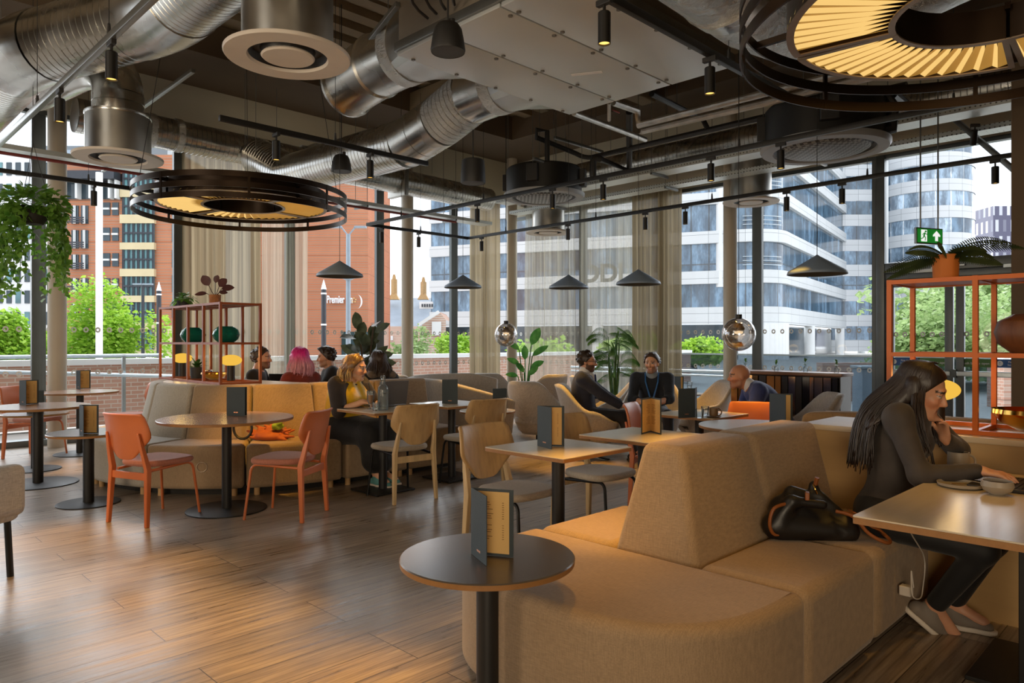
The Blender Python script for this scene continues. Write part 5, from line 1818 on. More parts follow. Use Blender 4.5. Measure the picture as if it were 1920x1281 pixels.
# =================== people ===================
class SDF:
    """signed-distance modelling on a grid -> one smooth continuous surface"""
    def __init__(s, lo, hi, h):
        s.lo = np.array(lo, float); s.h = h
        s.n = np.ceil((np.array(hi, float) - s.lo) / h).astype(int) + 1
        s.f = np.full(s.n, 0.2, np.float32)

    def _box(s, lo, hi):
        i0 = np.maximum(((np.array(lo) - s.lo) / s.h).astype(int) - 1, 0)
        i1 = np.minimum(((np.array(hi) - s.lo) / s.h).astype(int) + 3, s.n)
        if (i1 <= i0).any(): return None
        sl = tuple(slice(a, b) for a, b in zip(i0, i1))
        ax = [s.lo[k] + s.h * np.arange(i0[k], i1[k]) for k in range(3)]
        return sl, np.meshgrid(*ax, indexing='ij')

    def _join(s, sl, d, k, sub=False):
        a = s.f[sl]
        if sub:
            d = -d
            if k > 0:
                hh = np.clip(0.5 + 0.5 * (a - d) / k * -1 + 0.0, 0, 1)
                hh = np.clip(0.5 - 0.5 * (d - a) / k * -1, 0, 1)
                t = np.clip(0.5 + 0.5 * (d - a) / k, 0, 1)
                s.f[sl] = a * (1 - t) + d * t + k * t * (1 - t)
            else:
                s.f[sl] = np.maximum(a, d)
        else:
            if k > 0:
                t = np.clip(0.5 + 0.5 * (a - d) / k, 0, 1)
                s.f[sl] = a * (1 - t) + d * t - k * t * (1 - t)
            else:
                s.f[sl] = np.minimum(a, d)

    def cap(s, a, b, ra, rb=None, k=0.02, flat=None, sub=False):
        a, b = np.array(a, float), np.array(b, float)
        rb = ra if rb is None else rb
        m = max(ra, rb) + k + 0.06
        r = s._box(np.minimum(a, b) - m, np.maximum(a, b) + m)
        if r is None: return s
        sl, (X, Y, Z) = r
        d = b - a
        L2 = max(float(d @ d), 1e-9)
        px_, py_, pz_ = X - a[0], Y - a[1], Z - a[2]
        t = np.clip((px_ * d[0] + py_ * d[1] + pz_ * d[2]) / L2, 0, 1)
        qx, qy, qz = px_ - t * d[0], py_ - t * d[1], pz_ - t * d[2]
        if flat is not None:        # (direction, factor): squash across that direction
            n, fac = np.array(flat[0], float), flat[1]
            n /= np.linalg.norm(n)
            dn = qx * n[0] + qy * n[1] + qz * n[2]
            g = (1 / fac - 1) * dn
            qx, qy, qz = qx + g * n[0], qy + g * n[1], qz + g * n[2]
        D = np.sqrt(qx * qx + qy * qy + qz * qz) - (ra + (rb - ra) * t)
        s._join(sl, D.astype(np.float32), k, sub)
        return s

    def ell(s, c, r, R=None, k=0.02, sub=False):
        c, r = np.array(c, float), np.array(r, float)
        m = r.max() + k + 0.06
        q = s._box(c - m, c + m)
        if q is None: return s
        sl, (X, Y, Z) = q
        p = np.stack([X - c[0], Y - c[1], Z - c[2]], -1)
        if R is not None: p = p @ np.array(R)
        k0 = np.sqrt(((p / r) ** 2).sum(-1)); k1 = np.sqrt(((p / (r * r)) ** 2).sum(-1))
        D = k0 * (k0 - 1) / np.maximum(k1, 1e-6)
        s._join(sl, D.astype(np.float32), k, sub)
        return s

    def cut(s, p, n, k=0.0):
        """remove everything on the side of the plane that n points to"""
        p, n = np.array(p, float), np.array(n, float)
        n /= np.linalg.norm(n)
        ax = [s.lo[i] + s.h * np.arange(s.n[i]) - p[i] for i in range(3)]
        d = ax[0][:, None, None] * n[0] + ax[1][None, :, None] * n[1] + ax[2][None, None, :] * n[2]
        s.f = np.maximum(s.f, d.astype(np.float32))
        return s

    def mesh(s):
        f = s.f
        f[0] = f[-1] = 0.1; f[:, 0] = f[:, -1] = 0.1; f[:, :, 0] = f[:, :, -1] = 0.1
        sg = f < 0
        c = sg[:-1, :-1, :-1].astype(np.int8)
        for dx, dy, dz in ((1, 0, 0), (0, 1, 0), (1, 1, 0), (0, 0, 1), (1, 0, 1), (0, 1, 1), (1, 1, 1)):
            c = c + sg[dx:s.n[0] - 1 + dx, dy:s.n[1] - 1 + dy, dz:s.n[2] - 1 + dz]
        cells = np.argwhere((c > 0) & (c < 8))
        idx = np.full(c.shape, -1, np.int64)
        idx[tuple(cells.T)] = np.arange(len(cells))
        acc = np.zeros((len(cells), 3)); cnt = np.zeros(len(cells))
        offs = [np.array(o) for o in ((0, 0, 0), (1, 0, 0), (0, 1, 0), (1, 1, 0), (0, 0, 1), (1, 0, 1), (0, 1, 1), (1, 1, 1))]
        vals = [f[tuple((cells + o).T)] for o in offs]
        for a in range(8):
            for b in range(a + 1, 8):
                df = offs[b] - offs[a]
                if abs(df).sum() != 1: continue
                va, vb = vals[a], vals[b]
                m = (va < 0) != (vb < 0)
                t = va[m] / (va[m] - vb[m])
                acc[m] += offs[a] + t[:, None] * df
                cnt[m] += 1
        v = s.lo + s.h * (cells + acc / cnt[:, None])
        quads = []
        for ax in range(3):
            sh = [slice(1, -1)] * 3
            A = sg[1:-1, 1:-1, 1:-1]
            lo = [slice(1, -1)] * 3; hi = [slice(1, -1)] * 3
            hi[ax] = slice(2, None)
            B = sg[tuple(hi)]
            e = np.argwhere(A != B) + 1
            if not len(e): continue
            o1, o2 = [(1, 2), (2, 0), (0, 1)][ax]
            u = np.zeros(3, int); u[o1] = 1
            w = np.zeros(3, int); w[o2] = 1
            ok = (e < np.array(c.shape)).all(1)
            e = e[ok]
            q = np.stack([idx[tuple((e - u - w).T)], idx[tuple((e - w).T)], idx[tuple(e.T)], idx[tuple((e - u).T)]], 1)
            fl = ~sg[tuple(e.T)]
            q[fl] = q[fl][:, ::-1]
            quads.append(q[(q >= 0).all(1)])
        return v, np.concatenate(quads)

    def build(s, name, mat, parent=None, colors=None):
        v, q = s.mesh()
        me = bpy.data.meshes.new(name)
        me.vertices.add(len(v)); me.vertices.foreach_set('co', v.astype(np.float32).ravel())
        me.loops.add(q.size); me.loops.foreach_set('vertex_index', q.astype(np.int32).ravel())
        me.polygons.add(len(q)); me.polygons.foreach_set('loop_start', np.arange(0, q.size, 4, dtype=np.int32)); me.polygons.foreach_set('loop_total', np.full(len(q), 4, np.int32))
        me.update(calc_edges=True); me.validate()
        me.shade_smooth()
        me.materials.append(MATS[mat])
        if colors is not None:
            ca = me.color_attributes.new('tone', 'FLOAT_COLOR', 'POINT')
            cc = np.ones((len(v), 4), np.float32); cc[:, :3] = colors(v)
            ca.data.foreach_set('color', cc.ravel())
        o = bpy.data.objects.new(name, me)
        COL.objects.link(o)
        if parent is not None: o.parent = parent
        return o


m, t = newmat('skin')
at_ = t.new('Attribute'); at_.attribute_name = 'tone'
n = t.noise(40, 3, t.coords())
col = t.mix(0.25, at_.outputs['Color'], t.ramp(n, [(0.3, (0.85, 0.85, 0.85)), (0.7, (1.1, 1.08, 1.06))]), 'MULTIPLY')
t.done(t.bsdf(col, 0.5, 0, None, Subsurface_Weight=0.08, Subsurface_Radius=(0.01, 0.004, 0.002)))


def hairmat(name, c1, c2, zmix=None):
    m, t = newmat(name)
    v = t.coords(scale=(70, 70, 7))
    n = t.noise(1, 4, v, 0.6)
    col = t.ramp(n, [(0.3, dk(c1, 0.6)), (0.7, dk(c1, 1.25))])
    if zmix:
        sep = t.new('SeparateXYZ'); tc = t.new('TexCoord'); t.link(tc.outputs['Object'], sep.inputs[0])
        mr = t.new('MapRange'); mr.inputs[1].default_value = zmix[0]; mr.inputs[2].default_value = zmix[1]
        t.link(sep.outputs[2], mr.inputs[0])
        col = t.mix(mr.outputs[0], t.ramp(n, [(0.3, dk(c2, 0.75)), (0.7, dk(c2, 1.15))]), col)
    elif c2 is not None:
        n2 = t.noise(1, 2, t.coords(scale=(26, 26, 3)))
        f = t.new('Math', operation='GREATER_THAN'); f.inputs[1].default_value = 0.55; t.link(n2, f.inputs[0])
        col = t.mix(f.outputs[0], col, dk(c2, 1.0))
    t.done(t.bsdf(col, 0.42, 0, t.bump(n, 0.5, 0.004)))


def cloth(name, c, rough=0.85, amp=0.15, bump=0.25):
    m, t = newmat(name)
    n = t.noise(11, 4, t.coords(), 0.6)
    col = t.ramp(n, [(0.3, dk(c, 1 - amp)), (0.7, dk(c, 1 + amp))])
    t.done(t.bsdf(col, rough, 0, t.bump(t.noise(5, 4, t.coords(), 0.55), bump, 0.03), Sheen_Weight=0.1))


def V(*a): return np.array(a, float)
def unit(v): return v / max(np.linalg.norm(v), 1e-9)


def ik(a, b, l1, l2, pole):
    """middle joint of a two-bone limb from a to b, bending towards pole"""
    d = b - a
    L = np.linalg.norm(d)
    if L > (l1 + l2) * 0.995:
        b = a + d / L * (l1 + l2) * 0.995; d = b - a; L = np.linalg.norm(d)
    u = d / L
    x = (L * L + l1 * l1 - l2 * l2) / (2 * L)
    hgt_ = math.sqrt(max(l1 * l1 - x * x, 0))
    p = pole - a; p = p - u * (p @ u)
    return a + u * x + unit(p) * hgt_, b


def hand(S, w, d, n, side, curl=0.35, sc=1.0, spread=0.0):
    """palm + five fingers: w wrist, d pointing direction, n back-of-hand normal, side = thumb direction sign"""
    d = unit(d); n = unit(n - d * (n @ d)); t = np.cross(d, n) * side
    pc = w + d * 0.045 * sc
    S.cap(w - d * 0.015, w + d * 0.02 * sc, 0.024 * sc, 0.026 * sc, k=0.02, flat=(n, 0.72))
    S.cap(w + d * 0.03 * sc - t * 0.014, w + d * 0.075 * sc - t * 0.016, 0.025 * sc, 0.021 * sc, k=0.015, flat=(n, 0.5))
    S.cap(w + d * 0.03 * sc + t * 0.012, w + d * 0.078 * sc + t * 0.016, 0.025 * sc, 0.021 * sc, k=0.015, flat=(n, 0.5))
    for i, (o, L) in enumerate(((0.030, 0.068), (0.0105, 0.077), (-0.0095, 0.072), (-0.028, 0.056))):
        p = w + d * (0.083 - 0.003 * abs(i - 1)) * sc + t * o * sc
        dd = unit(d + t * (o * (0.9 + spread)))
        ang = curl * (0.8 + 0.12 * i)
        r = 0.0088 * sc * (0.9 if i == 3 else 1)
        for j, (fr, rr) in enumerate(((0.45, 1.0), (0.30, 0.92), (0.25, 0.82))):
            dd2 = unit(dd * math.cos(ang) - n * math.sin(ang))
            q = p + dd2 * L * fr * sc
            S.cap(p, q, r * rr, r * rr * 0.94, k=0.005 if j else 0.008)
            p = q; ang += curl * 0.9
    p = w + d * 0.022 * sc + t * 0.026 * sc
    q = p + unit(d * 0.72 + t * 0.6 - n * 0.22) * 0.045 * sc
    r2 = q + unit(d * 0.9 + t * 0.12 - n * 0.25) * 0.032 * sc
    S.cap(p - t * 0.008, q, 0.0135 * sc, 0.0108 * sc, k=0.012)
    S.cap(q, r2, 0.0105 * sc, 0.0085 * sc, k=0.005)


def headframe(yaw, pitch, roll=0.0):
    """columns: right, forward, up of the head"""
    cy, sy, cp, sp = math.cos(yaw), math.sin(yaw), math.cos(pitch), math.sin(pitch)
    f = V(-sy * cp, cy * cp, sp)
    r = V(cy, sy, 0)
    r = r * math.cos(roll) + np.cross(f, r) * math.sin(roll)
    u = np.cross(r, f)
    return np.stack([r, f, u], 1)


def make_person(name, label, loc, rz, P):
    """P: pose and look; local frame faces +Y with the seat under the origin"""
    h = P.get('h', 0.007)
    sz = P.get('seat', 0.45)
    g = P.get('girth', 1.0)
    fem = P.get('fem', False)
    pel = V(0, 0, sz + 0.095) + V(*P.get('pel', (0, 0, 0)))
    lean, twist = P.get('lean', 0.15), P.get('twist', 0.0)
    up = V(P.get('tilt', 0.0), math.sin(lean), math.cos(lean)); up = unit(up)
    ts = P.get('ts', 0.9)
    mid = pel + unit(up * 0.7 + V(0, 0, 0.3)) * 0.20 * ts
    chest = mid + up * 0.20 * ts
    bend = P.get('hunch', 0.1)
    up2 = unit(up + V(0, bend, -bend * 0.3))
    neck = chest + up2 * 0.135 * ts
    rt = V(math.cos(twist), math.sin(twist), 0)
    fw = unit(np.cross(up, rt)); rt = np.cross(fw, up) * 1.0
    sw = (0.165 if fem else 0.19) * P.get('shw', 1.0)
    A, B = {}, {}
    sh = {s: neck + rt * sw * s - up2 * 0.045 + V(0, *P.get('shoff', (0, 0))) for s in (-1, 1)}
    L1, L2 = (0.285, 0.25) if not fem else (0.265, 0.235)
    el, wr = {}, {}
    for s in (-1, 1):
        w_ = V(*P['wrist'][s])
        el[s], wr[s] = ik(sh[s], w_, L1, L2, V(*P['elb'][s]))
    T1, T2 = (0.43, 0.42) if not fem else (0.41, 0.40)
    hip = {s: pel + V(0.09 * s * g, 0.0, -0.02) for s in (-1, 1)}
    kn, an = {}, {}
    for s in (-1, 1):
        kn[s], an[s] = ik(hip[s], V(*P['ank'][s]), T1, T2, V(*P['knee'][s]))
    H = headframe(P.get('yaw', 0), P.get('pitch', 0), P.get('roll', 0))
    hc = neck + unit(up2 + V(*P.get('neckdir', (0, 0.25, 0.5)))) * 0.15 + V(*P.get('headoff', (0, 0, 0)))
    hs = P.get('hs', 1.0)
    hp = lambda x, y, z: hc + H @ (V(x, y, z) * hs)
    allp = [pel, mid, chest, neck, hc] + list(sh.values()) + list(el.values()) + list(wr.values()) + list(kn.values()) + list(an.values())
    lo = np.min(allp, 0) - 0.30; hi = np.max(allp, 0) + 0.30
    lo[2] = min(lo[2], -0.02)

    def torso(S, e=0.0, k=0.07):
        R = np.stack([rt, fw, up], 1)
        S.ell(pel + V(0, -0.01, 0.0), V(0.165 * g + e, 0.125 * g + e, 0.12 + e), R, k=k)
        S.ell(mid, V((0.125 if fem else 0.14) * g + e, (0.095 if fem else 0.105) * g + e, 0.15 + e), R, k=k)
        R2 = np.stack([rt, unit(np.cross(up2, rt)), up2], 1)
        S.ell(chest - up * 0.03, V((0.135 if fem else 0.155) * g + e, (0.10 if fem else 0.115) * (0.5 + 0.5 * g) + e, 0.16 + e), R2, k=k)
        S.cap(sh[-1] * 0.92 + sh[1] * 0.08, sh[1] * 0.92 + sh[-1] * 0.08, 0.055 + e, k=k * 0.9)
        if fem:
            for s in (-1, 1):
                S.ell(chest + rt * 0.065 * s * g + fw * 0.075 * g - up * 0.05, V(0.055 * g + e, 0.05 * g + e, 0.055 + e), R2, k=0.05)

    def arms(S, e=0.0, upto=1.0, k=0.03):
        ga = 0.6 + 0.4 * g
        for s in (-1, 1):
            S.cap(sh[s], el[s], (0.050 if fem else 0.056) * ga + e, (0.036 if fem else 0.041) * ga + e, k=0.045)
            if upto > 0:
                S.cap(el[s], el[s] + (wr[s] - el[s]) * upto, (0.037 if fem else 0.041) * ga + e, (0.024 if fem else 0.028) * ga + e + (1 - upto) * 0.012, k=k)

    def legs(S, e=0.0, upto=1.0, k=0.05):
        for s in (-1, 1):
            S.cap(hip[s], kn[s], (0.085 if fem else 0.082) * g + e, 0.052 * (0.6 + 0.4 * g) + e, k=k)
            S.cap(kn[s], kn[s] + (an[s] - kn[s]) * upto, 0.052 * (0.6 + 0.4 * g) + e, 0.036 + e + (1 - upto) * 0.015, k=0.035)

    footd = {s: unit(V(*P.get('foot', {}).get(s, (0.12 * s, 1, 0.0)))) for s in (-1, 1)}
    # ---- body
    S = SDF(lo, hi, h)
    torso(S); arms(S); legs(S)
    for s in (-1, 1):
        S.cap(an[s], an[s] + footd[s] * 0.13 - V(0, 0, 0.05), 0.036, 0.028, k=0.03)
        hd_, hn_ = P['hand'][s]
        hand(S, wr[s], V(*hd_), V(*hn_), -s, P.get('curl', {}).get(s, 0.35), 0.92 if fem else 1.02)
    S.cap(neck - up2 * 0.03, hp(0, -0.02, -0.05), 0.054 if fem else 0.062, 0.050 if fem else 0.058, k=0.035)
    S.ell(hp(0, -0.012, 0.03), V(0.076, 0.096, 0.088) * hs, H, k=0.01)
    S.ell(hp(0, 0.022, -0.035), V(0.058, 0.07, 0.075) * hs, H, k=0.03)
    S.cap(hp(-0.012, 0.068, -0.094), hp(0.012, 0.068, -0.094), 0.02 * hs, k=0.025)
    S.cap(hp(-0.05, 0.005, -0.07), hp(-0.02, 0.06, -0.092), 0.018 * hs, k=0.02); S.cap(hp(0.05, 0.005, -0.07), hp(0.02, 0.06, -0.092), 0.018 * hs, k=0.02)
    S.cap(hp(-0.034, 0.079, 0.03), hp(0.034, 0.079, 0.03), 0.012 * hs, k=0.015)
    for s in (-1, 1):
        S.ell(hp(0.036 * s, 0.062, -0.022), V(0.024, 0.024, 0.022) * hs, H, k=0.015)
        S.ell(hp(0.031 * s, 0.096, 0.008), V(0.016, 0.014, 0.011) * hs, H, k=0.008, sub=True)
        S.ell(hp(0.031 * s, 0.078, 0.008), V(0.0125, 0.0125, 0.0115) * hs, H, k=0.002)
        S.ell(hp(0.074 * s, -0.008, -0.004), V(0.011, 0.022, 0.031) * hs, H, k=0.006)
    S.cap(hp(0, 0.088, 0.014), hp(0, 0.109, -0.024), 0.0075 * hs, 0.0115 * hs, k=0.009)
    S.cap(hp(-0.011, 0.097, -0.03), hp(0.011, 0.097, -0.03), 0.0085 * hs, k=0.008)
    S.cap(hp(-0.019, 0.083, -0.057), hp(0.019, 0.083, -0.057), 0.0075 * hs, k=0.006)
    S.cap(hp(-0.017, 0.082, -0.0685), hp(0.017, 0.082, -0.0685), 0.008 * hs, k=0.006)
    skin = np.array(P['skin']); brow = np.array(P.get('browc', srgb(40, 28, 22)))
    beard = P.get('beard', 0.0); beardc = np.array(P.get('beardc', srgb(48, 36, 30)))

    def colors(v):
        q = ((v - hc) @ H) / hs
        x, y, z = np.abs(q[:, 0]), q[:, 1], q[:, 2]
        c = np.tile(skin, (len(v), 1))
        near = (np.abs(q) < 0.14).all(1)
        front = near & (y > 0.03)
        cheek = front & (np.hypot(x - 0.04, z + 0.03) < 0.026)
        c[cheek] = c[cheek] * V(1.06, 0.9, 0.86)
        if beard > 0:
            lip = (x < 0.024) & (np.abs(z + 0.062) < 0.013)
            bz = near & (y > -0.005) & (z < -0.028 - 0.25 * np.maximum(0, 0.05 - x)) & (z > -0.135) & ~lip
            bz |= near & (y > 0.06) & (x < 0.027) & (z < -0.040) & ~lip
            c[bz] = c[bz] * (1 - beard) + beardc * beard
        lip = front & (y > 0.07) & (x < 0.024) & (np.abs(z + 0.0625) < 0.0125)
        c[lip] = c[lip] * 0.35 + np.array(P.get('lipc', srgb(150, 84, 76))) * 0.65
        mouth = front & (y > 0.07) & (x < 0.021) & (np.abs(z + 0.0625) < 0.003)
        c[mouth] = c[mouth] * 0.4
        bw = front & (np.abs(z - 0.031 + 0.12 * np.maximum(0, x - 0.036)) < 0.0045) & (x > 0.013) & (x < 0.053) & (y > 0.05)
        c[bw] = brow
        ex, ez = x - 0.031, z - 0.008
        eye = front & (y > 0.07) & ((ex / 0.0155) ** 2 + (ez / 0.0044) ** 2 < 1)
        c[eye] = V(0.42, 0.39, 0.36)
        gx, gz = P.get('gaze', (0, 0))
        iris = eye & (np.hypot(q[:, 0] - np.sign(q[:, 0]) * 0.031 - gx, ez - gz) < 0.0072)
        c[iris] = V(0.03, 0.02, 0.015)
        lash = front & (y > 0.068) & (np.abs(ez - 0.0047) < 0.0019) & (np.abs(ex) < 0.016)
        c[lash] = brow * 0.6
        return c
    body = S.build(name, 'skin', None, colors)
    body.location = loc; body.rotation_euler = (0, 0, rz)
    tag(body, label, 'person')
    # ---- clothes
    J = dict(pel=pel, mid=mid, chest=chest, neck=neck, sh=sh, el=el, wr=wr, hip=hip, kn=kn, an=an, hc=hc, H=H, hp=hp, up=up, up2=up2, rt=rt, fw=fw, lo=lo, hi=hi, h=h, footd=footd)
    top = P['top']
    S = SDF(lo, hi, h)
    e = top.get('e', 0.010)
    torso(S, e); arms(S, e + top.get('sleeve_e', 0.0), top.get('sleeve', 0.93))
    if top.get('collar'):
        S.cap(neck - up2 * 0.03, neck + unit(hc - neck) * top['collar'], 0.064 + e, 0.060 + e, k=0.03)
    else:
        c0 = neck + up2 * top.get('neckz', 0.035)
        S.cut(c0, unit(up2 + fw * 0.35))
    if 'hem' in top:
        S.cut(pel + up * top['hem'], -up)
    S.build(top.get('name', 'top'), top['mat'], body)
    bt = P['bottom']
    S = SDF(lo, hi, h)
    e = bt.get('e', 0.012)
    R = np.stack([rt, fw, up], 1)
    S.ell(pel + V(0, -0.01, 0.0), V(0.168 * g + e, 0.128 * g + e, 0.12 + e), R, k=0.05)
    if bt.get('skirt'):
        for s in (-1, 1):
            S.cap(hip[s], kn[s], 0.10 * g + e, 0.085 + e, k=0.09)
            S.cap(kn[s], kn[s] + (an[s] - kn[s]) * 0.62, 0.085 + e, 0.10 + e, k=0.08)
        S.cap((hip[1] + hip[-1]) / 2, (kn[1] + kn[-1]) / 2, 0.1 * g, 0.1, k=0.08)
        S.cap((kn[1] + kn[-1]) / 2, (kn[1] * 0.38 + an[1] * 0.62 + kn[-1] * 0.38 + an[-1] * 0.62) / 2, 0.1, 0.12, k=0.08)
    else:
        legs(S, e, bt.get('upto', 0.95))
    S.cut(pel + V(0, 0, bt.get('waist', 0.10)), V(0, -0.25, 1))
    S.build(bt.get('name', 'trousers'), bt['mat'], body)
    # ---- shoes
    for s in (-1, 1):
        fd = footd[s]
        a = an[s]
        fu = unit(V(*P.get('footup', {}).get(s, (0, 0, 1)))); fu = unit(fu - fd * (fu @ fd)); fr = np.cross(fd, fu)
        b0 = a - fu * 0.055
        S = SDF(a - 0.27, a + 0.27, 0.006)
        S.cap(b0 - fd * 0.045, b0 + fd * 0.05, 0.037, 0.040, k=0.02)
        S.cap(b0 + fd * 0.05, b0 + fd * 0.145 - fu * 0.012, 0.040, 0.030, k=0.03, flat=(fu, 0.8))
        S.cap(a + fu * 0.0, b0 + fd * 0.02, 0.044, 0.042, k=0.02)
        S.cut(a + fu * 0.012, fu); S.cut(b0 - fu * 0.022, -fu)
        sh_o = S.build('shoe', P.get('shoe', 'shoe_black'), body)
        S = SDF(a - 0.27, a + 0.27, 0.006)
        S.cap(b0 - fd * 0.05 - fu * 0.03, b0 + fd * 0.05 - fu * 0.03, 0.041, 0.044, k=0.02)
        S.cap(b0 + fd * 0.05 - fu * 0.03, b0 + fd * 0.155 - fu * 0.026, 0.044, 0.034, k=0.03)
        S.cut(b0 - fu * 0.020, fu); S.cut(b0 - fu * 0.043, -fu)
        S.build('sole', P.get('sole', 'sole_dark'), sh_o)
        if P.get('laces'):
            lc_ = MB()
            for i in range(4):
                c_ = b0 + fd * (0.035 + 0.024 * i) + fu * (0.041 - 0.0065 * i)
                lc_.tube([c_ - fr * 0.024 - fu * 0.010, c_ + fu * 0.002, c_ + fr * 0.024 - fu * 0.010], 0.0035, 6)
            for sd in (-1, 1):
                c_ = b0 + fd * 0.03 + fr * 0.040 * sd
                for q0, q1 in (((0.0, 0.012), (0.012, -0.012)), ((0.012, -0.012), (0.026, 0.012)), ((0.026, 0.012), (0.038, -0.012))):
                    lc_.bar(c_ + fd * q0[0] + fu * q0[1], c_ + fd * q1[0] + fu * q1[1], 0.006, 0.004, up=fr)
            lc_.build('laces', 'sole_white', sh_o)
    # ---- hair
    hr = P.get('hair')
    if hr:
        S = SDF(hc - 0.42, hc + 0.26, 0.007)
        e = hr.get('e', 0.014)
        S.ell(hp(0, -0.018, 0.036), V(0.076 + e, 0.096 + e, 0.088 + e) * hs, H, k=0.0)
        if hr['kind'] == 'short':
            for i in range(70):
                d_ = rng.normal(0, 1, 3); d_ = d_ / np.linalg.norm(d_)
                q_ = V(0, -0.018, 0.036) + d_ * V(0.074 + e, 0.094 + e, 0.086 + e)
                S.ell(hp(*q_), V(0.017, 0.017, 0.014) * hs, H, k=0.008)
            if hr.get('quiff'):
                S.ell(hp(0, 0.045, 0.105), V(0.062, 0.06, 0.032) * hs, H, k=0.03)
                for i in range(26):
                    a = rng.uniform(0, 6.28); rr = rng.uniform(0.01, 0.075)
                    S.ell(hp(rr * math.cos(a), 0.0 + rr * math.sin(a) * 1.1, 0.122 - 5 * rr * rr), V(0.02, 0.02, 0.017) * hs, H, k=0.012)
            S.cut(hp(0, hr.get('line', 0.060), hr.get('fz', 0.075)), H @ unit(V(0, 1, -0.75)))
            S.cut(hp(0, -0.02, hr.get('low', -0.03)), H @ unit(V(0, 0.55, -1)))
        else:
            L = hr.get('len', 0.2)
            fall = unit(V(*hr.get('fall', (0, -0.12, -1))))
            wd = hr.get('w', 0.085)
            for x in (-1, -0.5, 0, 0.5, 1):
                st = hp(0.066 * x, -0.062 + 0.030 * abs(x), 0.01)
                en = st + fall * L + rt * x * (wd - 0.066) + V(*hr.get('shift', (0, 0, 0)))
                md = st * 0.5 + en * 0.5 + V(*hr.get('bow', (0, -0.03, 0)))
                S.cap(st, md, 0.04, 0.04 * hr.get('thick', 1), k=0.02); S.cap(md, en, 0.04 * hr.get('thick', 1), 0.026, k=0.02)
            for x in (-1, 1):
                for yy in hr.get('sides', (0.0, 0.025)):
                    st = hp(0.078 * x, yy, 0.035)
                    en = st + unit(fall + V(0, hr.get('sidef', 0.15), 0)) * L * hr.get('sidel', 0.75)
                    S.cap(st, en, 0.024, 0.016, k=0.02)
            S.cut(hp(0, hr.get('line', 0.066), hr.get('fz', 0.085)), H @ unit(V(0, 1, -0.62)))
            if hr.get('bun'):
                S.ell(hp(*hr['bun']), V(0.034, 0.034, 0.032), H, k=0.012)
            # keep the face clear
            S.ell(hp(0, 0.095, -0.045), V(0.064, 0.08, 0.095) * hs, H, k=0.012, sub=True)
        ho_ = S.build('hair', hr['mat'], body)
        if hr['kind'] == 'long':
            sm_ = MB()
            for i in range(hr.get('strands', 140)):
                a = rng.uniform(-1.95, 1.95)                      # 0 = back of the head
                x, yb = math.sin(a), -math.cos(a)
                c0 = hp(0.010 * x, 0.02 - 0.02 * abs(x), 0.036 + 0.088 + e + 0.004)
                c1 = hp((0.080 + e) * x * 0.75, -0.018 + (0.098 + e) * yb * 0.75, 0.036 + (0.088 + e) * 0.70)
                c2 = hp((0.080 + e) * x, -0.018 + (0.099 + e) * yb, 0.02)
                ln = L * rng.uniform(0.8, 1.05) * (1 if abs(a) < 1.6 else hr.get('sidel', 0.75) * 0.95)
                fd_ = fall if abs(a) < 1.5 else unit(fall + V(0, hr.get('sidef', 0.15), 0))
                c4 = c2 + fd_ * ln + rt * x * 0.03 + V(*rng.normal(0, 0.012, 3))
                c3 = (c2 + c4) / 2 + V(*hr.get('bow', (0, -0.03, 0))) * (1 if abs(a) < 1.5 else 0.2) + rt * x * 0.018
                P_ = [Vector(c) for c in (c0, c1, c2, c3, c4)]
                q_ = []
                for j in range(4):
                    for k_ in range(5):
                        t_ = k_ / 5
                        p0, p1, p2, p3 = P_[max(j - 1, 0)], P_[j], P_[j + 1], P_[min(j + 2, 4)]
                        q_.append(0.5 * ((2 * p1) + (p2 - p0) * t_ + (2 * p0 - 5 * p1 + 4 * p2 - p3) * t_ ** 2 + (3 * p1 - p0 - 3 * p2 + p3) * t_ ** 3))
                q_.append(P_[4])
                rr = rng.uniform(0.002, 0.0045)
                sm_.tube(q_, [rr * (0.5 + 0.5 * math.sin(PI * min(1, 0.15 + 0.85 * k_ / len(q_)))) for k_ in range(len(q_))], 5)
            sm_.build('hair_strands', hr['mat'], ho_, smooth=180)
    J['body'] = body
    return J


cloth('black_knit', srgb(56, 49, 45), 0.75, 0.2, 0.35)
cloth('black_leggings', srgb(17, 17, 19), 0.7, 0.2, 0.2)
cloth('yellow_satin', srgb(226, 178, 26), 0.45, 0.18, 0.6)
cloth('brown_tee', srgb(44, 36, 34), 0.85, 0.2, 0.3)
cloth('black_skirt', srgb(20, 19, 20), 0.8, 0.25, 0.7)
cloth('rust_jumper', srgb(128, 44, 32), 0.85, 0.15, 0.3)
cloth('dark_shirt', srgb(36, 32, 32), 0.85, 0.2, 0.3)
cloth('navy_check', srgb(34, 38, 54), 0.85, 0.3, 0.3)
cloth('navy_jumper', srgb(30, 36, 46), 0.9, 0.15, 0.3)
cloth('navy_suit', srgb(38, 54, 110), 0.8, 0.14, 0.3)
cloth('dark_trousers', srgb(34, 34, 42), 0.85, 0.15, 0.3)
cloth('grey_fleece', srgb(120, 104, 90), 0.95, 0.3, 0.5)
cloth('black_jacket', srgb(24, 23, 24), 0.8, 0.2, 0.3)
plain('shoe_black', srgb(26, 24, 24), 0.4)
plain('shoe_grey', srgb(122, 112, 102), 0.7)
plain('shoe_teal', srgb(90, 150, 150), 0.6)
plain('sole_dark', srgb(40, 36, 34), 0.6)
plain('sole_white', srgb(214, 204, 190), 0.6)
plain('shirt_white', srgb(226, 226, 228), 0.7)
plain('lanyard_blue', srgb(48, 110, 180), 0.5)
plain('badge_orange', srgb(214, 90, 50), 0.5)
hairmat('hair_black', srgb(40, 29, 24), None)
hairmat('hair_dark', srgb(44, 32, 26), None)
hairmat('hair_brown', srgb(60, 42, 32), None)
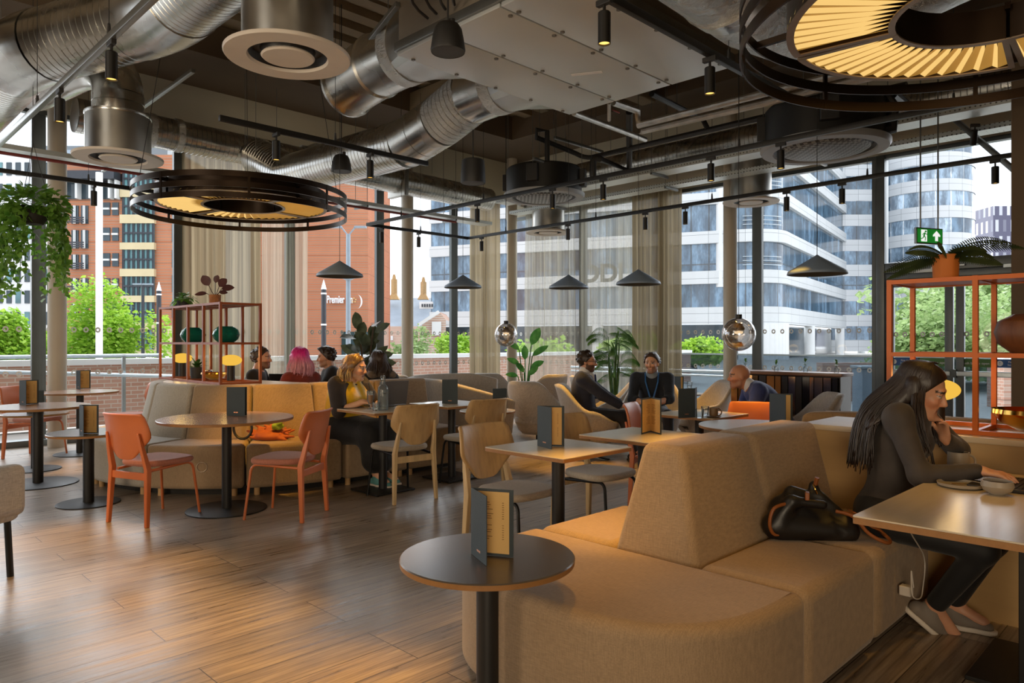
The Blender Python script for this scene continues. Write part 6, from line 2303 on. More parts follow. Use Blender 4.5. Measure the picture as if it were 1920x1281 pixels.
hairmat('hair_pink', srgb(214, 20, 140), srgb(236, 170, 190), (1.10, 1.21))
hairmat('hair_blonde_streak', srgb(112, 84, 54), srgb(196, 160, 96))
SK1, SK2, SK3 = srgb(222, 168, 134), srgb(206, 150, 118), srgb(190, 132, 100)

# woman in black at the booth table
wb_loc = Vector((3.72, 1.17, 0))
JB = make_person('person', 'person in a black top with long dark hair typing on a laptop in the booth', wb_loc, PI, dict(
    h=0.006, fem=True, ts=0.98, lean=0.17, hunch=0.28, skin=SK2, yaw=0.12, pitch=-0.36, roll=0.06, neckdir=(0, 0.25, 0.25), headoff=(0.0, -0.045, -0.05), seat=0.45, gaze=(0.0, -0.002),
    wrist={1: (0.09, 0.40, 0.80), -1: (-0.09, 0.22, 0.91)}, elb={1: (0.35, 0.1, 0.5), -1: (-0.3, 0.7, 0.35)},
    hand={1: ((-0.12, 1, -0.08), (0.1, 0.1, 1)), -1: ((0.35, -0.02, 0.95), (-0.75, 0.55, 0.2))}, curl={1: 0.28, -1: 0.55},
    ank={1: (-0.06, 0.18, 0.115), -1: (-0.20, 0.22, 0.10)}, knee={1: (0.05, 1.2, 0.9), -1: (-0.14, 1.2, 0.85)}, foot={1: (-0.55, 0.7, -0.75), -1: (0.0, 1, 0.0)}, footup={1: (-0.3, 0.6, 0.7)},
    top=dict(mat='black_knit', collar=0.06, e=0.009, name='jumper'), bottom=dict(mat='black_leggings', name='leggings', upto=0.9, e=0.008), shoe='shoe_grey', sole='sole_white', laces=True,
    hair=dict(kind='long', mat='hair_black', len=0.44, fall=(0.12, -0.42, -1), w=0.11, e=0.017, bow=(0, -0.055, 0.02), sidel=0.66, sidef=0.50, sides=(-0.03,), thick=1.3, fz=0.075, strands=420)))
print('HEAD', JB['hc'], JB['neck'], JB['el'], JB['wr'])
H_, hc_ = JB['H'], JB['hc']
ear = JB['hp'](0.084, 0.0, -0.038)
MB().tube([ear + np.array([0, 0.012 * math.cos(a), 0.012 * math.sin(a)]) for a in [2 * PI * i / 16 for i in range(16)]], 0.0022, 6, True).build('hoop_earring', 'steel_rail', JB['body'])
for s in (1, -1):                                   # trainers: pale side stripe and laces
    a, fd = JB['an'][s], JB['footd'][s]
for s, sc_ in ((1, 1),):
    pass

# woman with yellow top at the bench
yl = Vector((3.76, 6.06, 0))
JY = make_person('person', 'person in a yellow and brown top with streaked hair working at the square table', yl, head(0.86, -0.5), dict(
    h=0.007, fem=True, girth=1.25, ts=0.86, lean=0.14, hunch=0.25, skin=SK1, yaw=0.35, pitch=-0.16, neckdir=(0, 0.3, 0.4), headoff=(0, 0, -0.02),
    wrist={1: (0.10, 0.335, 0.80), -1: (-0.16, 0.37, 0.79)}, elb={1: (0.45, -0.1, 0.5), -1: (-0.5, 0.0, 0.5)},
    hand={1: ((-0.3, 1, -0.1), (0.1, 0.15, 1)), -1: ((0.3, 1, -0.05), (0, 0.1, 1))}, curl={1: 0.5, -1: 0.35},
    ank={1: (0.02, 0.44, 0.11), -1: (-0.10, 0.42, 0.11)}, knee={1: (0.12, 1.2, 0.9), -1: (-0.12, 1.2, 0.9)},
    top=dict(mat='brown_tee', e=0.012, sleeve=0.0, sleeve_e=0.016, name='t_shirt', neckz=0.02), bottom=dict(mat='black_skirt', name='skirt', skirt=True, e=0.015), shoe='shoe_teal', sole='sole_white',
    hair=dict(kind='long', mat='hair_blonde_streak', len=0.15, fall=(0, -0.15, -1), w=0.075, e=0.013, sides=(0.0,), sidel=0.9, sidef=0.1, bun=(0.0, -0.115, 0.05), fz=0.085)))
S = SDF(JY['lo'], JY['hi'], 0.007)
R_ = np.stack([JY['rt'], JY['fw'], JY['up']], 1)
S.ell(JY['pel'] + V(0, 0, 0.02), V(0.245, 0.195, 0.14), R_, k=0.05); S.ell(JY['mid'], V(0.205, 0.165, 0.19), R_, k=0.06); S.ell(JY['chest'] - JY['up'] * 0.03, V(0.19, 0.165, 0.185), R_, k=0.06)
for s in (-1, 1):
    S.ell(JY['chest'] + JY['rt'] * 0.08 * s + JY['fw'] * 0.1 - JY['up'] * 0.05, V(0.095, 0.085, 0.09), R_, k=0.05)
    S.cut(JY['chest'] + JY['rt'] * 0.185 * s, JY['rt'] * s)
    S.cap(JY['chest'] + JY['rt'] * 0.1 * s, JY['sh'][s] * 0.62 + JY['neck'] * 0.38, 0.06, 0.05, k=0.03)
S.cap(JY['neck'] + JY['fw'] * 0.12 + JY['up'] * 0.03, JY['chest'] + JY['fw'] * 0.24 - JY['up'] * 0.03, 0.07, 0.03, k=0.02, sub=True)
S.cut(JY['neck'] - JY['up'] * 0.005, JY['up'])
S.build('satin_vest', 'yellow_satin', JY['body'])
for s in (-1, 1):
    S = SDF(JY['lo'], JY['hi'], 0.007)
    S.cap(JY['sh'][s], JY['el'][s] * 0.85 + JY['sh'][s] * 0.15, 0.068, 0.072, k=0.02)
    S.build('loose_sleeve', 'brown_tee', JY['body'])

# people on the far side of the straight bench
make_person('person', 'person with bright pink hair in a rust red jumper seen from behind', W(-2.33, 8.0), head(-0.7, 0.7), dict(
    h=0.009, ts=0.80, fem=True, lean=0.05, hunch=0.1, skin=SK1, wrist={1: (0.12, 0.38, 0.78), -1: (-0.12, 0.38, 0.78)}, elb={1: (0.4, 0, 0.5), -1: (-0.4, 0, 0.5)},
    hand={1: ((-0.2, 1, 0), (0, 0, 1)), -1: ((0.2, 1, 0), (0, 0, 1))}, ank={1: (0.1, 0.45, 0.1), -1: (-0.1, 0.45, 0.1)}, knee={1: (0.1, 1, 0.9), -1: (-0.1, 1, 0.9)}, headoff=(0, 0.0, 0.02), pel=(0, 0, 0.02),
    top=dict(mat='rust_jumper', name='jumper', e=0.016, neckz=0.06), bottom=dict(mat='dark_trousers'), hair=dict(kind='long', mat='hair_pink', len=0.20, fall=(0, -0.05, -1), w=0.105, e=0.022, sidel=1.1, sidef=0.05)))
make_person('person', 'bearded person in a dark shirt framed by the brown shelf', W(-2.96, 8.2), head(1, 0.1), dict(
    h=0.009, lean=0.12, skin=SK2, beard=0.75, beardc=srgb(70, 46, 34), yaw=-0.15, wrist={1: (0.12, 0.40, 0.78), -1: (-0.12, 0.40, 0.78)}, elb={1: (0.4, 0, 0.5), -1: (-0.4, 0, 0.5)},
    hand={1: ((-0.2, 1, 0), (0, 0, 1)), -1: ((0.2, 1, 0), (0, 0, 1))}, ank={1: (0.1, 0.42, 0.1), -1: (-0.1, 0.42, 0.1)}, knee={1: (0.1, 1, 0.9), -1: (-0.1, 1, 0.9)},
    top=dict(mat='dark_shirt', name='shirt'), bottom=dict(mat='dark_trousers'), hair=dict(kind='short', mat='hair_brown', e=0.009)))
make_person('person', 'person with dark curly quiff in a black jacket beyond the pink-haired person', W(-2.22, 9.0), head(-1, -0.35), dict(
    h=0.009, ts=0.80, lean=0.12, skin=SK2, beard=0.35, yaw=-0.1, pitch=-0.12, seat=0.50, wrist={1: (0.12, 0.40, 0.80), -1: (-0.12, 0.40, 0.80)}, elb={1: (0.4, 0, 0.5), -1: (-0.4, 0, 0.5)},
    hand={1: ((-0.2, 1, 0), (0, 0, 1)), -1: ((0.2, 1, 0), (0, 0, 1))}, ank={1: (0.1, 0.42, 0.1), -1: (-0.1, 0.42, 0.1)}, knee={1: (0.1, 1, 0.9), -1: (-0.1, 1, 0.9)},
    top=dict(mat='black_jacket', name='jacket', e=0.018), bottom=dict(mat='dark_trousers'), hair=dict(kind='short', mat='hair_dark', e=0.016, quiff=True)))
JF = make_person('person', 'person with dark shoulder-length hair and a fleece collar seen from behind', W(-1.50, 8.25), head(-0.55, 0.8), dict(
    h=0.009, ts=0.80, fem=True, lean=0.08, skin=SK1, wrist={1: (0.12, 0.38, 0.78), -1: (-0.12, 0.38, 0.78)}, elb={1: (0.4, 0, 0.5), -1: (-0.4, 0, 0.5)},
    hand={1: ((-0.2, 1, 0), (0, 0, 1)), -1: ((0.2, 1, 0), (0, 0, 1))}, ank={1: (0.1, 0.45, 0.1), -1: (-0.1, 0.45, 0.1)}, knee={1: (0.1, 1, 0.9), -1: (-0.1, 1, 0.9)},
    top=dict(mat='black_jacket', name='jacket', e=0.018), bottom=dict(mat='dark_trousers'), hair=dict(kind='long', mat='hair_brown', len=0.20, fall=(0, -0.08, -1), w=0.10, e=0.02, sidel=1.0)))
S = SDF(JF['lo'], JF['hi'], 0.009)
S.cap(JF['neck'] - V(0.13, 0.05, -0.005), JF['neck'] - V(-0.13, 0.05, -0.005), 0.05, k=0.02); S.cap(JF['neck'] - V(0.13, 0.05, 0), JF['neck'] + V(-0.06, 0.09, -0.03), 0.04, k=0.02); S.cap(JF['neck'] + V(0.13, -0.05, 0), JF['neck'] + V(0.06, 0.09, -0.03), 0.04, k=0.02)
S.build('fleece_collar', 'grey_fleece', JF['body'])

# three men in the armchairs
JS = make_person('person', 'person in a navy checked suit and glasses sitting in a grey armchair', W(0.86, 8.43), head(1, -0.12), dict(
    ts=0.85, h=0.008, lean=-0.12, hunch=0.25, skin=SK2, beard=0.85, beardc=srgb(34, 26, 24), yaw=-0.12, pitch=-0.06, seat=0.43, neckdir=(0, 0.3, 0.6),
    wrist={1: (0.14, 0.44, 0.60), -1: (-0.16, 0.44, 0.60)}, elb={1: (0.4, -0.1, 0.35), -1: (-0.4, -0.1, 0.35)}, hand={1: ((-0.1, 1, -0.15), (0.1, 0.1, 1)), -1: ((0.1, 1, -0.1), (-0.1, 0.1, 1))}, curl={1: 0.3, -1: 0.3},
    ank={1: (0.16, 0.56, 0.1), -1: (-0.10, 0.60, 0.1)}, knee={1: (0.16, 1, 0.9), -1: (-0.14, 1, 0.9)},
    top=dict(mat='navy_check', name='jacket', e=0.02, neckz=0.03, sleeve=0.9), bottom=dict(mat='dark_trousers'), hair=dict(kind='short', mat='hair_dark', e=0.012)))
S = SDF(JS['lo'], JS['hi'], 0.006)
S.cap(JS['neck'] - JS['up2'] * 0.02, JS['neck'] + unit(JS['hc'] - JS['neck']) * 0.05, 0.075, 0.068, k=0.02)
S.cap(JS['neck'] + JS['fw'] * 0.09 - JS['up'] * 0.02, JS['chest'] + JS['fw'] * 0.125, 0.035, 0.025, k=0.01)
S.build('shirt_collar', 'shirt_white', JS['body'])
S = SDF(JS['lo'], JS['hi'], 0.006)
S.cap(JS['neck'] + JS['fw'] * 0.125 - JS['up'] * 0.03, JS['mid'] + JS['fw'] * 0.14, 0.016, 0.024, k=0.0)
S.build('tie', 'navy_suit', JS['body'])
for s in (-1, 1):
    d_ = unit(JS['wr'][s] - JS['el'][s]); c_ = JS['wr'][s] - d_ * 0.02
    MB().cyl(c_, c_ + d_ * 0.025, 0.040, n=16).build('shirt_cuff', 'shirt_white', JS['body'])
gm = MB()
for s in (-1, 1):
    gm.tube([JS['hp'](0.031 * s + 0.023 * math.cos(a), 0.103, 0.006 + 0.018 * math.sin(a)) for a in [2 * PI * i / 14 for i in range(14)]], 0.003, 6, True)
    gm.tube([JS['hp'](0.054 * s, 0.102, 0.012), JS['hp'](0.077 * s, 0.06, 0.014), JS['hp'](0.08 * s, -0.01, 0.01)], 0.003, 6)
gm.tube([JS['hp'](-0.009, 0.106, 0.01), JS['hp'](0.009, 0.106, 0.01)], 0.003, 6)
gm.build('glasses', 'black_plastic', JS['body'])

JL = make_person('person', 'person in a dark jumper with a blue lanyard leaning forward with joined hands', W(1.68, 8.62), head(-0.22, -1), dict(
    h=0.008, lean=0.42, hunch=0.15, skin=SK1, beard=0.6, beardc=srgb(70, 46, 34), yaw=-0.25, pitch=-0.02, seat=0.43, neckdir=(0, 0.1, 0.8), browc=srgb(50, 34, 26),
    wrist={1: (0.06, 0.52, 0.66), -1: (-0.05, 0.54, 0.66)}, elb={1: (0.5, 0.15, 0.55), -1: (-0.5, 0.15, 0.55)}, hand={1: ((-0.45, 0.8, -0.25), (0.6, 0.2, 0.75)), -1: ((0.45, 0.8, -0.25), (-0.6, 0.2, 0.75))}, curl={1: 0.7, -1: 0.7},
    ank={1: (0.2, 0.42, 0.1), -1: (-0.2, 0.42, 0.1)}, knee={1: (0.3, 1, 0.9), -1: (-0.3, 1, 0.9)},
    top=dict(mat='navy_jumper', name='jumper', e=0.014, neckz=0.03, sleeve=0.3), bottom=dict(mat='dark_trousers'), hair=dict(kind='short', mat='hair_brown', e=0.012)))
S = SDF(JL['lo'], JL['hi'], 0.006)
S.cap(JL['neck'] - JL['up2'] * 0.02, JL['neck'] + unit(JL['hc'] - JL['neck']) * 0.045, 0.078, 0.07, k=0.02)
S.build('shirt_collar', 'lamp_post_grey', JL['body'])
lm = MB()
for s in (-1, 1):
    lm.tube([JL['neck'] + JL['rt'] * 0.075 * s + JL['up2'] * 0.03, JL['neck'] + JL['rt'] * 0.07 * s + JL['fw'] * 0.11 - JL['up'] * 0.03, JL['chest'] + JL['rt'] * 0.045 * s + JL['fw'] * 0.155, JL['mid'] + JL['fw'] * 0.20 + JL['up'] * 0.02], 0.009, 6)
lm.build('lanyard', 'lanyard_blue', JL['body'])
c_ = JL['mid'] + JL['fw'] * 0.21 - JL['up'] * 0.03
MB().box(c_, (0.06, 0.008, 0.09)).build('id_badge', 'badge_orange', JL['body'], smooth=0)

JD = make_person('person', 'bald person in a bright navy suit leaning forward in an armchair', W(2.64, 7.05), head(-1, 0.12), dict(
    h=0.008, lean=0.62, hunch=0.30, skin=SK3, beard=0.25, yaw=0.10, pitch=-0.05, seat=0.43, neckdir=(0, 0.45, 0.5), pel=(0, 0.02, 0),
    wrist={1: (0.10, 0.50, 0.60), -1: (-0.10, 0.50, 0.60)}, elb={1: (0.5, 0.2, 0.5), -1: (-0.5, 0.2, 0.5)}, hand={1: ((-0.5, 0.7, -0.4), (0.6, 0.3, 0.7)), -1: ((0.5, 0.7, -0.4), (-0.6, 0.3, 0.7))}, curl={1: 0.6, -1: 0.6},
    ank={1: (0.16, 0.40, 0.1), -1: (-0.16, 0.42, 0.1)}, knee={1: (0.2, 1, 0.9), -1: (-0.2, 1, 0.9)},
    top=dict(mat='navy_suit', name='jacket', e=0.02, neckz=0.03, sleeve=0.92), bottom=dict(mat='navy_suit')))
S = SDF(JD['lo'], JD['hi'], 0.007)
S.cap(JD['neck'] - JD['up2'] * 0.02, JD['neck'] + unit(JD['hc'] - JD['neck']) * 0.04, 0.076, 0.068, k=0.02)
S.build('shirt_collar', 'shirt_white', JD['body'])
# =================== small things ===================
plain('menu_cover', srgb(52, 62, 68), 0.7, var=0.06, bump=0.1, bscale=200)
plain('menu_page', srgb(214, 176, 112), 0.8, var=0.03)
plain('print_ink', srgb(120, 84, 44), 0.8)
plain('copper_print', srgb(206, 140, 104), 0.35, 0.7)
glassy('clear_glass', (0.93, 0.96, 0.97), 0.95, 0.02, 1.4, extra=(srgb(190, 200, 204), 0.08))
glassy('water', (0.90, 0.94, 0.95), 0.9, 0.02, 1.33, extra=(srgb(200, 205, 205), 0.10))
glassy('green_glass', (0.28, 0.62, 0.54), 0.95, 0.02, 1.6, extra=(srgb(30, 140, 116), 0.38))
plain('iced_coffee', srgb(196, 120, 40), 0.3, var=0.1)
plain('ceramic_grey', srgb(150, 140, 126), 0.45, var=0.06)
plain('ceramic_brown', srgb(120, 92, 62), 0.5, var=0.1)
plain('coffee', srgb(60, 36, 20), 0.2)
plain('laptop_grey', srgb(120, 120, 124), 0.35, 0.6, var=0.03)
plain('laptop_dark', srgb(38, 36, 36), 0.45, 0.2, var=0.05)
plain('screen_dark', srgb(16, 18, 22), 0.2)
plain('key_black', srgb(26, 25, 25), 0.6)
plain('gold', srgb(226, 176, 84), 0.16, 1.0, var=0.06)
plain('silver', srgb(214, 214, 216), 0.12, 1.0, var=0.05)
plain('terracotta_pot', srgb(206, 116, 44), 0.7, var=0.08)
plain('black_pot', srgb(34, 32, 31), 0.6, var=0.08)
plain('white_pot', srgb(206, 200, 190), 0.6, var=0.05)
plain('soil', srgb(48, 36, 28), 0.95)
plain('wicker', srgb(160, 102, 58), 0.8, var=0.25, scale=30, bump=0.5, bscale=60)
wood('vase_wood', srgb(112, 66, 34), 0.5, 2, 0.35)
emit('lamp_disc', (1.0, 0.56, 0.07), 0.70)
plain('lamp_base', srgb(40, 34, 30), 0.5, 0.3)
plain('cable_white', srgb(214, 206, 196), 0.5)
plain('bag_black', srgb(26, 24, 23), 0.42, var=0.2, bump=0.25, bscale=14)
plain('leather_tan', srgb(140, 78, 34), 0.45, var=0.15)
plain('scarf_orange', srgb(170, 84, 40), 0.7, var=0.2, bump=0.3, bscale=20)
plain('scarf_green', srgb(150, 180, 50), 0.7, var=0.2)
plain('paper_white', srgb(226, 226, 226), 0.7, var=0.02)
leafmat('ivy_leaf', srgb(70, 118, 36), srgb(132, 176, 74))
leafmat('glossy_leaf', srgb(42, 70, 34), srgb(74, 110, 56), 0.3)
leafmat('rubber_leaf', srgb(56, 64, 42), srgb(100, 104, 78), 0.3)
leafmat('calathea_leaf', srgb(62, 34, 36), srgb(96, 56, 48), 0.35)
leafmat('fern_leaf', srgb(44, 58, 34), srgb(84, 98, 56))
leafmat('palm_leaf', srgb(56, 96, 44), srgb(112, 150, 76), 0.4)
leafmat('paradise_leaf', srgb(50, 104, 44), srgb(96, 152, 70), 0.35)


# ---------------- menus
def menu(label, z, sp, e1, e2, lines=True, w=0.158, hh=0.237):
    s = onz(*sp, z); a = onz(*e1, z); b = onz(*e2, z)
    d1, d2 = (a - s).normalized(), (b - s).normalized()
    if d1.angle(d2) < 0.12:
        d2 = (Matrix.Rotation(0.14, 3, 'Z') @ d1)
    t_ = thing('menu', label, 'menu', s, 0, 'dark covered menus standing on tables')
    inside = (d1 + d2).normalized()
    for k, d in enumerate((d1, d2)):
        n = Vector((-d.y, d.x, 0))
        if n.dot(inside) < 0: n = -n
        up = Vector((0, 0, 1))
        M = Matrix((d, n, up)).transposed()
        c = d * w / 2 + up * hh / 2
        cv = MB().box(c, (w, 0.003, hh), rot=M).build('cover', 'menu_cover', t_, smooth=0)
        pg = MB().box(c + n * 0.0025 - d * 0.004, (w * 0.86, 0.0016, hh * 0.92), rot=M).build('page', 'menu_page', t_, smooth=0)
        if lines:
            ln = MB()
            r_ = random.Random(len(label) + k)
            for i in range(17):
                if i in (8, 9): continue
                zz = hh * (0.80 - 0.034 * i)
                L = r_.uniform(0.035, 0.062)
                ln.box(d * (w * 0.14 + L / 2) + up * zz + n * 0.0036, (L, 0.0004, 0.0022), rot=M)
                ln.box(d * (w * 0.76) + up * zz + n * 0.0036, (0.007, 0.0004, 0.002), rot=M)
            ln.build('printed_lines', 'print_ink', pg, smooth=0)
        mk_ = MB()
        for i in range(6):
            mk_.box(d * (w * 0.5 + (i - 2.5) * 0.006) + up * 0.030 - n * 0.0018, (0.0045, 0.0005, 0.008 if i % 2 else 0.0055), rot=M)
        mk_.build('copper_mark', 'copper_print', cv, smooth=0)


menu('half open menu standing on the low dark table nearest the camera', 0.598, (884, 1038), (970, 1046), (908, 1058))
menu('half open menu on the square pale table nearest the camera', 0.746, (1008, 836), (1063, 837.5), (1032, 842))
menu('open menu showing two lit pages on the second square pale table', 0.746, (1220, 810), (1201, 815), (1240, 815.5))
menu('closed dark menu on the large reddish round table', 0.746, (425, 780), (468, 780.5), (467, 779))
menu('half open menu on the reddish round table cut by the photo edge', 0.746, (36.5, 759), (77, 757), (60, 762))
menu('menu with a wide tan page on the front low dark table', 0.601, (149, 813), (191, 813), (160, 818))
menu('menu half hidden on the low table behind the reddish one', 0.601, (50, 775), (84, 774), (83, 773))
menu('menu with an orange-lit page on the farthest pinkish round table', 0.756, (143, 729.5), (174, 728.5), (158, 731.5))
menu('closed dark menu on the square table by the straight bench', 0.746, (829, 757), (862, 757.5), (861, 756), False)
menu('closed dark menu on the low round table behind the oak chair', 0.601, (924, 769), (951, 769.5), (950, 768), False)
menu('menu with amber-lit page standing before the glass bottle', 0.746, (1303, 783), (1281, 784), (1306, 780), False)
menu('dark menu on the white round table beyond the bench back', 0.746, (1443, 799), (1485, 800), (1470, 803), False)
menu('small menu on the little round table before the dense curtain', 0.601, (1262, 735.5), (1272, 735.5), (1268, 736), False)


# ---------------- glass and crockery
def bottle(label, p, s=1.0):
    t_ = thing('water_bottle', label, 'bottle', p, 0, 'clear glass water bottles')
    MB().lathe([(0, 0.0), (0.040 * s, 0.0), (0.042 * s, 0.01), (0.042 * s, 0.165 * s), (0.038 * s, 0.185 * s), (0.018 * s, 0.205 * s), (0.016 * s, 0.235 * s), (0.019 * s, 0.237 * s), (0.019 * s, 0.247 * s), (0.0, 0.247 * s)], n=28, flute=(10, 0.02)).build('glass_body', 'clear_glass', t_)
    MB().lathe([(0, 0.006), (0.037 * s, 0.006), (0.037 * s, 0.16 * s), (0, 0.16 * s)], n=24).build('water', 'water', t_)
    MB().lathe([(0.0, 0.247 * s), (0.02 * s, 0.249 * s), (0.021 * s, 0.268 * s), (0.014 * s, 0.275 * s), (0, 0.276 * s)], n=20).build('stopper', 'clear_glass', t_)


TJ = TABLES['J']
bottle('tall clear glass water bottle in front of the laptop', onz(718, 769, 0.746), 1.12)
bottle('clear glass bottle peeping up behind the amber-lit menu', onz(1293, 780.5, 0.746), 1.05)
def tumbler(label, p, r=0.033, hh=0.075):
    t_ = thing('tumbler', label, 'glass', p, 0, 'clear tumblers')
    MB().lathe([(0, 0), (r * 0.85, 0), (r, hh), (r * 0.93, hh), (r * 0.8, 0.006), (0, 0.006)], n=24).build('glass_wall', 'clear_glass', t_)
tumbler('clear tumbler beside the iced coffee', onz(705, 770, 0.746))
tumbler('clear tumbler next to the amber-lit menu', onz(1312, 784, 0.746))
tumbler('clear tumbler near the brown cup', onz(1322, 779, 0.746))
p = onz(695, 767, 0.746)
t_ = thing('iced_coffee_glass', 'stemmed glass of iced coffee with a black straw', 'drink', p)
MB().lathe([(0, 0), (0.032, 0.0), (0.03, 0.004), (0.006, 0.012), (0.006, 0.03), (0.022, 0.05), (0.034, 0.09), (0.036, 0.165), (0.0345, 0.165), (0.033, 0.09), (0.02, 0.052), (0, 0.045)], n=28).build('stem_glass', 'clear_glass', t_)
MB().lathe([(0, 0.047), (0.02, 0.054), (0.0325, 0.09), (0.0335, 0.128), (0, 0.128)], n=24).build('coffee_drink', 'iced_coffee', t_)
MB().cyl((0.008, 0, 0.06), (-0.018, 0.004, 0.235), 0.003, n=8).build('straw', 'black_plastic', t_)


def cup(label, p, r, hh, mat, handle=None, bowl=False):
    t_ = thing('tea_bowl' if bowl else 'mug', label, 'bowl' if bowl else 'mug', p)
    if bowl:
        pr = [(0, 0), (r * 0.45, 0), (r * 0.5, 0.004), (r * 0.85, hh * 0.3), (r, hh * 0.62), (r * 0.93, hh), (r * 0.87, hh), (r * 0.93, hh * 0.6), (r * 0.7, hh * 0.2), (0, hh * 0.12)]
    else:
        pr = [(0, 0), (r * 0.85, 0), (r * 0.97, 0.01), (r, hh * 0.4), (r * 0.97, hh), (r * 0.9, hh), (r * 0.92, hh * 0.4), (r * 0.8, 0.01), (0, 0.008)]
    MB().lathe(pr, n=36).build('cup_body', mat, t_)
    MB().lathe([(0, hh * 0.78), (r * 0.9, hh * 0.78)], n=30).build('coffee', 'coffee', t_)
    if handle is not None:
        v = W(*handle).normalized()
        pts = [v * (r * 0.95 + 0.03 * math.sin(a)) + Vector((0, 0, hh * 0.5 + 0.03 * math.cos(a))) for a in [PI * i / 12 for i in range(13)]]
        MB().tube(pts, 0.0055, 8).build('handle', mat, t_)
    return t_


cup('grey stoneware mug beside the laptop in the booth', onz(1797, 882, 0.746), 0.047, 0.088, 'ceramic_grey', (1, -0.15))
cup('round grey tea bowl on the booth table', onz(1870, 927, 0.746), 0.058, 0.055, 'ceramic_grey', None, True)
p = onz(1801, 913, 0.746)
t_ = thing('side_plate', 'grey side plate with a teaspoon on the booth table', 'plate', p)
MB().lathe([(0, 0.002), (0.07, 0.002), (0.084, 0.006), (0.088, 0.018), (0.084, 0.018), (0.08, 0.009), (0, 0.007)], n=40).build('dish', 'ceramic_grey', t_)
tag(MB().ball(p + W(0.045, 0.0, 0.011), (0.016, 0.012, 0.003), 12, 6).bar(p + W(0.03, 0.0, 0.012), p + W(-0.03, 0.012, 0.012), 0.006, 0.002).build('teaspoon', 'gold'), 'small gold teaspoon lying on the grey side plate', 'spoon')
cup('small brown stoneware cup on a saucer', onz(1338, 780, 0.757), 0.036, 0.062, 'ceramic_brown', (1, 0))
p = onz(1338, 780, 0.757); p.z = 0.746
tag(MB().lathe([(0, 0.001), (0.05, 0.001), (0.065, 0.010), (0.06, 0.010), (0, 0.005)], n=32).build('saucer', 'ceramic_brown', loc=p), 'brown saucer under the small stoneware cup', 'saucer')


def laptop(label, p, rz, body, w=0.32, d=0.22, open_=1.9, screen='screen_dark'):
    """base extends towards -Y (the user), screen hinge at the origin"""
    t_ = thing('laptop', label, 'laptop', p, rz)
    MB().box((0, -d / 2, 0.008), (w, d, 0.014)).build('base', body, t_, bevel=0.004)
    kb = MB()
    for r in range(5):
        for c in range(13):
            kb.box((-w * 0.43 + w * 0.86 * (c + 0.5) / 13, -0.03 - r * 0.019, 0.0165), (w * 0.055, 0.015, 0.003))
    kb.build('keyboard', 'key_black', t_, smooth=0)
    MB().box((0, -d + 0.04, 0.0155), (0.10, 0.06, 0.001)).build('trackpad', 'screen_dark', t_, smooth=0)
    M = Matrix.Rotation(open_ - PI / 2, 3, 'X')
    up = Vector((0, math.sin(open_ - PI / 2), math.cos(open_ - PI / 2)))
    R_ = Matrix((Vector((1, 0, 0)), Vector((0, math.cos(open_ - PI / 2), -math.sin(open_ - PI / 2))), up)).transposed()
    MB().box(up * d / 2 + Vector((0, 0, 0.016)), (w, 0.007, d), rot=R_).build('screen_lid', body, t_, bevel=0.003)
    MB().box(up * d / 2 + Vector((0, -0.0042, 0.016)), (w * 0.94, 0.001, d * 0.9), rot=R_).build('display', screen, t_, smooth=0)
    MB().box(up * d * 0.5 + Vector((w * 0.28, 0.0044, 0.016)), (0.05, 0.001, 0.014), rot=R_).build('badge', 'laptop_dark', t_, smooth=0)
    return t_


laptop('dark laptop under the hand of the person in the black top', Vector((3.66, 0.56, 0.746)), PI, 'laptop_dark', 0.33, 0.23)
laptop('grey laptop opened before the person in yellow', Vector((4.0, 5.60, 0.746)), PI, 'laptop_grey', 0.33, 0.23, 1.75)
TABLES['Z'] = W(-2.62, 8.62)
square_table('square table between the pink-haired person and the bearded one, mostly hidden', TABLES['Z'], 0.60)
laptop('dark laptop seen from behind beside the pink-haired person', TABLES['Z'] + W(-0.10, -0.12, 0.746), head(-0.2, -1), 'laptop_dark', 0.30, 0.22, 1.7)
bottle('clear glass bottle behind the head of the person in yellow', TABLES['Z'] + W(0.42 - 0.13, 0.0, 0.746), 1.1)
p = onz(655, 764, 0.746)
t_ = tag(MB().prism(superell(0.12, 0.10, 6, 32), 0, 0.003).build('mouse_pad', 'laptop_dark', loc=p, rz=0.0), 'dark mouse pad at the corner of the laptop table', 'mouse pad')
t_ = tag(MB().ball((0, 0, 0.012), (0.03, 0.05, 0.016), 18, 10).build('computer_mouse', 'black_plastic', loc=p + Vector((0, 0, 0.003)), rz=head(0.86, -0.5)), 'black computer mouse under the hand of the person in yellow', 'mouse')
tag(MB().box((0, 0, 0.001), (0.15, 0.21, 0.002)).build('paper_sheet', 'paper_white', smooth=0, loc=onz(782, 765, 0.746), rz=0.5), 'white paper sheet beside the grey laptop', 'paper')
p = onz(1828, 897, 0.746)
tag(MB().prism(superell(0.075, 0.037, 8, 32), 0, 0.008).build('phone', 'screen_dark', bevel=0.002, loc=p, rz=head(1, -0.3)), 'dark phone lying between the plate and the booth laptop', 'phone')
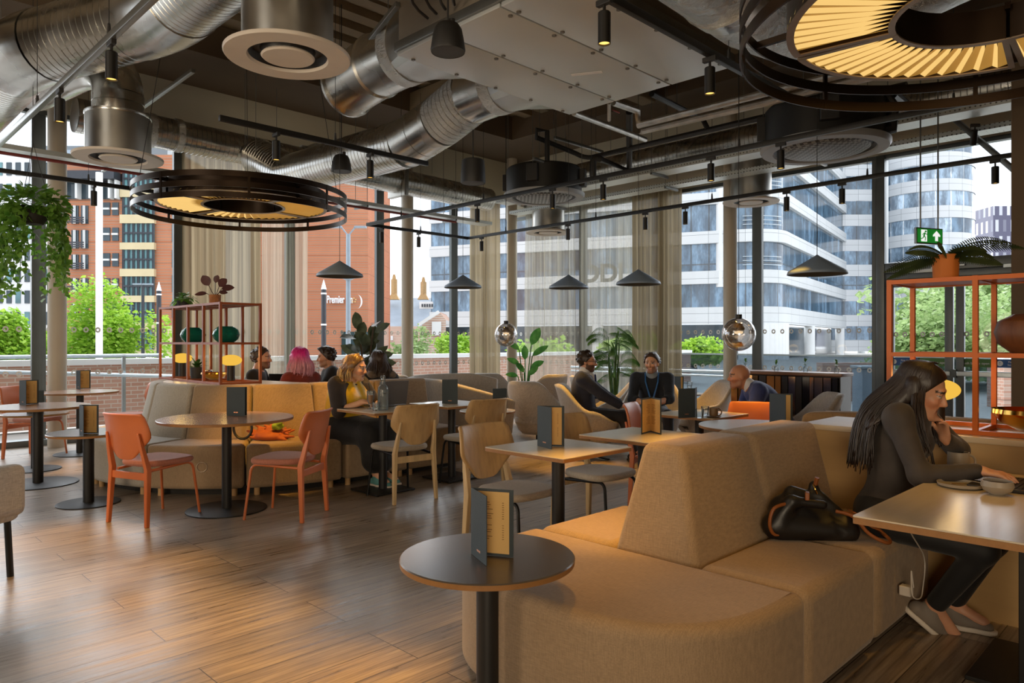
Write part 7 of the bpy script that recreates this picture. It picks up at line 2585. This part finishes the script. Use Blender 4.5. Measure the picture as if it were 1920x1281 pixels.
# charger and cable
a = at(1716, 996, 2.92); a.z = 0.72
t_ = thing('charger', 'white charging plug and lead hanging from the booth table to the bench socket', 'charger', (0, 0, 0))
pl_ = at(1690, 1105, 3.28)
pl_.y = 1.045
MB().box(pl_, (0.045, 0.05, 0.045)).build('plug', 'cable_white', t_, bevel=0.006)
c1 = [a, a + Vector((0.02, 0.03, -0.12)), pl_ + Vector((0.16, -0.03, 0.12)), pl_ + Vector((0.10, -0.04, -0.01)), pl_ + Vector((0.02, -0.05, -0.03)), pl_ + Vector((-0.05, -0.04, 0.0)), pl_ + Vector((-0.03, -0.03, 0.10)), pl_ + Vector((0.0, -0.03, 0.02))]
def smooth_path(P, n=6):
    out = []
    for i in range(len(P) - 1):
        p0, p1, p2, p3 = P[max(i - 1, 0)], P[i], P[i + 1], P[min(i + 2, len(P) - 1)]
        for k in range(n):
            t = k / n
            out.append(0.5 * ((2 * p1) + (p2 - p0) * t + (2 * p0 - 5 * p1 + 4 * p2 - p3) * t * t + (3 * p1 - p0 - 3 * p2 + p3) * t ** 3))
    return out + [P[-1]]
MB().tube(smooth_path([Vector(q) for q in c1]), 0.0028, 6).build('lead', 'cable_white', t_)

# ---------------- black leather bag on the bench
bc = Vector((3.36, 1.36, 0.452))
t_ = thing('handbag', 'slouched black handbag with tan handles on the bench', 'bag', bc, 0)
dx, dn = W(1, 0), W(0, 1)
S = SDF((-0.4, -0.4, -0.02), (0.4, 0.4, 0.45), 0.007)
e3 = lambda x, d, z: np.array(W(x, d, z))
S.cap(e3(-0.17, 0.0, 0.055), e3(0.13, -0.03, 0.035), 0.075, 0.05, k=0.03)
S.cap(e3(-0.14, 0.03, 0.12), e3(0.03, 0.02, 0.08), 0.07, 0.055, k=0.03)
S.cap(e3(-0.10, 0.05, 0.20), e3(0.02, 0.03, 0.165), 0.03, 0.03, k=0.04)
S.cap(e3(0.02, 0.04, 0.19), e3(0.13, -0.02, 0.085), 0.022, 0.022, k=0.03)
S.cap(e3(-0.13, -0.05, 0.18), e3(0.0, -0.06, 0.165), 0.022, 0.02, k=0.04)
S.cap(e3(-0.14, -0.04, 0.17), e3(-0.215, -0.02, 0.06), 0.03, 0.045, k=0.03)
S.ell(e3(0.005, 0.05, 0.225), (0.022, 0.022, 0.028), k=0.025)
S.cap(e3(-0.08, -0.005, 0.225), e3(0.12, -0.04, 0.125), 0.026, 0.02, k=0.015, sub=True)
for q0, q1, rr in (((-0.10, -0.115, 0.15), (-0.02, -0.105, 0.03), 0.017), ((0.02, -0.11, 0.12), (0.08, -0.09, 0.03), 0.014), ((-0.19, -0.10, 0.10), (-0.12, -0.10, 0.03), 0.014), ((-0.02, -0.12, 0.165), (0.05, -0.10, 0.075), 0.012)):
    S.cap(e3(*q0), e3(*q1), rr, k=0.016, sub=True)
S.cut((0, 0, 0.0), (0, 0, -1))
S.build('bag_body', 'bag_black', t_)
Q = lambda x, d, z: Vector(W(x, d, z))
MB().tube(smooth_path([Q(-0.15, -0.05, 0.17), Q(-0.225, -0.07, 0.15), Q(-0.245, -0.07, 0.08), Q(-0.22, -0.06, 0.03), Q(-0.17, -0.06, 0.04)]), 0.008, 8).build('handle', 'leather_tan', t_)
MB().tube(smooth_path([Q(0.06, -0.06, 0.135), Q(0.12, -0.10, 0.12), Q(0.18, -0.12, 0.05), Q(0.25, -0.13, 0.012), Q(0.285, -0.10, 0.014), Q(0.26, -0.04, 0.05), Q(0.19, 0.0, 0.10), Q(0.12, 0.02, 0.11)]), 0.008, 8).build('handle', 'leather_tan', t_)
MB().grid(lambda u, v: Q(0.13 + 0.13 * u, -0.09 + 0.07 * v - 0.02 * u, 0.135 - 0.10 * u + 0.008 * math.sin(u * 9)), 10, 3).build('tan_flap', 'leather_tan', t_, smooth=180, solid=0.004)
MB().box(Q(-0.07, -0.06, 0.205), (0.05, 0.02, 0.035), rz=0.4).build('handle_tab', 'leather_tan', t_, bevel=0.005)
MB().tube([Q(0.0, 0.02, 0.24), Q(0.005, 0.01, 0.275)], 0.010, 8).build('strap_end', 'leather_tan', t_)
MB().tube(smooth_path([Q(-0.02, -0.005, 0.245), Q(-0.015, -0.02, 0.225), Q(-0.01, -0.02, 0.205)]), 0.004, 6).build('gold_clasp', 'gold', t_)

# ---------------- colourful scarf and black strap bag on the curved bench
sc = onz(508, 822, 0.455)
sc = BC + (sc - BC).normalized() * 1.42; sc.z = 0.452
r_ = random.Random(3)
t_ = thing('scarf_bundle', 'crumpled orange and green scarf bundle on the curved bench', 'scarf', sc)
S = SDF((-0.35, -0.35, -0.02), (0.35, 0.35, 0.3), 0.008)
S.ell(e3(0, 0, 0.03), (0.15, 0.15, 0.06), k=0.02)
for i in range(60):
    a = r_.uniform(0, 6.28); rr = r_.uniform(0, 0.17)
    c = e3(1.1 * rr * math.cos(a), 0.7 * rr * math.sin(a), r_.uniform(0.02, 0.11) * (1 - rr * 2.5))
    d = e3(r_.uniform(-0.10, 0.10), r_.uniform(-0.04, 0.04), r_.uniform(-0.02, 0.045))
    S.cap(c, c + d, 0.016, 0.010, k=0.018)
S.cut((0, 0, 0), (0, 0, -1))
S.build('orange_cloth', 'scarf_orange', t_)
S = SDF((-0.35, -0.35, -0.02), (0.35, 0.35, 0.3), 0.008)
for i in range(6):
    c = e3(0.05 + r_.uniform(-0.02, 0.1), -0.05 + r_.uniform(-0.04, 0.02), r_.uniform(0.10, 0.155)); S.cap(c, c + e3(r_.uniform(-0.05, 0.05), -0.01, 0.02), 0.02, k=0.01)
S.build('green_cloth', 'scarf_green', t_)
tag(MB().tube([W(0.085 * math.cos(a), 0, 0.105 + 0.098 * math.sin(a)) for a in [2 * PI * i / 28 for i in range(28)]], 0.012, 8, True).build('black_hoop_bag', 'bag_black', loc=sc + W(-0.25, -0.04)), 'black looped bag strap standing beside the orange scarf bundle', 'bag')


# ---------------- mushroom lamps, vases, bowls
LAMPS = []
def mushroom(label, p, r=0.105):
    t_ = thing('table_lamp', label, 'lamp', p, 0, 'mushroom table lamps')
    MB().lathe([(0, 0), (0.038, 0), (0.038, 0.155), (0, 0.155)], n=28).build('lamp_base', 'lamp_base', t_, bevel=0.004)
    MB().ball((0, 0, 0.205), (r, r, r * 0.53), 36, 18).build('lamp_shade', 'lamp_disc', t_)
    LAMPS.append(Vector(p) + Vector((0, 0, 0.205)))


def on_shelf(px_, x, z):
    t = (px_ - CX) / F
    return Vector((x, x * (1 - t) / (1 + t), z))


z1 = SH1.z + 0.026
mushroom('glowing mushroom lamp at the front corner of the brown shelf', on_shelf(433, 3.11, z1))
mushroom('glowing mushroom lamp behind the dark pot on the brown shelf', on_shelf(342, 3.11, z1))
mushroom('glowing mushroom lamp behind the head of the woman in black', on_shelf(1757, 4.42, 0.892), 0.112)
def glass_vase(label, p, r=0.13, hh=0.165):
    t_ = thing('glass_vase', label, 'vase', p, 0, 'green glass vases')
    MB().lathe([(0, 0.0), (r * 0.55, 0.0), (r * 0.88, hh * 0.22), (r, hh * 0.5), (r * 0.88, hh * 0.8), (r * 0.55, hh), (r * 0.5, hh), (r * 0.82, hh * 0.78), (r * 0.94, hh * 0.5), (r * 0.8, hh * 0.2), (0, 0.008)], n=48, flute=(16, 0.012)).build('glass_body', 'green_glass', t_)
zm = SH1.z + 0.407
glass_vase('squat green glass vase near the shelf front corner', on_shelf(424, 3.11, zm))
glass_vase('squat green glass vase farther along the brown shelf', on_shelf(362, 3.11, zm))
def bowl(label, p, r, hh, mat):
    return tag(MB().lathe([(0, 0), (r * 0.35, 0), (r * 0.75, hh * 0.35), (r, hh * 0.8), (r * 0.98, hh), (r * 0.93, hh * 0.9), (r * 0.7, hh * 0.42), (0, hh * 0.12)], n=44).build('metal_bowl', mat, loc=p), label, 'bowl')
bowl('shiny gold bowl on the brown shelf', on_shelf(402, 3.08, z1), 0.13, 0.075, 'gold')
bowl('small silver bowl behind the gold one on the brown shelf', on_shelf(386, 3.2, z1), 0.07, 0.08, 'silver')
bowl('large shiny gold bowl on the booth ledge inside the orange shelf', on_shelf(1932, 4.36, 0.917), 0.165, 0.105, 'gold')
p = on_shelf(1938, 4.4, SH2.z + 0.407)
vz = MB()
pr = [(0.09, 0.0), (0.15, 0.05), (0.168, 0.11), (0.15, 0.165), (0.085, 0.20), (0.07, 0.20), (0.0, 0.19)]
vz.lathe(pr, n=11)
tag(vz.build('faceted_vase', 'vase_wood', smooth=0, loc=p, bevel=0.004), 'faceted brown wooden vase on the orange shelf', 'vase')


# ---------------- plants
def pot(t_, r0, r1, hh, mat, z=0.0, ring=None):
    MB().lathe([(0, z), (r0, z), (r1, z + hh), (r1 * 0.93, z + hh), (r1 * 0.9, z + hh - 0.01), (0, z + hh - 0.012)], n=36, flute=ring).build('plant_pot', mat, t_)
    MB().lathe([(0, z + hh - 0.008), (r1 * 0.9, z + hh - 0.008)], n=24).build('soil', 'soil', t_)


def rdir(el0, el1, r_=random):
    a, e = r_.uniform(0, 2 * PI), r_.uniform(el0, el1)
    return Vector((math.cos(a) * math.cos(e), math.sin(a) * math.cos(e), math.sin(e)))


# hanging ivy
ip = at(62, 402, 6.5)
t_ = thing('hanging_ivy', 'ivy plant trailing from a hanging basket in front of the painted column', 'plant', ip)
MB().lathe([(0, -0.10), (0.08, -0.09), (0.14, 0.0), (0.15, 0.06), (0.13, 0.06), (0, 0.02)], n=28).build('basket', 'black_pot', t_)
for k in range(3):
    a = k * 2 * PI / 3
    MB().cyl((0.14 * math.cos(a), 0.14 * math.sin(a), 0.06), (0, 0, 0.65), 0.0025, n=5).build('cable', 'black_plastic', t_)
MB().cyl((0, 0, 0.65), (0, 0, 5.2 - ip.z), 0.003, n=5).build('cable', 'black_plastic', t_)
fo, stm = MB(), MB()
r_ = random.Random(11)
def ivyleaf(mb, p, d, s):
    d = d.normalized(); sd = d.cross(Vector((r_.uniform(-1, 1), r_.uniform(-1, 1), 1))).normalized()
    mb.add([p, p + sd * s * 0.5 + d * s * 0.25, p + sd * s * 0.28 + d * s * 0.6, p + d * s, p - sd * s * 0.28 + d * s * 0.6, p - sd * s * 0.5 + d * s * 0.25], [(0, 1, 2, 3), (0, 3, 4, 5)])
for k in range(420):
    d = rdir(-0.5, 1.3, r_)
    p = Vector((d.x * 0.25, d.y * 0.25, 0.08 + d.z * 0.15)) * r_.uniform(0.6, 1.15)
    ivyleaf(fo, p, d + Vector((0, 0, -0.6)), r_.uniform(0.045, 0.08))
for k in range(30):
    a = r_.uniform(0, 6.28); L = r_.uniform(0.2, 0.66)
    p = Vector((0.16 * math.cos(a), 0.16 * math.sin(a), 0.05)); q = [p.copy()]
    v = Vector((math.cos(a), math.sin(a), 0.3)) * 0.5
    for i in range(int(L / 0.035) + 3):
        v = (v * 0.72 + Vector((r_.uniform(-0.12, 0.12), r_.uniform(-0.12, 0.12), -0.6)) * 0.5); p = p + v.normalized() * 0.04; q.append(p.copy())
        for _ in range(2):
            ivyleaf(fo, p + Vector((r_.uniform(-.03, .03), r_.uniform(-.03, .03), r_.uniform(-.03, .03))), Vector((r_.uniform(-1, 1), r_.uniform(-1, 1), -0.8)), r_.uniform(0.04, 0.07))
    stm.tube(q, 0.003, 4)
fo.build('foliage', 'ivy_leaf', t_, smooth=0)
stm.build('stems', 'ivy_leaf', t_)
# calathea in basket
p = on_shelf(403, 3.11, SH1.z + 0.80)
t_ = thing('potted_calathea', 'plant with dark red oval leaves in a woven pot on the brown shelf', 'plant', p)
pot(t_, 0.055, 0.06, 0.105, 'wicker')
lf, st = MB(), MB()
for dx_, z, L, wd, tl in ((-0.09, 0.20, 0.145, 0.10, 1.1), (0.05, 0.19, 0.13, 0.10, 0.9), (0.10, 0.165, 0.14, 0.075, 0.25), (-0.12, 0.12, 0.13, 0.05, 0.05), (0.06, 0.13, 0.09, 0.05, 0.1), (0.0, 0.23, 0.10, 0.07, 1.3)):
    b = Vector(W(dx_ * 0.75, r_.uniform(-0.02, 0.02), z))
    st.tube([Vector((0, 0, 0.09)), b * 0.55 + Vector((0, 0, 0.03)), b], 0.0035, 6)
    lf.leaf(b, Vector(W(math.copysign(1, dx_) * math.cos(tl), 0, math.sin(tl))), W(0, -1, 0.4), L, wd, 0.15, 6, 0.08)
lf.build('leaves', 'calathea_leaf', t_, smooth=60); st.build('stems', 'calathea_leaf', t_)
# little trailing plant
p = on_shelf(345, 3.11, SH1.z + 0.80)
t_ = thing('potted_pothos', 'small green plant in a low black pot on the brown shelf', 'plant', p)
pot(t_, 0.06, 0.075, 0.075, 'black_pot')
lf = MB()
for k in range(70):
    d = rdir(-0.1, 1.2, r_); b = Vector((0, 0, 0.07)) + d * r_.uniform(0.03, 0.10)
    lf.leaf(b, d + Vector((0, 0, -0.3)), (0, 0, 1), r_.uniform(0.05, 0.085), r_.uniform(0.035, 0.055), 0.5, 3)
lf.build('leaves', 'ivy_leaf', t_, smooth=60)
# plant on lower shelf
p = on_shelf(369, 3.05, z1)
t_ = thing('potted_fern', 'green strap-leaved plant in a dark pot between the shelf lamps', 'plant', p)
pot(t_, 0.06, 0.068, 0.12, 'black_pot')
lf = MB()
for k in range(26):
    d = rdir(0.35, 1.35, r_)
    lf.leaf(Vector((0, 0, 0.11)), d, (0, 0, 1), r_.uniform(0.12, 0.24), 0.035, 0.45, 6, 0.2)
lf.build('leaves', 'palm_leaf', t_, smooth=60)
# fern on the orange shelf
p = on_shelf(1773, 4.40, SH2.z + 0.80)
t_ = thing('potted_fern', 'feathery dark fern in an orange dimpled pot on the orange shelf', 'plant', p)
pot(t_, 0.060, 0.066, 0.135, 'terracotta_pot', 0.0, (28, 0.015))
lf, st = MB(), MB()
def frond(b, d, L, wd, droop, mbl, mbs, n=22, up=(0, 0, 1), narrow=0.012):
    d = Vector(d).normalized(); side = d.cross(Vector(up)).normalized(); q = []
    for i in range(n + 1):
        t = i / n
        q.append(b + d * (L * t) - Vector((0, 0, 1)) * droop * L * t * t)
    mbs.tube(q, 0.0022, 4)
    for i in range(2, n):
        t = i / n
        ln = wd * math.sin(PI * min(1, 0.12 + 0.88 * t)) ** 0.8
        fwd = (q[i + 1] - q[i - 1]).normalized()
        for s in (-1, 1):
            mbl.leaf(q[i], side * s + fwd * 0.45 + Vector((0, 0, 0.1)), up, ln, narrow, 0.35, 3, 0.1)
for dX, dD, z, L in ((1, -0.1, 0.55, 0.36), (0.9, 0.3, 0.45, 0.30), (1, 0.1, 0.70, 0.36), (-1, 0, 0.15, 0.26), (-0.9, -0.3, 0.45, 0.24), (-1, 0.3, 0.0, 0.22), (-0.5, -0.6, 0.5, 0.18), (0.4, -0.8, 0.4, 0.18), (0.7, -0.5, 0.15, 0.2)):
    frond(Vector((0, 0, 0.125)), W(dX, dD, z), L * 1.3, 0.056, 0.40, lf, st, 30, up=W(r_.uniform(-0.3, 0.3), -1, 0.8), narrow=0.012)
lf.build('fronds', 'fern_leaf', t_, smooth=60); st.build('stems', 'fern_leaf', t_)
# rubber plant
p = W(-1.95, 9.6)
t_ = thing('rubber_plant', 'rubber plant with broad dark leaves behind the straight bench', 'plant', p)
pot(t_, 0.16, 0.19, 0.36, 'black_pot')
lf, st = MB(), MB()
for k in range(4):
    a = k * 1.7; tp = Vector((0.12 * math.cos(a), 0.12 * math.sin(a), 1.34 + 0.07 * k))
    st.tube([Vector((0.05 * math.cos(a), 0.05 * math.sin(a), 0.34)), tp * 0.6 + Vector((0, 0, 0.3)), tp], 0.011, 6)
    for j in range(8):
        z = 0.95 + (tp.z - 0.95) * j / 7
        d = rdir(0.05, 0.6 + 0.7 * j / 7, r_)
        lf.leaf(Vector((tp.x * z / tp.z, tp.y * z / tp.z, z)) + d * 0.03, d, W(r_.uniform(-0.5, 0.5), -1, 0.5), r_.uniform(0.22, 0.32), r_.uniform(0.12, 0.15), 0.1, 6, 0.12)
lf.build('leaves', 'rubber_leaf', t_, smooth=60); st.build('stems', 'bark', t_)
# bird of paradise
p = W(0.22, 12.0)
t_ = thing('paradise_plant', 'tall plant with pointed green leaves by the corner column', 'plant', p)
pot(t_, 0.17, 0.2, 0.38, 'white_pot')
lf, st = MB(), MB()
for dX, dD, z, tl, L, wd in ((0.10, 0, 1.30, 1.15, 0.36, 0.16), (-0.10, 0, 1.22, 2.45, 0.26, 0.10), (0.12, 0, 1.12, 0.65, 0.34, 0.11), (-0.10, 0, 0.98, 2.6, 0.24, 0.10), (0.10, 0.1, 0.92, 0.55, 0.26, 0.11), (-0.02, -0.1, 0.85, 2.2, 0.24, 0.10), (0.05, -0.1, 0.80, 0.8, 0.24, 0.10), (0.0, 0.1, 1.05, 1.6, 0.28, 0.12), (-0.12, 0.05, 0.78, 2.9, 0.22, 0.09)):
    b = Vector(W(dX, dD, z))
    st.tube([Vector((0, 0, 0.36)), Vector((b.x * 0.5, b.y * 0.5, z * 0.65)), b], 0.009, 6)
    lf.leaf(b, W(math.cos(tl), 0.15, math.sin(tl)), W(0.1, -1, 0.35), L, wd, 0.1, 6, 0.25)
lf.build('leaves', 'paradise_leaf', t_, smooth=60); st.build('stems', 'paradise_leaf', t_)
# palm
p = W(1.62, 11.4)
t_ = thing('potted_palm', 'feathery palm between the suited man and the man with the lanyard', 'plant', p)
pot(t_, 0.17, 0.2, 0.38, 'white_pot')
lf, st = MB(), MB()
for k in range(24):
    a = r_.uniform(0, 6.28); hh = r_.uniform(0.72, 1.5)
    b = Vector((0.10 * math.cos(a), 0.10 * math.sin(a), hh))
    st.tube([Vector((0.03 * math.cos(a), 0.03 * math.sin(a), 0.36)), Vector((0.06 * math.cos(a), 0.06 * math.sin(a), hh * 0.6)), b], 0.007, 5)
    frond(b, Vector((math.cos(a), math.sin(a), r_.uniform(0.5, 1.3))), r_.uniform(0.35, 0.52), 0.20, 0.75, lf, st, 24, up=W(r_.uniform(-0.6, 0.6), -1, 0.9), narrow=0.009)
lf.build('fronds', 'palm_leaf', t_, smooth=60); st.build('stems', 'palm_leaf', t_)
# sprigs in little bottles on the console
for k, (y, lb) in enumerate(((3.56, 'nearest the column'), (3.2, 'second from the column'), (2.88, 'second from the door post'), (2.56, 'nearest the door post'))):
    t_ = thing('bud_vase', 'little glass bud vase with a green sprig on the console, ' + lb, 'vase', (7.58, y + 0.31, 1.038), 0, 'bud vases on the console')
    MB().lathe([(0, 0), (0.022, 0), (0.024, 0.04), (0.01, 0.06), (0.012, 0.075)], n=16).build('glass_body', 'clear_glass', t_)
    sp_ = MB()
    for j in range(8):
        sp_.leaf((0, 0, 0.06 + 0.008 * j), rdir(0.2, 1.2, r_), (0, 0, 1), 0.05, 0.022, 0.2, 3)
    sp_.build('sprig', 'palm_leaf', t_, smooth=60)
# =================== lamps ===================
def lamp_spot(p, target, power, ang=55, blend=0.6, col=(1.0, 0.60, 0.22), size=0.03):
    l = bpy.data.lights.new('spot_beam', 'SPOT')
    l.energy = power; l.color = col; l.spot_size = math.radians(ang); l.spot_blend = blend; l.shadow_soft_size = size
    o = bpy.data.objects.new('spot_beam', l); COL.objects.link(o)
    o.location = p
    d = (Vector(target) - Vector(p)).normalized()
    o.rotation_euler = d.to_track_quat('-Z', 'Y').to_euler()


for p in SPOTS:
    q = p - Vector((0, 0, 0.26))
    near = Vector(p.xy).length
    tgt = q - Vector((0, 0, 1))
    if abs(p.y - 5.57) < 0.05: tgt = Vector((p.x + 0.25, 6.35, 0.6))
    lamp_spot(q, tgt, 240 if p.z < 3.5 else 30, 32, 1.0, (1.0, 0.50, 0.07))
for y in (2.4, 3.45):
    lamp_spot((1.29, y, 2.85), (1.35, y + 0.05, 0), 330, 30, 1.0, (1.0, 0.50, 0.07))
for x, y in ((2.05, 1.75), (2.55, 1.2), (3.2, 1.1), (3.75, 0.5)):
    lamp_spot((x, y, 3.05), (x + 0.1, y, 0), 34, 56, 1.0, (1.0, 0.50, 0.07))
for x in (2.35,):
    lamp_spot((x, 2.23, 2.85), (x, 2.2, 0), 50, 38, 1.0, (1.0, 0.50, 0.07))


def lamp_area(p, size, power, col, target=None):
    l = bpy.data.lights.new('fill_lamp', 'AREA')
    l.energy = power; l.color = col; l.size = size; l.shape = 'DISK'
    o = bpy.data.objects.new('fill_lamp', l); COL.objects.link(o)
    o.location = p
    if target is not None:
        d = (Vector(target) - Vector(p)).normalized()
        o.rotation_euler = d.to_track_quat('-Z', 'Y').to_euler()


# added fill lamps, no real fittings, brightening the room from behind the camera
lamp_area((-2.5, -1.0, 4.6), 3.0, 4, (1.0, 0.74, 0.46), (2.0, 2.5, 1.0))
lamp_area((1.5, -3.5, 4.6), 3.0, 2, (1.0, 0.74, 0.46), (4.0, 1.5, 1.0))
lamp_area((-3.8, 4.0, 4.6), 3.0, 26, (1.0, 0.90, 0.76), (2.0, 5.5, 1.0))

for p in LAMPS:
    l = bpy.data.lights.new('lamp_glow', 'POINT'); l.energy = 5; l.color = (1, 0.62, 0.2); l.shadow_soft_size = 0.12
    o = bpy.data.objects.new('lamp_glow', l); COL.objects.link(o); o.location = p + Vector((0, 0, -0.0))

lamp_area((-2.5, -2.0, 1.6), 2.5, 140, (1.0, 0.80, 0.56), (1.0, 1.5, 5.0))  # added uplights, out of view, to lift the dark ceiling
lamp_area((-3.5, 4.5, 1.6), 2.0, 100, (1.0, 0.82, 0.60), (0.5, 5.5, 5.0))


# two added sun lamps, boosting the overcast sky's light through the glass walls
for d, e in (((-0.25, -1.0, -0.62), 3.4), ((-1.0, -0.25, -0.62), 3.0)):
    l = bpy.data.lights.new('daylight_boost', 'SUN'); l.energy = e; l.angle = math.radians(70); l.color = (0.93, 0.97, 1.0)
    o = bpy.data.objects.new('daylight_boost', l); COL.objects.link(o)
    o.location = (14, 14, 9)
    o.rotation_euler = Vector(d).to_track_quat('-Z', 'Y').to_euler()
# =================== camera, sky, render settings ===================
cam = bpy.data.cameras.new('camera')
cam.sensor_width = 36
cam.lens = F / 1920 * 36
cam.clip_start = 0.05; cam.clip_end = 500
co = bpy.data.objects.new('camera', cam)
COL.objects.link(co)
co.location = (0, 0, EYE)
co.rotation_euler = (PI / 2, 0, -PI / 4)
scene.camera = co
w = bpy.data.worlds.new('sky'); scene.world = w
w.use_nodes = True
nt = w.node_tree; nt.nodes.clear()
wo_ = nt.nodes.new('ShaderNodeOutputWorld'); bg = nt.nodes.new('ShaderNodeBackground')
tc = nt.nodes.new('ShaderNodeTexCoord'); mp = nt.nodes.new('ShaderNodeMapping'); mp.inputs['Scale'].default_value = (2, 2, 5)
nz = nt.nodes.new('ShaderNodeTexNoise'); nz.inputs['Scale'].default_value = 1.6; nz.inputs['Detail'].default_value = 5
rp = nt.nodes.new('ShaderNodeValToRGB')
rp.color_ramp.elements[0].position = 0.35; rp.color_ramp.elements[0].color = (0.66, 0.73, 0.84, 1)
rp.color_ramp.elements[1].position = 0.62; rp.color_ramp.elements[1].color = (0.92, 0.95, 1.0, 1)
nt.links.new(tc.outputs['Generated'], mp.inputs[0]); nt.links.new(mp.outputs[0], nz.inputs['Vector']); nt.links.new(nz.outputs['Fac'], rp.inputs[0])
nt.links.new(rp.outputs[0], bg.inputs[0]); nt.links.new(bg.outputs[0], wo_.inputs[0])
bg.inputs[1].default_value = 1.6
scene.view_settings.view_transform = 'Standard'
scene.view_settings.look = 'None'
scene.view_settings.gamma = 1.04
scene.view_settings.exposure = 0.42
c = scene.cycles
c.use_denoising = True
c.max_bounces = 8; c.diffuse_bounces = 4; c.glossy_bounces = 4; c.transmission_bounces = 6; c.transparent_max_bounces = 20
c.sample_clamp_indirect = 4.0
c.caustics_reflective = False; c.caustics_refractive = False
